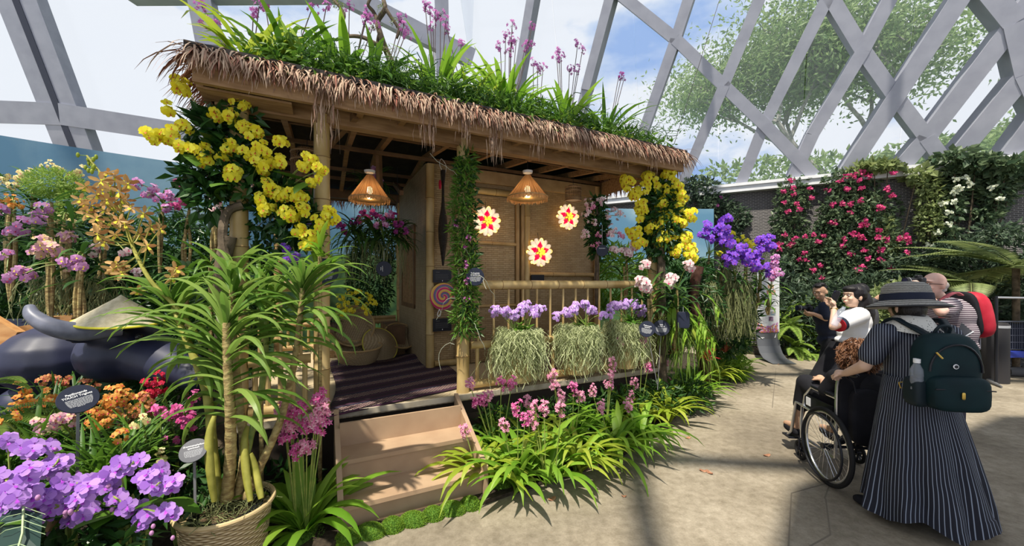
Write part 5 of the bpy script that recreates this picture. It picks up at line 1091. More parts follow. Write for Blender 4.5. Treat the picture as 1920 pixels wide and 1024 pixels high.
PU_ = [[(1325, 425), (1335, 435), (1318, 440), (1345, 430), (1330, 450)], [(1360, 410), (1358, 425), (1365, 440), (1355, 455), (1370, 455), (1350, 440)], [(1385, 470), (1375, 480), (1390, 460), (1370, 490), (1398, 480), (1362, 480)], [(1432, 460), (1425, 450), (1438, 448), (1420, 470), (1442, 462)], [(1405, 490), (1415, 500), (1425, 490), (1438, 500), (1445, 510), (1410, 478)]]
nm = ['leftmost violet vanda under the backdrop edge', 'violet vanda with the tallest upright flower spike', 'violet vanda in the middle of the group above the hanging roots', 'violet vanda highest at the right next to the display stand', 'violet vanda lowest at the right over the display stand top']
for i, cl in enumerate(PU_):
    cx = sum(p[0] for p in cl) / len(cl); cy = sum(p[1] for p in cl) / len(cl); rv(nm[i], cx - 5, cy + 55, 5.7, [(x, y, .085, 9) for x, y in cl], p_pur, nl=20, r=.045, L=.42, w=.04, lip=p_dpu, roots=.3 if i < 3 else 0, h=.5 if i < 3 else .12)
rv('mauve pink vanda at the top of the display stand', 1440, 560, 5.6, [(1455, 495, .08, 9), (1458, 510, .08, 9), (1448, 518, .07, 8), (1452, 485, .06, 6)], p_mau, nl=22, r=.04, L=.4, w=.03, lm=lf_mid, h=.12)
rv('yellow orchid between the violet vandas', 1400, 480, 6.0, [(1372, 438, .08, 10), (1395, 450, .09, 12), (1410, 458, .09, 12), (1405, 470, .07, 8), (1350, 475, .07, 8), (1395, 545, .06, 7)], p_yel, nl=12, r=.03, lip=p_yelc)
# pink hanging orchid at the right end of the woven wall
c = at(1118, 430, 4.75); o = orchid('pink_hanging_orchid', 'hanging column of small pink orchids at the right end of the woven wall', 'orchid', V(c.x, c.y, 1.2), [at(1120, y, 4.75) for y in (380, 410, 440, 470)], [(x, y, 4.65, .07, 10) for x, y in ((1110, 385), (1100, 400), (1125, 375), (1155, 395), (1162, 405), (1140, 400), (1150, 430), (1165, 440), (1112, 415), (1098, 440), (1128, 440), (1118, 460), (1105, 380), (1145, 440))], [p_wpk, p_pnk], p_mag, lf_dark, 14, .16, .06, 'star', .028, None, (-.3, .9), (.6, 1.6), .02, trunk=bark)
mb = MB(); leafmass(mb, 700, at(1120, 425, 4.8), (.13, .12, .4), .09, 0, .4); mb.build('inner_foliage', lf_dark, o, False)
# hanging roots curtain and stag horn fern
for x, Y, lb, L, m_ in ((1348, 5.8, 'curtain of greenish hanging roots under the middle violet vandas', .85, rootm), (1384, 5.7, 'curtain of hanging roots beside the display stand', .8, rootm), (1320, 5.5, 'thin dark hanging root curtain left of the greenish one', .6, rootm)):
    c = at(x, 530, Y); mb = MB(); hangmoss(mb, c, .16, L, 340, .007, curl=.4, seg=8); solo(mb, 'root_curtain', m_, lb, 'roots', c, kind='stuff', smooth=False)
sf = thing('staghorn_fern', 'staghorn fern with forked bright green fronds hanging below the speckled vandas', 'fern', at(1290, 560, 4.6), 0, None, world=True)
for i in range(16):
    a0 = at(1270 + u(-15, 25), 555 + u(-10, 60), 4.6); d = V(u(-.8, 1), u(-.8, .1), u(.0, .5)).normalized(); mb = MB(); pts = [a0]
    for k in range(6): d = (d + V(u(-.15, .15), u(-.1, .1), -.42)).normalized(); pts.append(pts[-1] + d * .07)
    mb.ribbon(pts, [.02, .03, .035, .045, .05, .03, .02], 0)
    for j, s_ in ((6, -1), (6, 1), (5, -1), (5, 1), (4, 1)):
        p = pts[j]; dd = (d + V(s_ * .5, u(-.2, .2), u(-.1, .2))).normalized(); mb.ribbon([p, p + dd * .05, p + dd * .09 + V(0, 0, -.03), p + dd * .11 + V(0, 0, -.08)], [.03, .024, .016, .004], 0)
    mb.build('frond', lf_bright, sf, False)
mb = MB(); c = at(1308, 620, 4.4); mb.add([c + V(-.02, 0, .08), c + V(-.09, -.02, -.04), c + V(-.04, -.05, -.10), c + V(.03, -.03, -.05), c + V(.07, -.05, -.09), c + V(.08, 0, .02)], [(0, 1, 2, 3), (0, 3, 4, 5)]); mb.build('shield_frond', lf_yel, sf, False)
for i, (x, y, lb) in enumerate(((1225, 640, 'ribbon-leaved hanging fern below the two paired signs'), (1262, 650, 'ribbon-leaved hanging fern left of the red bromeliads'), (1295, 680, 'ribbon-leaved hanging fern below the staghorn fern'))):
    c = at(x, y - 40, 4.55); mb = MB()
    for q in range(70):
        a = u(0, 6.28); p = c + V(math.cos(a) * u(0, .17), math.sin(a) * u(0, .1), u(-.1, .15)); pts = [p]; d = V(math.cos(a), math.sin(a), .3)
        for k in range(7): d = (d * .7 + V(u(-.2, .2), u(-.2, .2), -.5)).normalized(); pts.append(pts[-1] + d * u(.04, .09))
        mb.ribbon(pts, [.006, .010, .012, .010, .013, .009, .006, .002], 0, rnd_dir())
    solo(mb, 'ribbon_fern', lf_fern if i == 2 else lf_olive, lb, 'fern', c, smooth=False)
def brom(label, x, y, Y, m, n=26, L=.2): c = at(x, y, Y); o = thing('bromeliad', label, 'bromeliad', c, 0, 'red bromeliads at the foot of the right garden', world=True); fol('foliage', m, o, [c], n, L, .022, (.1, 1.4), (.3, 1.2), 5)
rl = leafm('bromeliad_red', (.32, .01, .02), (.62, .06, .07), .3)
brom('red spiky bromeliad under the root curtain', 1322, 672, 5.2, rl, 34, .22); brom('red spiky bromeliad higher up on the dark trunk', 1316, 640, 5.25, rl, 30, .18); brom('small red bromeliad among the ribbon ferns', 1268, 662, 4.7, rl, 16, .12); brom('dull red bromeliad right of the bright red pair', 1360, 660, 6.0, leafm('bromeliad_dull', (.25, .05, .03), (.42, .14, .08)), 18, .16)
mb = MB(); mb.tube(curve_pts([gr(1322, 720, .0), at(1318, 640, 5.3), at(1300, 560, 5.3), at(1310, 500, 5.3)]), [.09] * 6 + [.07] * 13, 10); solo(mb, 'leaning_log', mat('red_bark', (.04, .018, .012), .9, (.10, .045, .03), scale=12), 'reddish brown trunk rising behind the red bromeliads', 'log', gr(1322, 720, .0))
for x, y, lb in ((1330, 715, 'lacy bright fern by the path at the far end of the front planting'), (1362, 700, 'lacy fern by the path left of the display stand'), (1390, 690, 'lacy fern tucked against the foot of the display stand'), (1300, 735, 'lacy fern behind the last front ground orchid')):
    fern('bed_fern', lb, gr(x, y, .04), 16, .45, .09, lf_fern if x > 1310 else lf_mid, (.3, 1.1), (.8, 1.8))
for i, (x, y) in enumerate([(1060, 700), (1130, 690), (980, 745), (1200, 675)]):
    pass
shrub('ground_cover', 'dark leafy undergrowth between the ground orchids and the hut base', [(HT(t, -.28, .25), (.3, .14, .22), 500) for t in (1.5, 2.0, 2.5, 3.0, 3.5, 4.0)], lf_deep, .09, cat='ground cover', asp=.3)['kind'] = 'stuff'
sp_ = [gr(x, y, .0) for x, y in ((930, 930), (1010, 905), (1090, 878), (1160, 852), (1230, 800))]
mb = MB()
for p in sp_: leafmass(mb, 260, p + V(0, .12, .03), (.18, .1, .04), .03, 0, .3)
solo(mb, 'low_moss', lf_mid, 'low mossy creeper along the bed edge under the ground orchids', 'moss', sp_[2], kind='stuff', smooth=False)

# ================================================================ climbers on the back wall
def wp(px, py, off=.12):   # point in front of the back wall seen at a pixel
    n = WN; O = W0 + WN * off; d = Vector(((px - CX) / F, 1, -(py - HY) / F)); c = Vector((0, 0, CH)); return c + d * ((O - c).dot(n) / d.dot(n))
def climber(name, label, spots, m, size, flowers=None, asp=.5, fm=None, fr=.06, cat='climber', dep=.22, dens=1.0):
    a = wp(*spots[0][:2]); o = thing(name, label, cat, V(a.x, a.y, .04), 0, None, world=True); mb = MB(); cs = []
    for x, y, rx, rz in spots:
        c = wp(x, y, dep); Y = c.y; r = (rx * Y / F, dep, rz * Y / F); cs.append((c, r)); leafmass(mb, int(rx * rz * .55 * dens), c, (r[0], dep, r[2]), size, 0, asp, .1)
    mb.build('foliage', m, o, False)
    mb = MB(); 
    for c, r in cs: mb.tube([V(a.x + u(-.2, .2), a.y, .04), V((a.x + c.x) / 2, (a.y + c.y) / 2, c.z * .5), c], [.02, .015, .008], 6)
    mb.build('stem', bark, o)
    if flowers:
        for x, y in flowers:
            c = wp(x, y, dep * 2.1 + .05); mb = MB()
            for i in range(14): p = c + rnd_dir() * fr * u(.3, 1.5); mb.blossom(p, (CAMP - p).normalized() + rnd_dir(), fr * .62, 'vanda', 0, 1)
            mb.build('flower_cluster', [fm, p_pal], o)
    return o
hz = leafm('leaf_hazy', (.06, .11, .06), (.16, .22, .11), .35); hzl = leafm('leaf_hazy_light', (.16, .22, .08), (.34, .40, .16), .4); hzd = leafm('leaf_hazy_dark', (.04, .07, .045), (.10, .15, .085), .3)  # haze and veiling glare are mixed into these leaf colours
B1 = [(1483,337),(1487,352),(1468,359),(1488,365),(1519,353),(1552,355),(1520,372),(1470,380),(1495,383),(1477,396),(1500,392),(1472,440),(1492,447),(1487,455),(1510,443),(1525,440),(1462,458),(1463,467),(1508,475),(1500,487),(1511,487),(1538,498),(1525,507),(1542,520),(1545,442),(1535,453),(1480,460)]
B2 = [(1615,323),(1588,329),(1601,330),(1575,340),(1629,330),(1612,338),(1615,353),(1590,354),(1665,355),(1671,367),(1673,325),(1613,376),(1579,382),(1594,383),(1562,385),(1655,389),(1648,390),(1592,400),(1560,417),(1566,420),(1622,412),(1612,423),(1622,421),(1648,430),(1598,438),(1611,442),(1618,446),(1645,445),(1663,448),(1688,447),(1700,444),(1706,452),(1583,449),(1581,460),(1622,470),(1652,468),(1699,475),(1595,477),(1650,487),(1617,500),(1627,485),(1670,506),(1609,505)]
climber('bougainvillea', 'magenta bougainvillea climbing the mesh wall, the sparser left one', [(1490, 365, 38, 34), (1480, 420, 36, 50), (1515, 470, 50, 40), (1480, 480, 34, 40), (1525, 520, 40, 30)], hz, .11, B1, fm=p_bou, fr=.045, dens=.75)
climber('bougainvillea', 'magenta bougainvillea on the mesh wall, the densest with most flowers', [(1600, 340, 60, 26), (1595, 400, 55, 50), (1640, 400, 50, 50), (1600, 470, 62, 55), (1670, 470, 45, 50), (1560, 420, 30, 50), (1610, 520, 60, 30)], hz, .11, B2, fm=p_bou, fr=.048, dens=.95)
climber('wall_creeper', 'pale green climbing plant right of the bougainvillea flowers', [(1740, 340, 30, 22), (1745, 375, 22, 30), (1740, 420, 18, 40), (1650, 425, 20, 20), (1660, 460, 26, 26)], hzl, .10)
climber('wall_creeper', 'creeper with white leaves climbing the mesh wall at upper right', [(1790, 320, 32, 14), (1800, 350, 20, 30), (1785, 390, 16, 30), (1775, 440, 18, 26), (1830, 330, 20, 20), (1870, 360, 30, 34), (1905, 330, 22, 26), (1850, 400, 26, 20)], hz, .12, [(1793,335),(1812,334),(1790,361),(1800,355),(1770,381),(1790,378),(1778,398),(1780,420),(1757,436),(1740,461),(1876,372),(1820,345),(1860,350),(1795,352)], fm=p_wht, fr=.045)
climber('wall_shrub', 'dark glossy shrub at the foot of the mesh wall behind the people', [(1760, 490, 60, 28), (1700, 510, 60, 30), (1800, 470, 40, 26), (1870, 440, 50, 22)], hzd, .13, cat='shrub', dep=.5, asp=.35)
climber('wall_creeper', 'bright round-leaved creeper along the sill above the bougainvillea', [(1640, 312, 30, 9), (1665, 312, 24, 8), (1610, 316, 20, 7), (1720, 326, 20, 8)], hzl, .16, dep=.3, asp=.8)
climber('wall_creeper', 'green creeper growing over the sill at the right', [(1790, 296, 30, 14), (1830, 305, 40, 12), (1890, 312, 40, 16)], hz, .15, dep=.35, asp=.7)
climber('wall_shrub', 'dark shrub with reddish leaves climbing behind the backdrop edge', [(1320, 360, 40, 26), (1345, 395, 40, 30), (1300, 345, 26, 16), (1385, 410, 22, 24), (1360, 440, 30, 20)], hzd, .13, [(1345, 385), (1352, 370), (1330, 400)], fm=p_dpu, fr=.03, cat='shrub')
shrub('dark_shrub', 'dark green hedge mass at the foot of the bougainvilleas', [(at(1520, 600, 8.4), (.9, .4, 1.0), 1700), (at(1620, 590, 8.2), (1.1, .4, 1.0), 2200), (at(1740, 590, 7.9), (1.0, .4, 1.0), 1800), (at(1460, 560, 8.9), (.6, .3, 1.0), 1000)], hzd, .16, asp=.35)
shrub('dark_shrub', 'dark green hedge mass behind the cage at the right edge', [(at(1870, 560, 7.6), (1.2, .4, 1.0), 2200), (at(1960, 560, 7.2), (.8, .4, 1.1), 1400)], hzd, .16, asp=.35)
shrub('leafy_shrub', 'pale green leafy bush between the black-haired woman and the straw hat', [(at(1660, 600, 7.0), (.5, .3, .5), 900), (at(1680, 560, 7.2), (.4, .3, .3), 500)], hzl, .14, asp=.35)
def pf(x, y, Y): p = at(x, y, Y); return p
fern('tree_fern', 'large tree fern with broad pale fronds at the far right', pf(1905, 500, 6.6), 22, 1.5, .34, hzl, (-.1, .9), (.5, 1.3), seg=20, trunk=.1)
fern('tree_fern', 'tree fern frond group rising just right of the bald man', pf(1820, 530, 6.9), 9, 1.2, .30, hzl, (.0, .9), (.6, 1.3), (1.2, 4.2), seg=20, trunk=.1)
fern('tree_fern', 'pale fern with drooping fronds right of the display stand', pf(1535, 570, 8.5), 12, 1.0, .24, lf_fern, (.1, 1.0), (.8, 1.7), seg=18, trunk=.1)
for x, y, lb in ((1490, 640, 'low lacy fern right of the display stand'), (1520, 655, 'low lacy fern behind the young man'), (1550, 630, 'lacy fern under the young man camera'), (1480, 600, 'lacy fern hanging beside the display stand edge'), (1830, 640, 'low fern right of the red rucksack')):
    fern('bed_fern', lb, at(x, y, 7.4) * V(1, 1, 0) + V(0, 0, max(.05, at(x, y + 15, 7.4).z)) if False else V(at(x, y, 8.2).x, 8.2, max(.05, at(x, y + 10, 8.2).z)), 16, .60, .12, lf_fern if x != 1550 else lf_mid, (.0, 1.1), (.8, 1.9))

# ================================================================ trees outside the glass
def tree(label, x, Y, base_z, h, spread, n, seed, m, tk=.35, lsz=.32, lean=0):
    RR = random.Random(seed); o = thing('garden_tree', label, 'tree', V((x - CX) / F * Y, Y, base_z), 0, None, world=True); b = V((x - CX) / F * Y, Y, base_z); tips = []; mb = MB()
    def grow(p, d, L, r, k):
        pts = [p]; 
        for i in range(4): d = (d + V(RR.uniform(-.18, .18), RR.uniform(-.18, .18), RR.uniform(-.02, .12))).normalized(); pts.append(pts[-1] + d * L / 4)
        mb.tube(pts, [r, r * .9, r * .8, r * .7, r * .6], 7)
        if k <= 1: tips.extend([pts[-1], pts[2]])
        if k == 0: return
        for i in range(3 if k > 2 else 4):
            a = RR.uniform(0, 6.28); dd = (d + V(math.cos(a), math.sin(a), RR.uniform(-.1, .35)) * RR.uniform(.6, 1.0)).normalized(); grow(pts[-1] if i < 2 else pts[-2], dd, L * RR.uniform(.62, .8), r * .58, k - 1)
    grow(b, V(lean, 0, 1), h * .34, tk, 4); mb.build('trunk', bark_l, o); mb = MB()
    for t in tips:
        for i in range(max(1, n // len(tips))): p = t + V(RR.gauss(0, 1), RR.gauss(0, 1), RR.gauss(0, .5)) * spread; mb.leaf(p, rnd_dir(), rnd_dir(), lsz * u(.6, 1.3), lsz * .38, 0)
    mb.build('crown', m, o, False); return o
tl = leafm('tree_leaf_hazed', (.14, .24, .08), (.36, .46, .20), .5)  # leaf colour whitened to imitate haze over the distant trees
tree('large airy broadleaf tree outside the glass at the upper right', 1590, 24, -.1, 24, 1.6, 30000, 5, tl, .42, .40)
tree('smaller tree outside the glass at the right edge', 1830, 26, -.1, 15, 1.0, 9000, 9, tl, .25, .38)
shrub('outdoor_hedge', 'sunlit hedge outside the glass above the sill at the right', [(at(1850, 305, 20), (6, 1.5, 1.6), 2200), (at(1560, 330, 22), (8, 1.5, 1.3), 2200)], tl, .4, cat='hedge')

# ================================================================ people
skin_a = mat('skin_light', (.62, .40, .29), .5, (.70, .47, .35), scale=6); skin_b = mat('skin_tan', (.46, .27, .17), .5, (.54, .33, .22), scale=6); skin_c = mat('skin_rosy', (.66, .38, .30), .5, (.74, .48, .39), scale=8)
hair_k = mat('hair_black', (.006, .005, .006), .35, (.016, .013, .014), scale=40, stretch=(4, 4, 1), bump=.3); hair_b = leafm('hair_auburn', (.10, .04, .02), (.34, .17, .09), .2)
cl_black = mat('cloth_black', (.006, .006, .009), .85, (.012, .012, .016), scale=9); cl_navy = mat('cloth_navy', (.008, .012, .028), .8, (.015, .02, .04), scale=7); cl_white = mat('cloth_white', (.68, .68, .68), .8, (.80, .80, .81), scale=5); cl_grey = mat('cloth_grey', (.05, .05, .055), .85)
lace = mat('lace', (.10, .09, .08), .8, (.72, .70, .64), scale=70, kind='voronoi', pos=(.12, .3)); lips = mat('lips', (.42, .12, .11), .5); eye_w = mat('eye_white', (.7, .68, .65), .3); eye_d = mat('eye_dark', (.012, .008, .006), .15)
gold = mat('gold_metal', (.62, .42, .10), .3, metal=.9); cam_b = mat('camera_black', (.012, .012, .014), .35); lensg = mat('lens_glass', (.02, .02, .05), .05)
def sq(mb, c, r, p=.45, m=0, f=(0, 1, 0), n=22, k=12):
    c = Vector(c); f = Vector(f).normalized(); s = f.cross(V(0, 0, 1)).normalized(); up = s.cross(f); pw = lambda v: math.copysign(abs(v) ** p, v); vs = []; fs = []
    for i in range(k + 1):
        th = -PI / 2 + PI * i / k
        for j in range(n):
            ph = 2 * PI * j / n; vs.append(c + s * (r[0] * pw(math.cos(th)) * pw(math.cos(ph))) + f * (r[1] * pw(math.cos(th)) * pw(math.sin(ph))) + up * (r[2] * pw(math.sin(th))))
    for i in range(k):
        for j in range(n): q = (j + 1) % n; fs.append((i*n+j, i*n+q, (i+1)*n+q, (i+1)*n+j))
    return mb.add(vs, fs, m)
def hand(w, d, n, s=1.0, curl=.8, thumb=1):
    w = Vector(w); d = Vector(d).normalized(); n = (Vector(n) - d * Vector(n).dot(d)).normalized(); sd = d.cross(n); P = [('c', w, w + d * .06 * s, .022 * s, .03 * s), ('e', w + d * .05 * s, (.036 * s, .03 * s, .02 * s))]
    for i, L in enumerate((.062, .072, .067, .052)):
        a = w + d * .075 * s + sd * (i - 1.5) * .022 * s; b = a + (d * math.cos(curl * .5) + n * math.sin(curl * .5)) * L * .55 * s; c = b + (d * math.cos(curl * 1.5) + n * math.sin(curl * 1.5)) * L * .5 * s
        P += [('c', a - d * .02 * s, b, .0095 * s, .009 * s), ('c', b, c, .009 * s, .0075 * s)]
    a = w + d * .03 * s - sd * .03 * s * thumb; b = a + (d * .5 - sd * .55 * thumb + n * .45).normalized() * .035 * s; P += [('c', w + d * .02 * s, a, .014 * s, .012 * s), ('c', a, b, .012 * s, .010 * s), ('c', b, b + (d * .8 + n * .4).normalized() * .028 * s, .010 * s, .008 * s)]
    return P
def headp(c, f, s=1.0, up=V(0, 0, 1)):
    c = Vector(c); f = Vector(f).normalized(); sd = f.cross(up).normalized(); u_ = sd.cross(f)
    W_ = lambda x, y, z: c + sd * x * s + f * y * s + u_ * z * s
    return [('e', W_(0, -.01, .03), (.082 * s, .082 * s, .09 * s)), ('e', W_(0, .012, -.02), (.066 * s, .066 * s, .10 * s)), ('e', W_(0, .035, -.085), (.040 * s, .036 * s, .030 * s)), ('e', W_(0, .04, -.05), (.05 * s, .04 * s, .035 * s)),
            ('c', W_(0, .080, .012), W_(0, .094, -.020), .007 * s, .012 * s), ('e', W_(0, .086, -.052), (.022 * s, .012 * s, .008 * s)), ('e', W_(0, .086, -.066), (.019 * s, .011 * s, .008 * s)), ('e', W_(0, .07, .035), (.06 * s, .018 * s, .012 * s)),
            ('e', W_(.083, -.008, -.01), (.012 * s, .018 * s, .032 * s)), ('e', W_(-.083, -.008, -.01), (.012 * s, .018 * s, .032 * s)), ('e', W_(.035, .06, -.025), (.024 * s, .022 * s, .022 * s)), ('e', W_(-.035, .06, -.025), (.024 * s, .022 * s, .022 * s))], W_
def features(o, W_, s=1.0, brow=hair_k):
    for sx in (-1, 1):
        mb = MB(); mb.ell(W_(sx * .031, .074, .012), (.011 * s, .009 * s, .0055 * s), 0, 10); e_ = mb.build('eye', eye_w, o); mb = MB(); mb.ell(W_(sx * .031, .083, .012), (.0055 * s, .004 * s, .0055 * s), 0, 8); mb.build('pupil', eye_d, e_)
        mb = MB(); mb.tube([W_(sx * .014, .086, .032), W_(sx * .032, .084, .037), W_(sx * .05, .074, .031)], .0018 * s, 5); mb.build('eyebrow', brow, o)
    mb = MB(); mb.tube([W_(-.022, .088, -.059), W_(0, .099, -.056), W_(.022, .088, -.059)], [.002 * s, .0045 * s, .002 * s], 6); mb.build('mouth', lips, o)
def figure(label, J, f, skin, s=1.0, vox=.009, arms=True, feet=True, loc=None, name='person', extra=(), face=True):
    o = thing(name, label, 'person', loc if loc is not None else V(J['pel'].x, J['pel'].y, 0), 0, None, world=True)
    hp_, W_ = headp(J['head'], f, J.get('hs', 1.0)); P = list(hp_); nk = J['neck']; ch = J['chest']; pe = J['pel']
    P += [('c', nk, J['head'] + V(0, 0, -.06) - Vector(f).normalized() * .02, .05, .048), ('c', ch + V(0, 0, .06), nk, .08, .052), ('c', ch, pe, .125, .12), ('e', pe, (.15, .12, .12)), ('c', J['sL'], J['sR'], .06, .06)]
    for q in ('L', 'R'):
        if 'e' + q in J: P += [('c', J['s' + q], J['e' + q], .047, .040), ('c', J['e' + q], J['w' + q], .040, .026)]
        if 'hd' + q in J: d, n, cu, th = J['hd' + q]; P += hand(J['w' + q], d, n, 1.0, cu, th)
        if 'k' + q in J: P += [('c', J['h' + q], J['k' + q], .082, .055), ('c', J['k' + q], J['a' + q], .052, .034)]
        if 'a' + q in J and feet: P += [('c', J['a' + q], J['a' + q] + J['toe'] * .16 + V(0, 0, -.03), .036, .028)]
    P += list(extra); blob(P, 'body', skin, o, vox, 3)
    if face: features(o, W_, J.get('hs', 1.0))
    return o, W_
# --- woman in the straw hat
LX, LY = 2.73, 2.60
fd = V(.155, .988, 0); sd = V(.988, -.155, 0); def_ = lambda a, b, z: V(LX, LY, 0) + sd * a + fd * b + V(0, 0, z)
J = dict(head=def_(-.03, .03, 1.445), neck=def_(-.02, 0, 1.335), chest=def_(0, 0, 1.16), pel=def_(0, 0, .88), sL=def_(-.185, 0, 1.265), sR=def_(.185, 0, 1.265), eL=def_(-.27, .05, 1.03), wL=def_(-.275, .23, .935), hdL=(V(.0, 1, -.25), V(.2, -.2, -1), 1.1, -1), eR=def_(.26, .05, 1.03), wR=def_(.25, .26, .94), hdR=(V(0, 1, -.2), V(0, -.2, -1), 1.1, 1),
         hL=def_(-.09, 0, .85), kL=def_(-.11, .05, .48), aL=V(2.60, 2.66, .07), hR=def_(.09, 0, .85), kR=def_(.12, 0, .48), aR=V(2.93, 2.53, .07), toe=V(.0, 1, 0) * .7 + V(-.3, 0, 0))
lady, W_ = figure('woman from behind in navy pinstripe dress and grey straw hat pushing the wheelchair', J, V(-.15, 1, 0), skin_a, vox=.008, face=False, loc=V(LX, LY, 0))
mb = MB(); bl = [('c', J['sL'] + V(0, 0, -.01), J['sR'] + V(0, 0, -.01), .078, .078), ('c', J['sL'], J['sL'].lerp(J['eL'], .66), .074, .074), ('c', J['sR'], J['sR'].lerp(J['eR'], .66), .074, .074), ('e', def_(0, 0, 1.20), (.20, .135, .14)), ('e', def_(0, 0, 1.05), (.185, .14, .16)), ('e', def_(0, .0, .95), (.182, .148, .17)), ('c', J['chest'] + V(0, 0, .03), J['pel'], .142, .15), ('c', J['neck'] - V(0, 0, .02), J['chest'], .07, .1)]
blob(bl, 'bodice', bodice_m, lady, .011, 6)
mb = MB(); vs = []; fs = []; n = 96; k = 26
for i in range(k + 1):
    q = i / k; z = .98 - q * .90; cx = LX + .01 + .045 * q; cy = LY + .01 - .03 * q; rx = .172 + .165 * q ** .9; ry = .14 + .15 * q ** .9
    for j in range(n):
        a = 2 * PI * j / n; fo = 1 + q * (.085 * math.sin(a * 9 + .8 * math.sin(q * 3)) + .035 * math.sin(a * 17 + 1.3) + .03 * math.sin(a * 4 + 2)); zz = z + (.03 * math.sin(a * 5 + 1) * q if q > .9 else 0)
        vs.append((cx + math.cos(a) * rx * fo, cy + math.sin(a) * ry * fo, zz))
for i in range(k):
    for j in range(n): w_ = (j + 1) % n; fs.append((i*n+j, (i+1)*n+j, (i+1)*n+w_, i*n+w_))
mb.add(vs, fs); mb.build('skirt', dress_m, lady)
hc = J['head'] + V(0, 0, .045); mb = MB(); mb.lathe([(.001, .13), (.05, .128), (.095, .118), (.12, .095), (.128, .045), (.133, .0), (.16, -.012), (.205, -.035), (.215, -.045), (.205, -.046), (.155, -.02), (.125, -.004), (.115, .05), (.001, .12)], hc, 48, ax=(.02, .12, 1)); hat = mb.build('straw_hat', straw_m, lady)
mb = MB(); mb.lathe([(.1295, .045), (.1335, .045), (.1375, .0), (.133, .0)], hc, 48, ax=(.02, .12, 1)); mb.build('hat_band', cl_navy, hat)
mb = MB(); mb.lathe([(.212, -.043), (.219, -.043), (.219, -.050), (.212, -.050)], hc, 48, ax=(.02, .12, 1)); mb.build('brim_edge', black_m, hat)
blob([('e', J['head'] + V(0, -.02, -.01), (.088, .09, .09)), ('e', J['head'] + V(0.01, -.035, -.07), (.075, .05, .04))], 'hair', hair_k, lady, .008, 3)
mb = MB(); mb.lathe([(.068, .075), (.085, .06), (.115, .02), (.15, -.02), (.155, -.025), (.11, .01), (.07, .06)], J['neck'] + V(.0, .0, -.01), 40, ax=(0, -.18, 1)); mb.build('lace_scarf', lace, lady)
for a in ('L', 'R'):
    mb = MB(); p = J['a' + a]; sq(mb, p + V(-.03, .06, -.035), (.048, .125, .032), .7, 0, J['toe']); mb.build('shoe', cl_black, lady)
mb = MB(); mb.add([def_(.22, .0, 1.12), def_(.27, -.03, 1.13), def_(.28, -.02, 1.0), def_(.24, .02, .96), def_(.22, .04, 1.02)], [(0, 1, 2, 3, 4)]); mb.tube([def_(.2, 0, 1.15), def_(.26, -.02, 1.05), def_(.27, .0, .97)], [.03, .035, .01], 8); mb.build('lace_cuff', lace, lady)
# backpack worn on her back (a thing of its own)
bk = V(LX - .0, LY, 0) + fd * -.25 + sd * -.035; green = mat('nylon_green', (.002, .013, .017), .65, (.004, .022, .026), scale=6, spec=.2)
bp = thing('backpack', 'dark teal backpack with gold zip pulls worn by the woman in the straw hat', 'backpack', V(bk.x, bk.y, .86), 0, None, world=True)
mb = MB(); sq(mb, bk + V(0, 0, 1.07), (.16, .085, .235), .6, 0, fd); mb.build('main_body', green, bp)
mb = MB(); sq(mb, bk + V(0, 0, .955) - fd * .075, (.148, .06, .105), .45, 0, fd); fp = mb.build('front_pocket', green, bp)
mb = MB(); pts = [bk - fd * .128 + sd * x + V(0, 0, .985 + .004 * math.cos(x * 9)) for x in (-.15, -.08, 0, .08, .15)]; mb.tube(pts, .004, 6); mb.build('zip', black_m, fp)
mb = MB(); pts = [bk - fd * (.092 - .02 * abs(math.cos(a))) + sd * math.cos(a) * .135 + V(0, 0, 1.08 + math.sin(a) * .165) for a in [PI * i / 14 for i in range(15)]]; mb.tube(pts, .006, 6); mb.build('zip', black_m, bp)
mb = MB(); sq(mb, bk - fd * .140 + sd * -.02 + V(0, 0, .955), (.009, .004, .021), .5, 0, fd); mb.build('zip_pull', gold, fp)
mb = MB(); mb.tube([bk - fd * .10 + sd * -.125 + V(0, 0, 1.20), bk - fd * .11 + sd * -.10 + V(0, 0, 1.165)], .005, 6); mb.build('zip_pull', gold, bp)
mb = MB(); mb.lathe([(.001, .003), (.014, .002), (.015, 0), (.001, 0)], bk - fd * .089 + sd * -.015 + V(0, 0, 1.115), 20, ax=-fd); em = mb.build('round_badge', white_e, bp)
mb = MB(); mb.lathe([(.004, .004), (.010, .004), (.010, .003), (.004, .003)], bk - fd * .089 + sd * -.015 + V(0, 0, 1.115), 16, ax=-fd); mb.build('emblem', black_m, em)
mb = MB(); sq(mb, bk + sd * -.15 + V(0, 0, .94), (.045, .06, .09), .5, 0, fd); mb.build('side_pocket', mat('nylon_black', (.005, .014, .02), .6), bp)
mb = MB(); sq(mb, bk + sd * .15 + V(0, 0, .94), (.035, .06, .09), .5, 0, fd); mb.build('side_pocket', MATS['nylon_black'], bp)
for q in (-1, 1):
    mb = MB(); pts = curve_pts([bk + sd * q * .05 + V(0, 0, 1.27), def_(q * .10, -.10, 1.335), def_(q * .13, .0, 1.375), def_(q * .13, .12, 1.27), def_(q * .14, .15, 1.1)], 4); mb.ribbon(pts, .055, 0, sd); x_ = mb.build('shoulder_strap', MATS['nylon_black'], bp); sm = x_.modifiers.new('t', 'SOLIDIFY'); sm.thickness = .012
mb = MB(); mb.tube(curve_pts([bk + sd * -.04 + V(0, .03, 1.27), bk + sd * -.03 + V(0, .0, 1.34), bk + sd * .03 + V(0, .0, 1.34), bk + sd * .04 + V(0, .03, 1.27)], 4), .009, 8); mb.build('carry_loop', MATS['nylon_black'], bp)
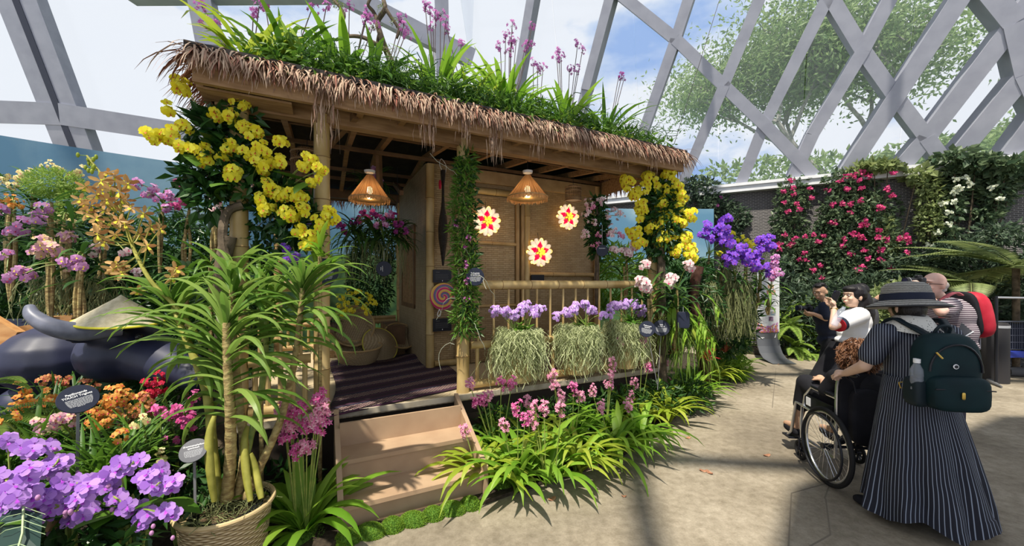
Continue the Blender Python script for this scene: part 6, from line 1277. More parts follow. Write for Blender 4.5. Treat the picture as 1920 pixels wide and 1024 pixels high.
mb = MB(); pts = [def_(-.19, -.13, .99), def_(-.155, -.14, 1.0)]; mb.tube([def_(-.20, -.14, .965), def_(-.165, -.15, .975), def_(-.155, -.15, .94), def_(-.19, -.14, .93), def_(-.20, -.14, .965)], .0035, 6); mb.build('buckle', gold, bp)
bo = thing('water_bottle', 'clear plastic water bottle with white cap in the side pocket of the teal backpack', 'bottle', bk + sd * -.162 - fd * .02 + V(0, 0, .95), 0, None, world=True)
mb = MB(); mb.lathe([(.001, 0), (.031, 0), (.033, .01), (.031, .04), (.033, .06), (.031, .08), (.033, .10), (.032, .13), (.016, .165), (.016, .175), (.001, .175)], bk + sd * -.162 - fd * .02 + V(0, 0, .95), 24); mb.build('bottle_body', clear_m, bo)
mb = MB(); mb.lathe([(.001, .195), (.018, .195), (.018, .17), (.001, .17)], bk + sd * -.162 - fd * .02 + V(0, 0, .95), 20); mb.build('cap', white_e, bo)

# --- wheelchair
wc = thing('wheelchair', 'black and silver wheelchair with spoked rear wheels pushed along the path', 'wheelchair', (2.515, 3.07, 0), math.atan2(-.155, .988))
tyre = mat('tyre_rubber', (.012, .012, .013), .8); 
def ring(mb, x, y, z, r, t, n=48, m=0, k=8): mb.tube([V(x, y + math.cos(2 * PI * i / n) * r, z + math.sin(2 * PI * i / n) * r) for i in range(n + 1)], t, k, m, False)
for x0, s_ in ((0, -1), (.56, 1)):
    mb = MB(); ring(mb, x0, 0, .305, .287, .018); w_ = mb.build('rear_wheel', tyre, wc)
    mb = MB(); ring(mb, x0, 0, .305, .264, .010); mb.build('wheel_rim', chrome, w_); mb = MB(); ring(mb, x0 + s_ * .045, 0, .305, .248, .009); mb.build('push_rim', black_m, w_)
    mb = MB(); 
    for i in range(28): a = 2 * PI * i / 28; a2 = a + (.5 if i % 2 else -.5); mb.tube([V(x0 + (.02 if i % 4 < 2 else -.02), math.cos(a2) * .022, .305 + math.sin(a2) * .022), V(x0, math.cos(a) * .26, .305 + math.sin(a) * .26)], .0013, 4)
    mb.build('spokes', chrome, w_); mb = MB(); mb.lathe([(.001, -.035), (.022, -.035), (.022, .035), (.001, .035)], (x0, 0, .305), 16, ax=(1, 0, 0)); mb.build('hub', black_m, w_)
    xi = x0 - s_ * .05; mb = MB(); ring(mb, xi, .44, .09, .075, .015, 32); cw_ = mb.build('caster_wheel', tyre, wc); mb = MB()
    for i in range(9): a = 2 * PI * i / 9; mb.beam(V(xi, .44 + math.cos(a) * .01, .09 + math.sin(a) * .01), V(xi, .44 + math.cos(a) * .068, .09 + math.sin(a) * .068), .012, .008)
    mb.lathe([(.001, -.018), (.02, -.018), (.02, .018), (.001, .018)], (xi, .44, .09), 12, ax=(1, 0, 0)); mb.build('caster_spokes', black_m, cw_)
    mb = MB(); mb.tube([V(xi - .022, .44, .09), V(xi - .022, .42, .2), V(xi + .022, .42, .2), V(xi + .022, .44, .09)], .009, 6); mb.build('caster_fork', black_m, wc)
    mb = MB(); mb.tube(curve_pts([V(xi, -.02, .22), V(xi, -.03, .5), V(xi, -.04, .80), V(xi, -.10, .915), V(xi, -.20, .925)], 4), .0125, 8); mb.build('back_tube', chrome, wc)
    mb = MB(); sq(mb, V(xi, -.2, .927), (.019, .07, .019), .7); mb.build('push_handle', black_m, wc)
    mb = MB(); mb.tube([V(xi, -.14, .90), V(xi, -.22, .87), V(xi, -.25, .80)], .006, 6); mb.build('brake_lever', black_m, wc)
    mb = MB(); mb.tube([V(xi, -.04, .70), V(xi, .28, .70), V(xi, .38, .60), V(xi, .40, .50)], .0125, 8); mb.tube([V(xi, -.03, .48), V(xi, .42, .50), V(xi, .44, .35), V(xi, .43, .2)], .0125, 8); mb.tube([V(xi, -.02, .22), V(xi, .42, .22)], .0125, 8); mb.tube([V(xi, .42, .50), V(xi, .52, .50), V(xi, .60, .20), V(xi, .66, .14)], .012, 8); mb.build('side_frame', chrome, wc)
    mb = MB(); sq(mb, V(xi, .13, .715), (.024, .15, .016), .5); mb.build('armrest', black_m, wc)
    mb = MB(); mb.box((xi - .006, .0, .50), (xi + .006, .36, .62)); mb.build('side_guard', black_m, wc, False)
    if s_ < 0: mb = MB(); mb.box((xi - .0085, .29, .53), (xi - .006, .35, .60)); mb.build('white_sticker', white_e, wc, False)
    mb = MB(); mb.box((xi - .02 if s_ < 0 else xi - .11, .60, .125), (xi + .11 if s_ < 0 else xi + .02, .72, .14)); mb.build('footplate', black_m, wc, False)
mb = MB(); sq(mb, V(.28, .2, .50), (.225, .22, .03), .4); mb.build('seat', cl_black, wc)
mb = MB(); sq(mb, V(.28, -.045, .66), (.225, .025, .25), .35); mb.build('backrest', cl_black, wc)
mb = MB(); sq(mb, V(.30, -.10, .58), (.20, .04, .22), .4); mb.build('rear_bag', cl_black, wc)
mb = MB(); mb.beam((.06, .1, .24), (.5, .1, .48), .02, .02); mb.beam((.5, .12, .24), (.06, .12, .48), .02, .02); mb.build('cross_brace', black_m, wc)
mb = MB(); mb.tube([V(.03, 0, .305), V(.53, 0, .305)], .012, 8); mb.build('axle', black_m, wc)
# --- seated woman
LW = lambda x, y, z: V(2.515, 3.07, 0) + sd * x + fd * y + V(0, 0, z)
J = dict(head=LW(.25, .06, 1.015), neck=LW(.27, .05, .91), chest=LW(.28, .06, .78), pel=LW(.28, .10, .59), sL=LW(.11, .05, .84), sR=LW(.45, .05, .84), eL=LW(.07, .12, .72), wL=LW(.14, .28, .76), hdL=(V(.3, 1, .2), V(0, 0, -1), .8, -1), eR=LW(.50, .10, .68), wR=LW(.42, .30, .72), hdR=(V(-.3, 1, .2), V(0, 0, -1), .8, 1),
         hL=LW(.20, .12, .58), kL=LW(.13, .50, .66), aL=LW(.10, .62, .24), hR=LW(.38, .12, .58), kR=LW(.42, .50, .60), aR=LW(.42, .62, .22), toe=V(.15, 1, 0), hs=.95)
sw, W_ = figure('seated person with auburn curly hair and black clothes in the wheelchair', J, V(-.3, 1, -.35), skin_b, vox=.009, loc=LW(.28, .1, 0))
blob([('c', J['sL'], J['sR'], .078, .078), ('e', J['chest'], (.20, .14, .16)), ('c', J['chest'], J['pel'], .16, .16), ('c', J['sL'], J['eL'], .068, .06), ('c', J['sR'], J['eR'], .068, .06)], 'shirt', cl_black, sw, .012, 5)
blob([('e', J['pel'], (.18, .16, .11)), ('c', J['hL'], J['kL'] + V(0, 0, .02), .10, .085), ('c', J['kL'], J['aL'].lerp(J['kL'], .55), .085, .07), ('c', J['hR'], J['kR'], .10, .075), ('c', J['kR'], J['aR'].lerp(J['kR'], .3), .075, .06)], 'trousers', cl_black, sw, .012, 5)
mb = MB(); hc = J['head']
for i in range(900):
    d = rnd_dir(-.8); p = hc + V(d.x * .105, d.y * .10 - .015, d.z * .115 + .01); 
    if d.y > .55 and d.z < .5: continue
    pts = [p]; dd = (d + V(0, 0, -.1)).normalized(); sw_ = rnd_dir()
    for k in range(5): dd = (dd * .6 + sw_ * math.sin(k * 1.9) * .9 + V(0, 0, -.25)).normalized(); pts.append(pts[-1] + dd * .017)
    mb.ribbon(pts, [.014, .012, .012, .010, .006, .002], 0, rnd_dir())
mb.ell(hc + V(0, -.015, .015), (.095, .095, .11), 1); mb.build('hair', [hair_b, mat('hair_brown', (.10, .045, .025), .6)], sw, False)
mb = MB(); sq(mb, hc + V(-.03, -.115, .01), (.055, .02, .028), .5, 0, V(-.2, 1, 0)); mb.build('hair_clip', mat('patterned_blue', (.03, .03, .16), .25, (.35, .32, .75), scale=70, kind='voronoi'), sw)
for a in ('L', 'R'): mb = MB(); sq(mb, J['a' + a] + fd * .06 + V(0, 0, -.05), (.04, .12, .035), .7, 0, fd); mb.build('shoe', cl_black, sw)

# --- black haired woman
Y = 4.6; K = lambda px, py, dy=0: at(px, py, Y + dy)
J = dict(head=K(1599, 556), neck=K(1609, 580), chest=K(1607, 606), pel=K(1588, 652), sL=K(1611, 592, -.17), sR=K(1608, 592, .17), eL=K(1562, 613, -.30), wL=K(1564, 577, -.22), hdL=(V(-.05, .3, 1), V(-.6, .3, 0), .7, -1), eR=K(1570, 610, .2), wR=K(1560, 578, .05), hdR=(V(0, 0, 1), V(-.5, -.3, 0), .8, 1),
         hL=K(1588, 658, -.09), hR=K(1588, 658, .09), kL=K(1582, 712, -.09), kR=K(1588, 712, .09), aL=K(1578, 772, -.09), aR=K(1590, 770, .09), toe=V(-1, -.1, 0), hs=1.12)
fw = V(-1, -.05, .02); p_, W_ = figure('woman with long black hair, white blouse and black culottes raising a phone', J, fw, skin_a, vox=.009)
blob([('c', J['sL'], J['sR'], .10, .10), ('e', K(1603, 604), (.15, .17, .17)), ('e', K(1602, 625), (.17, .17, .13)), ('c', J['sL'], J['sL'].lerp(J['eL'], .66), .095, .082), ('c', J['sR'], J['sR'].lerp(J['eR'], .62), .09, .08), ('e', K(1595, 638), (.16, .16, .06))], 'blouse', cl_white, p_, .012, 5)
e0 = J['sL'].lerp(J['eL'], .70); e1 = J['sL'].lerp(J['eL'], .80); mb = MB(); mb.tube([e0, e1], [.084, .082], 16); cf = mb.build('sleeve_cuff', cl_navy, p_); mb = MB(); mb.tube([e1, J['sL'].lerp(J['eL'], .83)], [.0825, .081], 16); mb.build('cuff_stripe', mat('red_stripe', (.35, .01, .02), .8), cf)
mb = MB(); n = 48; k = 12; vs = []; fs = []
for i in range(k + 1):
    q = i / k; c = K(1590 - 18 * q, 640 + 75 * q); rx = .16 + .14 * q; ry = .16 + .13 * q
    for j in range(n): a = 2 * PI * j / n; fo = 1 + q * .06 * math.sin(a * 7); vs.append((c.x + math.cos(a) * rx * fo, c.y + math.sin(a) * ry * fo, c.z))
for i in range(k):
    for j in range(n): w_ = (j + 1) % n; fs.append((i*n+j, (i+1)*n+j, (i+1)*n+w_, i*n+w_))
mb.add(vs, fs); mb.build('culottes', cl_black, p_)
h_ = J['head']; blob([('e', h_ + V(.035, 0, .035), (.112, .108, .115)), ('e', h_ + V(.11, 0, -.08), (.09, .11, .16)), ('e', h_ + V(.15, 0, -.20), (.075, .105, .16)), ('e', h_ + V(.16, 0, -.32), (.06, .09, .10)), ('e', h_ + V(-.02, 0, .085), (.085, .085, .05))], 'hair', hair_k, p_, .009, 3)
for a in ('L', 'R'): mb = MB(); sq(mb, J['a' + a] + V(-.07, 0, -.03), (.04, .12, .035), .7, 0, V(-1, 0, 0)); mb.build('shoe', black_m, p_)
mb = MB(); mb.tube([J['wL'] + V(.0, 0, -.02), J['wL'] + V(0, 0, -.002)], .034, 14); mb.build('wristwatch', gold, p_)
ph = thing('phone', 'dark phone held up by the black-haired woman', 'phone', K(1566, 556, -.1)); mb = MB(); sq(mb, V(0, 0, 0), (.008, .045, .075), .4, 0, V(0, 1, 0)); mb.build('phone_body', cam_b, ph); mb = MB(); mb.ell(V(-.008, .02, .05), (.004, .012, .012)); mb.build('lens', lensg, ph); ph.rotation_euler = (.2, .3, .1)
bt = K(1570, 596, -.38); o = thing('water_bottle', 'clear crumpled plastic bottle tucked under the arm of the black-haired woman', 'bottle', bt, 0, None, world=True); mb = MB(); mb.tube([bt + V(-.04, 0, -.08), bt + V(0, 0, 0), bt + V(.05, 0, .075), bt + V(.065, 0, .10)], [.035, .04, .036, .018], 14); mb.build('bottle_body', clear_m, o); mb = MB(); mb.tube([bt + V(.065, 0, .10), bt + V(.075, 0, .12)], .018, 12); mb.build('cap', clear_m, o)

# --- young man with the camera
Y = 6.3; J = dict(head=K(1537, 547), neck=K(1548, 567), chest=K(1550, 592), pel=K(1556, 640), sL=K(1545, 575, -.19), sR=K(1550, 575, .19), eL=K(1548, 598, -.25), wL=K(1524, 588, -.2), hdL=(V(-1, .3, .1), V(0, 0, 1), .9, -1), eR=K(1537, 600, .15), wR=K(1520, 590, .05), hdR=(V(-1, -.3, 0), V(0, 0, 1), .8, 1),
         hL=K(1556, 645, -.09), hR=K(1556, 645, .09), kL=K(1548, 678, -.09), kR=K(1556, 678, .09), aL=K(1534, 706, -.09), aR=K(1556, 704, .09), toe=V(-1, -.15, 0), hs=1.12)
p_, W_ = figure('young man in dark clothes looking down at a camera in his hands', J, V(-.85, -.45, -.35), skin_b, vox=.010)
blob([('c', J['sL'], J['sR'], .075, .075), ('e', K(1549, 592), (.17, .20, .2)), ('e', K(1553, 615), (.16, .18, .2)), ('c', J['sL'], J['sL'].lerp(J['eL'], .8), .08, .075), ('c', J['sR'], J['sR'].lerp(J['eR'], .8), .08, .075), ('e', K(1554, 638), (.16, .17, .12))], 'shirt', cl_navy, p_, .014, 5)
blob([('e', J['pel'], (.16, .16, .13)), ('c', J['hL'], J['kL'], .11, .095), ('c', J['kL'], J['aL'], .10, .11), ('c', J['hR'], J['kR'], .11, .095), ('c', J['kR'], J['aR'], .10, .11)], 'trousers', cl_black, p_, .014, 5)
h_ = J['head']; blob([('e', h_ + V(.02, .02, .065), (.105, .105, .085)), ('e', h_ + V(.055, .04, .01), (.07, .07, .07)), ('e', h_ + V(-.05, -.03, .09), (.055, .06, .035)), ('e', h_ + V(0, -.03, .12), (.07, .05, .035))], 'hair', hair_k, p_, .010, 2)
for a in ('L', 'R'): mb = MB(); sq(mb, J['a' + a] + V(-.07, 0, -.03), (.045, .13, .04), .7, 0, V(-1, -.1, 0)); mb.build('shoe', cl_black, p_)
def camera(label, c, f, s=1.0, L=.12):
    o = thing('camera', label, 'camera', c, 0, None, world=True); f = Vector(f).normalized(); mb = MB(); sq(mb, c, (.068 * s, .028 * s, .045 * s), .4, 0, f); sq(mb, c + V(0, 0, .05 * s), (.028 * s, .025 * s, .018 * s), .6, 0, f); mb.build('camera_body', cam_b, o)
    mb = MB(); mb.tube([c, c + f * L * .5 * s, c + f * L * .52 * s, c + f * L * s], [.034 * s, .036 * s, .040 * s, .040 * s], 18); mb.build('lens_barrel', cam_b, o); mb = MB(); mb.tube([c + f * L * .99 * s, c + f * L * 1.01 * s], .032 * s, 18); mb.build('lens', lensg, o)
    mb = MB(); mb.tube([c + f * L * .75 * s, c + f * L * .78 * s], .0415 * s, 18); mb.build('lens_ring', grey_pr, o); return o
camera('black camera with a long lens held by the young man', K(1516, 579, -.1), V(-1, 0, .08), 1.1, .17)

# --- bald man
Y = 4.0; J = dict(head=K(1750, 535), neck=K(1765, 560), chest=K(1782, 590), pel=K(1790, 650), sL=K(1782, 574, -.19), sR=K(1778, 574, .19), eL=K(1764, 585, -.42), wL=K(1734, 545, -.32), hdL=(V(-.55, .3, .8), V(-.2, 1, 0), .9, -1), eR=K(1745, 590, .12), wR=K(1728, 550, .05), hdR=(V(-.3, 0, 1), V(-.5, -.5, 0), .9, 1),
         hL=K(1790, 660, -.09), hR=K(1790, 660, .09), kL=K(1788, 740, -.09), kR=K(1790, 740, .09), aL=K(1788, 804, -.09), aR=K(1792, 804, .09), toe=V(-1, 0, 0), hs=1.1)
p_, W_ = figure('bald man in a striped T-shirt photographing, wearing a red rucksack', J, V(-1, .05, .02), skin_c, vox=.009)
blob([('c', J['sL'], J['sR'], .08, .08), ('e', K(1784, 592), (.17, .2, .19)), ('e', K(1787, 622), (.18, .19, .19)), ('c', J['sL'], J['sL'].lerp(J['eL'], .62), .085, .08), ('c', J['sR'], J['sR'].lerp(J['eR'], .6), .085, .075), ('e', K(1790, 648), (.17, .18, .12)), ('c', J['neck'] - V(0, 0, .05), J['chest'], .08, .1)], 'tee_shirt', tee_m, p_, .012, 5)
blob([('e', J['pel'], (.17, .17, .13)), ('c', J['hL'], J['kL'], .10, .085), ('c', J['kL'], J['aL'], .085, .07), ('c', J['hR'], J['kR'], .10, .085), ('c', J['kR'], J['aR'], .085, .07)], 'trousers', mat('cloth_plum', (.035, .028, .045), .85), p_, .014, 5)
h_ = J['head']; blob([('e', h_ + V(.06, 0, .0), (.055, .094, .055)), ('e', h_ + V(.05, 0, -.05), (.05, .08, .03))], 'hair_fringe', mat('hair_grey', (.42, .38, .35), .7), p_, .008, 2)
for a in ('L', 'R'): mb = MB(); sq(mb, J['a' + a] + V(-.07, 0, -.02), (.045, .13, .04), .7, 0, V(-1, 0, 0)); mb.build('shoe', cl_black, p_)
mb = MB(); mb.tube([h_ + V(-.10, -.05, .015), h_ + V(0, -.097, .01)], .003, 5); mb.build('glasses', black_m, p_)
camera('black camera held to the eye by the bald man', K(1722, 528, -.02), V(-1, .1, .02), 1.0, .13)
red = mat('rucksack_red', (.42, .012, .03), .6, (.56, .03, .055), scale=6)
rk = thing('rucksack', 'red and black hiking rucksack on the back of the bald man', 'backpack', K(1822, 590), 0, None, world=True)
mb = MB(); sq(mb, K(1823, 590), (.155, .085, .24), .6, 0, V(1, 0, .22)); mb.build('main_body', red, rk)
mb = MB(); sq(mb, K(1805, 588), (.15, .035, .235), .5, 0, V(1, 0, .22)); mb.build('back_panel', cl_black, rk)
mb = MB(); sq(mb, K(1838, 600), (.11, .04, .15), .6, 0, V(1, 0, .22)); mb.build('front_pocket', red, rk)
for dy in (-.13, .13): mb = MB(); pts = curve_pts([K(1803, 553, dy), K(1790, 548, dy * 1.1), K(1768, 560, dy * 1.2), K(1760, 580, dy * 1.3), K(1775, 615, dy * 1.5), K(1800, 625, dy)], 4); mb.ribbon(pts, .045, 0, V(0, 1, 0)); q = mb.build('shoulder_strap', red if dy > 0 else mat('strap_pink', (.5, .12, .14), .7), rk); sm = q.modifiers.new('t', 'SOLIDIFY'); sm.thickness = .012
mb = MB(); mb.tube(curve_pts([K(1843, 575), K(1850, 585), K(1846, 600), K(1852, 612)], 4), .005, 6); mb.build('cord', red, rk)
for x in (1838, 1832): mb = MB(); mb.tube([K(x, 632), K(x, 655)], .004, 5); mb.build('hanging_strap', grey_pr, rk)
bgm = thing('folded_bag', 'grey and white folded bag hanging at the waist of the bald man', 'bag', K(1805, 618, -.22), 0, None, world=True); mb = MB(); mb.add([K(1793, 625, -.25), K(1803, 605, -.25), K(1824, 622, -.25), K(1804, 633, -.25), K(1796, 627, -.2), K(1806, 607, -.2), K(1826, 624, -.2), K(1806, 635, -.2)], [(0, 3, 2, 1), (4, 5, 6, 7), (0, 1, 5, 4), (1, 2, 6, 5), (2, 3, 7, 6), (3, 0, 4, 7)]); mb.build('pouch', mat('pouch_grey', (.10, .10, .11), .6), bgm, False); mb = MB(); mb.tube([K(1793, 625, -.26), K(1804, 634, -.26), K(1825, 622, -.26)], .006, 6); mb.build('white_edge', white_e, bgm)
# --- person hidden behind the black haired woman
Y = 5.4; J = dict(head=K(1612, 548), neck=K(1616, 566), chest=K(1618, 592), pel=K(1616, 640), sL=K(1615, 575, -.19), sR=K(1622, 573, .15), eR=K(1638, 566, .1), wR=K(1648, 556, .05), hdR=(V(.9, 0, .35), V(0, 0, -1), .5, 1), hL=K(1616, 645, -.09), hR=K(1616, 645, .09), kL=K(1614, 690, -.09), kR=K(1616, 690, .09), aL=K(1612, 734, -.09), aR=K(1616, 734, .09), toe=V(0, 1, 0))
p_, W_ = figure('person in dark clothes mostly hidden behind the black-haired woman, one hand raised', J, V(-.5, 1, 0), skin_b, vox=.010, face=False)
blob([('c', J['sL'], J['sR'], .075, .075), ('e', J['chest'], (.16, .18, .2)), ('c', J['chest'], J['pel'], .17, .16), ('c', J['sR'], J['eR'].lerp(J['wR'], .4), .06, .04)], 'jacket', cl_grey, p_, .014, 5)
blob([('e', J['pel'], (.16, .16, .13)), ('c', J['hL'], J['aL'], .10, .08), ('c', J['hR'], J['aR'], .10, .08)], 'trousers', cl_grey, p_, .014, 5); blob([('e', J['head'] + V(.0, -.02, .03), (.095, .095, .10))], 'hair', hair_k, p_, .010, 2)

# ================================================================ signs
def disc_sign(label, px, py, Y, r, nrm, lines, stake=None, roll=0.0, size=.16, hang=None, style='disc', body=True, rs=1.0, tilt_r=0):
    c = at(px, py, Y); n = Vector(nrm).normalized(); a, b, _ = frame(n); R3 = Matrix.Rotation(roll, 3, n); a = R3 @ a; b = R3 @ b
    M4 = Matrix(((a.x, b.x, n.x, c.x), (a.y, b.y, n.y, c.y), (a.z, b.z, n.z, c.z), (0, 0, 0, 1)))
    base = V(stake[0], stake[1], stake[2]) if stake is not None else c; o = thing('plant_sign', label, 'sign', base, 0, None, world=True)
    mb = MB(); rr = r
    if style == 'disc': mb.lathe([(.001, .004), (rr * .97, .004), (rr, .0), (rr * .97, -.004), (.001, -.004)], c, 40, ax=n)
    else: sq(mb, c, (r * .8, .006, r * 1.1), .35, 0, -n)
    mb.build('sign_disc', ink, o)
    def pt(x, y, z=.0052): return c + a * x * r + b * y * r + n * z
    for i, t in enumerate(lines):
        M = M4 @ Matrix.Translation((0, r * (.34 - i * .20), .0046)); words(t, r * size, M, white_e, o, 'lettering')
    if body:
        mb = MB()
        for i in range(11):
            y = .02 - i * .055; w = math.sqrt(max(.05, .62 - y * y)) * .82 * (1 if i < 10 else .4); x = -w * .95
            while x < w:   # tiny unreadable words of the paragraph
                x2 = min(w, x + u(.06, .17)); mb.add([pt(x, y), pt(x2, y), pt(x2, y - .028), pt(x, y - .028)], [(0, 3, 2, 1)]); x = x2 + .025
        mb.build('paragraph', grey_pr, o, False)
    if stake is not None: mb = MB(); mb.beam(base, c - n * .012, .012 if Y < 2.5 else .006, .004, 0, n); mb.build('stake', mat('stake_grey', (.22, .22, .24), .6), o, False)
    if hang: mb = MB(); mb.tube([c - n * .006 + V(0, 0, .0), c - n * .006 + Vector(hang)], .002, 5); mb.build('hanger', grey_pr, o)
    return o
def cam_n(px, py, Y, up=.35): p = at(px, py, Y); d = (CAMP - p).normalized(); d.z += up; return d
q = at(135, 775, 1.95); disc_sign('round navy sign reading TOUCH among the orange orchids in the front left bed', 147, 748, 1.9, .074, cam_n(147, 748, 1.9, .5) + V(.1, 0, 0), ['Papilionanda', 'TOUCH Triglots'], stake=(q.x, 1.97, .3), roll=.22, size=.2)
q = at(366, 930, 2.0); disc_sign('round blue sign on a grey stake at the left rim of the wicker basket', 363, 845, 1.98, .062, cam_n(363, 845, 1.98, .35) + V(-.35, 0, 0), ['Grammatophyllum', 'speciosum'], stake=(q.x, 2.0, .45), roll=.15, size=.19)
disc_sign('large round black sign in shade at the left front post', 607, 510, 2.95, .105, cam_n(607, 510, 2.95, .1), ['Phalaenopsis', 'Yellow Chocolate'], size=.17)
disc_sign('small round black sign hanging turned sideways in the open bay', 720, 504, 4.3, .085, cam_n(720, 504, 4.3, 0), ['Vanda', 'sanderiana'], roll=PI / 2, body=False, size=.17, hang=(0, 0, .2))
disc_sign('round black sign on the vine at the left end of the handrail', 891, 519, 3.5, .082, cam_n(891, 519, 3.5, .05), ['Trichoglottis', 'atropurpurea'], size=.19)
disc_sign('round black sign under the pink hanging orchids at the wall end', 1129, 470, 4.5, .068, cam_n(1129, 470, 4.5, 0), ['Dendrobium'], body=False, size=.2, hang=(0, 0, .3))
q = at(1232, 720, 4.2); disc_sign('round sign on a thin stake, left one of the pair by the third moss pot', 1213, 617, 4.15, .088, cam_n(1213, 617, 4.15, .2) + V(-.3, 0, 0), ['Phalaenopsis', 'equestris'], stake=(q.x, 4.2, .5), roll=-.15, size=.19)
disc_sign('round sign on a thin stake, right one of the pair by the third moss pot', 1240, 615, 4.3, .090, cam_n(1240, 615, 4.3, .2), ['Vanda', 'sanderiana'], stake=(q.x + .05, 4.32, .4), size=.19)
disc_sign('black sign tag hanging among the staghorn fern fronds', 1281, 600, 4.35, .085, cam_n(1281, 600, 4.35, 0), ['Platycerium', 'coronarium'], size=.2, style='tag', hang=(0, 0, .15))

# display stand with curved foot
b = gr(1443, 673.8); Yb = b.y; ds = thing('display_stand', 'tall printed display stand with curved grey foot at the far end of the path', 'display stand', V(b.x, b.y, 0), 0, None, world=True)
X0, X1 = at(1419, 600, Yb).x, at(1461, 600, Yb).x; zt = at(0, 510, Yb).z; prof = [(Yb, zt), (Yb, .62), (Yb, .42), (Yb - .03, .28), (Yb - .10, .15), (Yb - .22, .06), (Yb - .42, .02), (Yb - .50, .012)]
def sheet(m, name, seg, off, x0=X0, x1=X1, parent=ds):
    mb = MB(); k = len(seg); vs = []
    for y, z in seg: vs += [V(x0, y - off, z), V(x1, y - off, z), V(x1, y + .02 - off, z + .0), V(x0, y + .02 - off, z)]
    sk = [(i*4+j, (i+1)*4+j, (i+1)*4+(j+1) % 4, i*4+(j+1) % 4) for i in range(k-1) for j in range(4)]; mb.add(vs, sk + [(0, 1, 2, 3), ((k-1)*4, (k-1)*4+3, (k-1)*4+2, (k-1)*4+1)]); return mb.build(name, m, parent, False)
foot = sheet(mat('stand_grey', (.09, .095, .105), .4, spec=.5), 'curved_foot', prof, 0)
pzt = zt; pzb = at(0, 622, Yb).z; pan = sheet(mat('print_white', (.60, .61, .62), .5), 'printed_panel', [(Yb, pzt), (Yb, pzb)], .006)
def pbox(px0, py0, px1, py1, m, name): A = at(px0, py0, Yb - .03); B = at(px1, py1, Yb - .03); mb = MB(); mb.box((A.x, Yb - .012, B.z), (B.x, Yb - .006, A.z)); mb.build(name, m, pan, False)
ph1 = mat('photo_warm', (.25, .10, .06), .5, (.6, .4, .25), scale=30); ph2 = mat('photo_grey', (.08, .08, .09), .5, (.35, .35, .36), scale=30); ph3 = mat('photo_blue', (.10, .22, .35), .5, (.5, .4, .22), scale=16); ph4 = mat('photo_purple', (.08, .04, .08), .5, (.3, .2, .3), scale=40)
for bx, m_ in (((1441, 534, 1452, 541), ph1), ((1439, 544, 1455, 552), ph1), ((1424, 556, 1434, 562), ph2), ((1424, 564, 1434, 571), ph2), ((1443, 578, 1456, 580), ph3), ((1443, 584, 1455, 591), ph3), ((1443, 594, 1451, 602), ph4)): pbox(*bx, m_, 'photo')
mb = MB()
for y in range(530, 606, 3):
    if y > 540 and y < 555: x0, x1 = 1422, 1436
    elif 555 <= y < 575: x0, x1 = 1438, 1457
    else: x0, x1 = 1422, 1440
    A = at(x0, y, Yb - .03); B = at(x1 - (y % 4), y + .8, Yb - .03); mb.box((A.x, Yb - .009, B.z), (B.x, Yb - .006, A.z))
mb.build('text_lines', mat('print_grey', (.36, .37, .38), .6), pan, False)
mb = MB()
for i in range(150):
    x = u(1420, 1460); yy = 623 - abs(u(0, 1)) ** 1.5 * (10 + 8 * abs((x - 1438) / 20)); p = at(x, yy, Yb - .03); mb.blossom(V(p.x, Yb - .010, p.z), V(0, -1, 0), .018, 'vanda', 0 if R.random() < .6 else 2, 1)
mb.build('printed_flowers', [p_mau, p_wpc, p_ora], pan, False)
mb = MB(); A = at(1424, 633, Yb - .03); mb.box((A.x, Yb - .004, A.z - .012), (A.x + .12, Yb - .0005, A.z)); mb.box((A.x, Yb - .004, A.z - .03), (A.x + .09, Yb - .0005, A.z - .020)); mb.build('lettering', white_e, foot, False)
mb = MB(); A = at(1453, 632, Yb - .03); mb.add([V(A.x, Yb - .005, A.z - .02), V(A.x + .035, Yb - .005, A.z - .015), V(A.x + .045, Yb - .005, A.z + .08), V(A.x + .02, Yb - .005, A.z + .02)], [(0, 1, 2, 3)]); mb.build('emblem', white_e, foot, False)

# ================================================================ equipment at the right edge
cg = thing('wire_cage', 'dark wire mesh crate at the right edge behind the cables', 'cage', at(1895, 640, 6.4) * V(1, 1, 0) if False else V(at(1895, 640, 6.4).x, 6.4, 0), 0, None, world=True); c0 = cg.location; mt_ = mat('cage_metal', (.10, .11, .15), .5)
mb = MB(); x0, x1, z0, z1 = at(1868, 0, 6.4).x, at(1960, 0, 6.4).x, at(0, 655, 6.4).z, at(0, 603, 6.4).z
for i in range(22): x = x0 + (x1 - x0) * i / 21; mb.tube([(x, 6.4, z0), (x, 6.4, z1)], .004, 4)
for i in range(5): z = z0 + (z1 - z0) * i / 4; mb.tube([(x0, 6.4, z), (x1, 6.4, z)], .005, 4)
mb.build('wire_front', mt_, cg, False); mb = MB(); mb.tube([(x0, 6.4, .0), (x0, 6.4, z1), (x1, 6.4, z1), (x1, 6.4, 0)], .018, 6); mb.build('frame', mt_, cg)
mb = MB(); mb.box((x0, 6.42, z0), (x1, 7.0, z1 - .05)); mb.build('dark_box', cl_navy, cg, False); mb = MB(); mb.box((x0 - .1, 6.3, z0 - .12), (x1, 6.38, z0 - .02)); mb.build('blue_strap', mat('blue_strap', (.02, .04, .30), .6), cg, False)
po = V(at(1866, 0, 6.2).x, 6.2, 0); bd = thing('black_barrel', 'tall dark cylinder standing left of the wire crate', 'cylinder', po); mb = MB(); mb.lathe([(.001, 0), (.15, 0), (.15, .92), (.13, .96), (.001, .96)], n=28); mb.build('drum', mat('drum_dark', (.03, .028, .03), .6), bd); mb = MB(); mb.lathe([(.152, .88), (.155, .88), (.155, .92), (.152, .92)], n=28); mb.build('rim', grey_pr, bd)
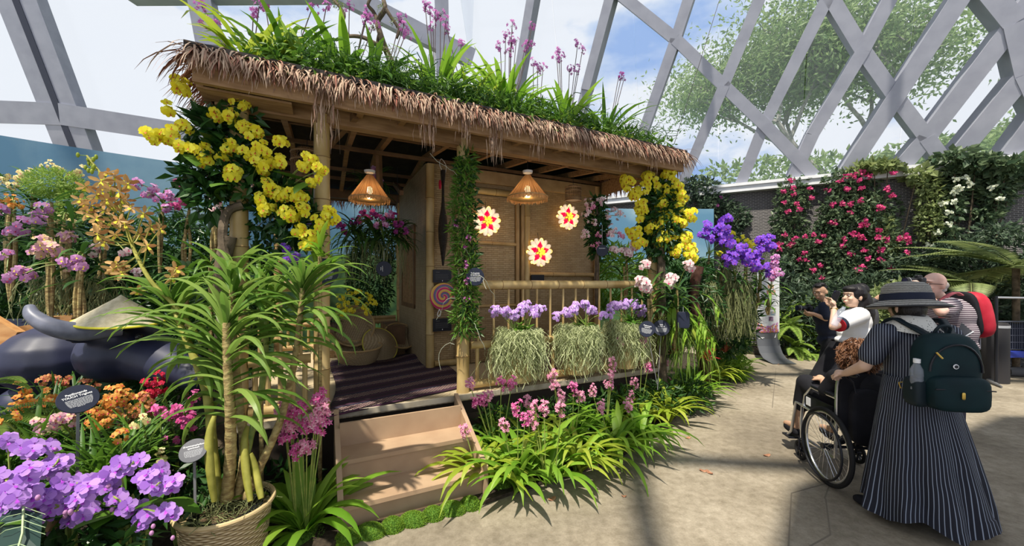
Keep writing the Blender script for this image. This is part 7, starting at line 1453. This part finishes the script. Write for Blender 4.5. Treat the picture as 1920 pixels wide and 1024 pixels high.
rl_ = thing('barrier_rail', 'silver barrier rail on a post at the right edge in front of the tree fern', 'rail', V(at(1868, 0, 6.0).x, 6.0, 0), 0, None, world=True); mb = MB(); mb.tube([at(1868, 558, 6.0), at(1990, 560, 5.8)], .018, 8); mb.build('rail', chrome, rl_); mb = MB(); p = at(1868, 555, 6.0); mb.tube([V(p.x, 6, 0), p], .02, 8); mb.build('post', black_m, rl_)
cab = thing('cable_heap', 'heap of tangled grey cables on the path at the far right', 'cables', gr(1860, 690), 0, None, world=True); cm = mat('cable_grey', (.12, .12, .125), .6); cm2 = mat('cable_pale', (.38, .38, .38), .6)
for i in range(20):
    mb = MB(); pts = []
    for k in range(9): q = gr(1815 + k * 12 + u(-8, 8), 690 + u(-13, 9)); pts.append(V(q.x, q.y, .012 + u(0, .14) * (1 - abs(k - 4) / 5)))
    mb.tube(curve_pts(pts, 3), .009, 5); mb.build('cable', cm if i % 3 else cm2, cab)
o = thing('rolled_mat', 'rolled grey floor matting at the right edge beside the cables', 'mat', gr(1905, 705)); c_ = gr(1905, 705); mb = MB(); mb.tube([V(-.15, 0, .08), V(.8, -.25, .08)], .08, 16); mb.build('roll', mat('mat_grey', (.10, .10, .105), .8), o)
mb = MB(); a = [gr(1850, 680), gr(1935, 668), gr(2000, 690), gr(1935, 690)]; mb.add([V(p.x, p.y, .07) for p in a] + [V(p.x, p.y, .01) for p in a], [(0, 3, 2, 1) if False else (0, 1, 2, 3), (4, 7, 6, 5), (0, 4, 5, 1), (1, 5, 6, 2), (2, 6, 7, 3), (3, 7, 4, 0)]); solo(mb, 'folded_matting', mat('matting', (.16, .16, .165), .8), 'flat folded grey matting behind the cable heap', 'mat', (a[0].x, a[0].y, 0), smooth=False)
mb = MB(); pts = [gr(1830, 716), gr(1845, 712), gr(1865, 722), gr(1878, 728)]; mb.tube([V(p.x, p.y, .02) for p in pts], [.05, .06, .035, .012], 10); solo(mb, 'cable_bundle', cm, 'short dark bundled cord lying right of the teal backpack on the path', 'cord', (pts[0].x, pts[0].y, 0))
# fallen leaves on the path
lfm = mat('dry_leaf', (.30, .13, .07), .8, (.48, .26, .16), scale=20)
for i, (x, y, lb) in enumerate(((1320, 884, 'left half of the pair of dry brown leaves in the middle of the path'), (1330, 887, 'right half of the pair of dry brown leaves in the middle of the path'), (1438, 855, 'small dry leaf left of the wheelchair caster'), (701, 1003, 'round brown husk on the path just below the moss'), (772, 979, 'dry brown leaf touching the moss cushions'), (1035, 937, 'dry leaf under the front ground orchids'), (1290, 822, 'reddish dry leaf at the bed edge under the far orchids'), (1170, 932, 'tiny dark speck of leaf on the path below the bulge of the bed'), (1460, 684, 'tiny dry leaf before the foot of the display stand'))):
    p = gr(x, y); mb = MB(); s_ = .028 if i not in (7, 8) else .014; a = u(0, 6)
    vs = []; n = 12
    for k in range(n): t = 2 * PI * k / n; vs.append(V(math.cos(t) * s_ * 1.3, math.sin(t) * s_ * .7, .004 + .010 * abs(math.cos(t)))); 
    mb.add(vs + [V(0, 0, .003)] + [v - V(0, 0, .003) for v in vs], [(k, (k + 1) % n, n) for k in range(n)] + [(k, n + 1 + k, n + 1 + (k + 1) % n, (k + 1) % n) for k in range(n)] + [tuple(range(2 * n, n, -1))])
    o = mb.build('fallen_leaf', lfm, None); o.location = (p.x, p.y, .0); o.rotation_euler = (0, 0, a); tag(o, lb, 'leaf')
# thin rigging wire inside the dome
w_ = MB(); w_.tube([at(1352, -10, 7.5), at(1264, 270, 7.5)], .006, 5); solo(w_, 'hanging_wire', black_m, 'thin dark wire slanting down through the dome right of the roof', 'wire', at(1264, 270, 7.5))
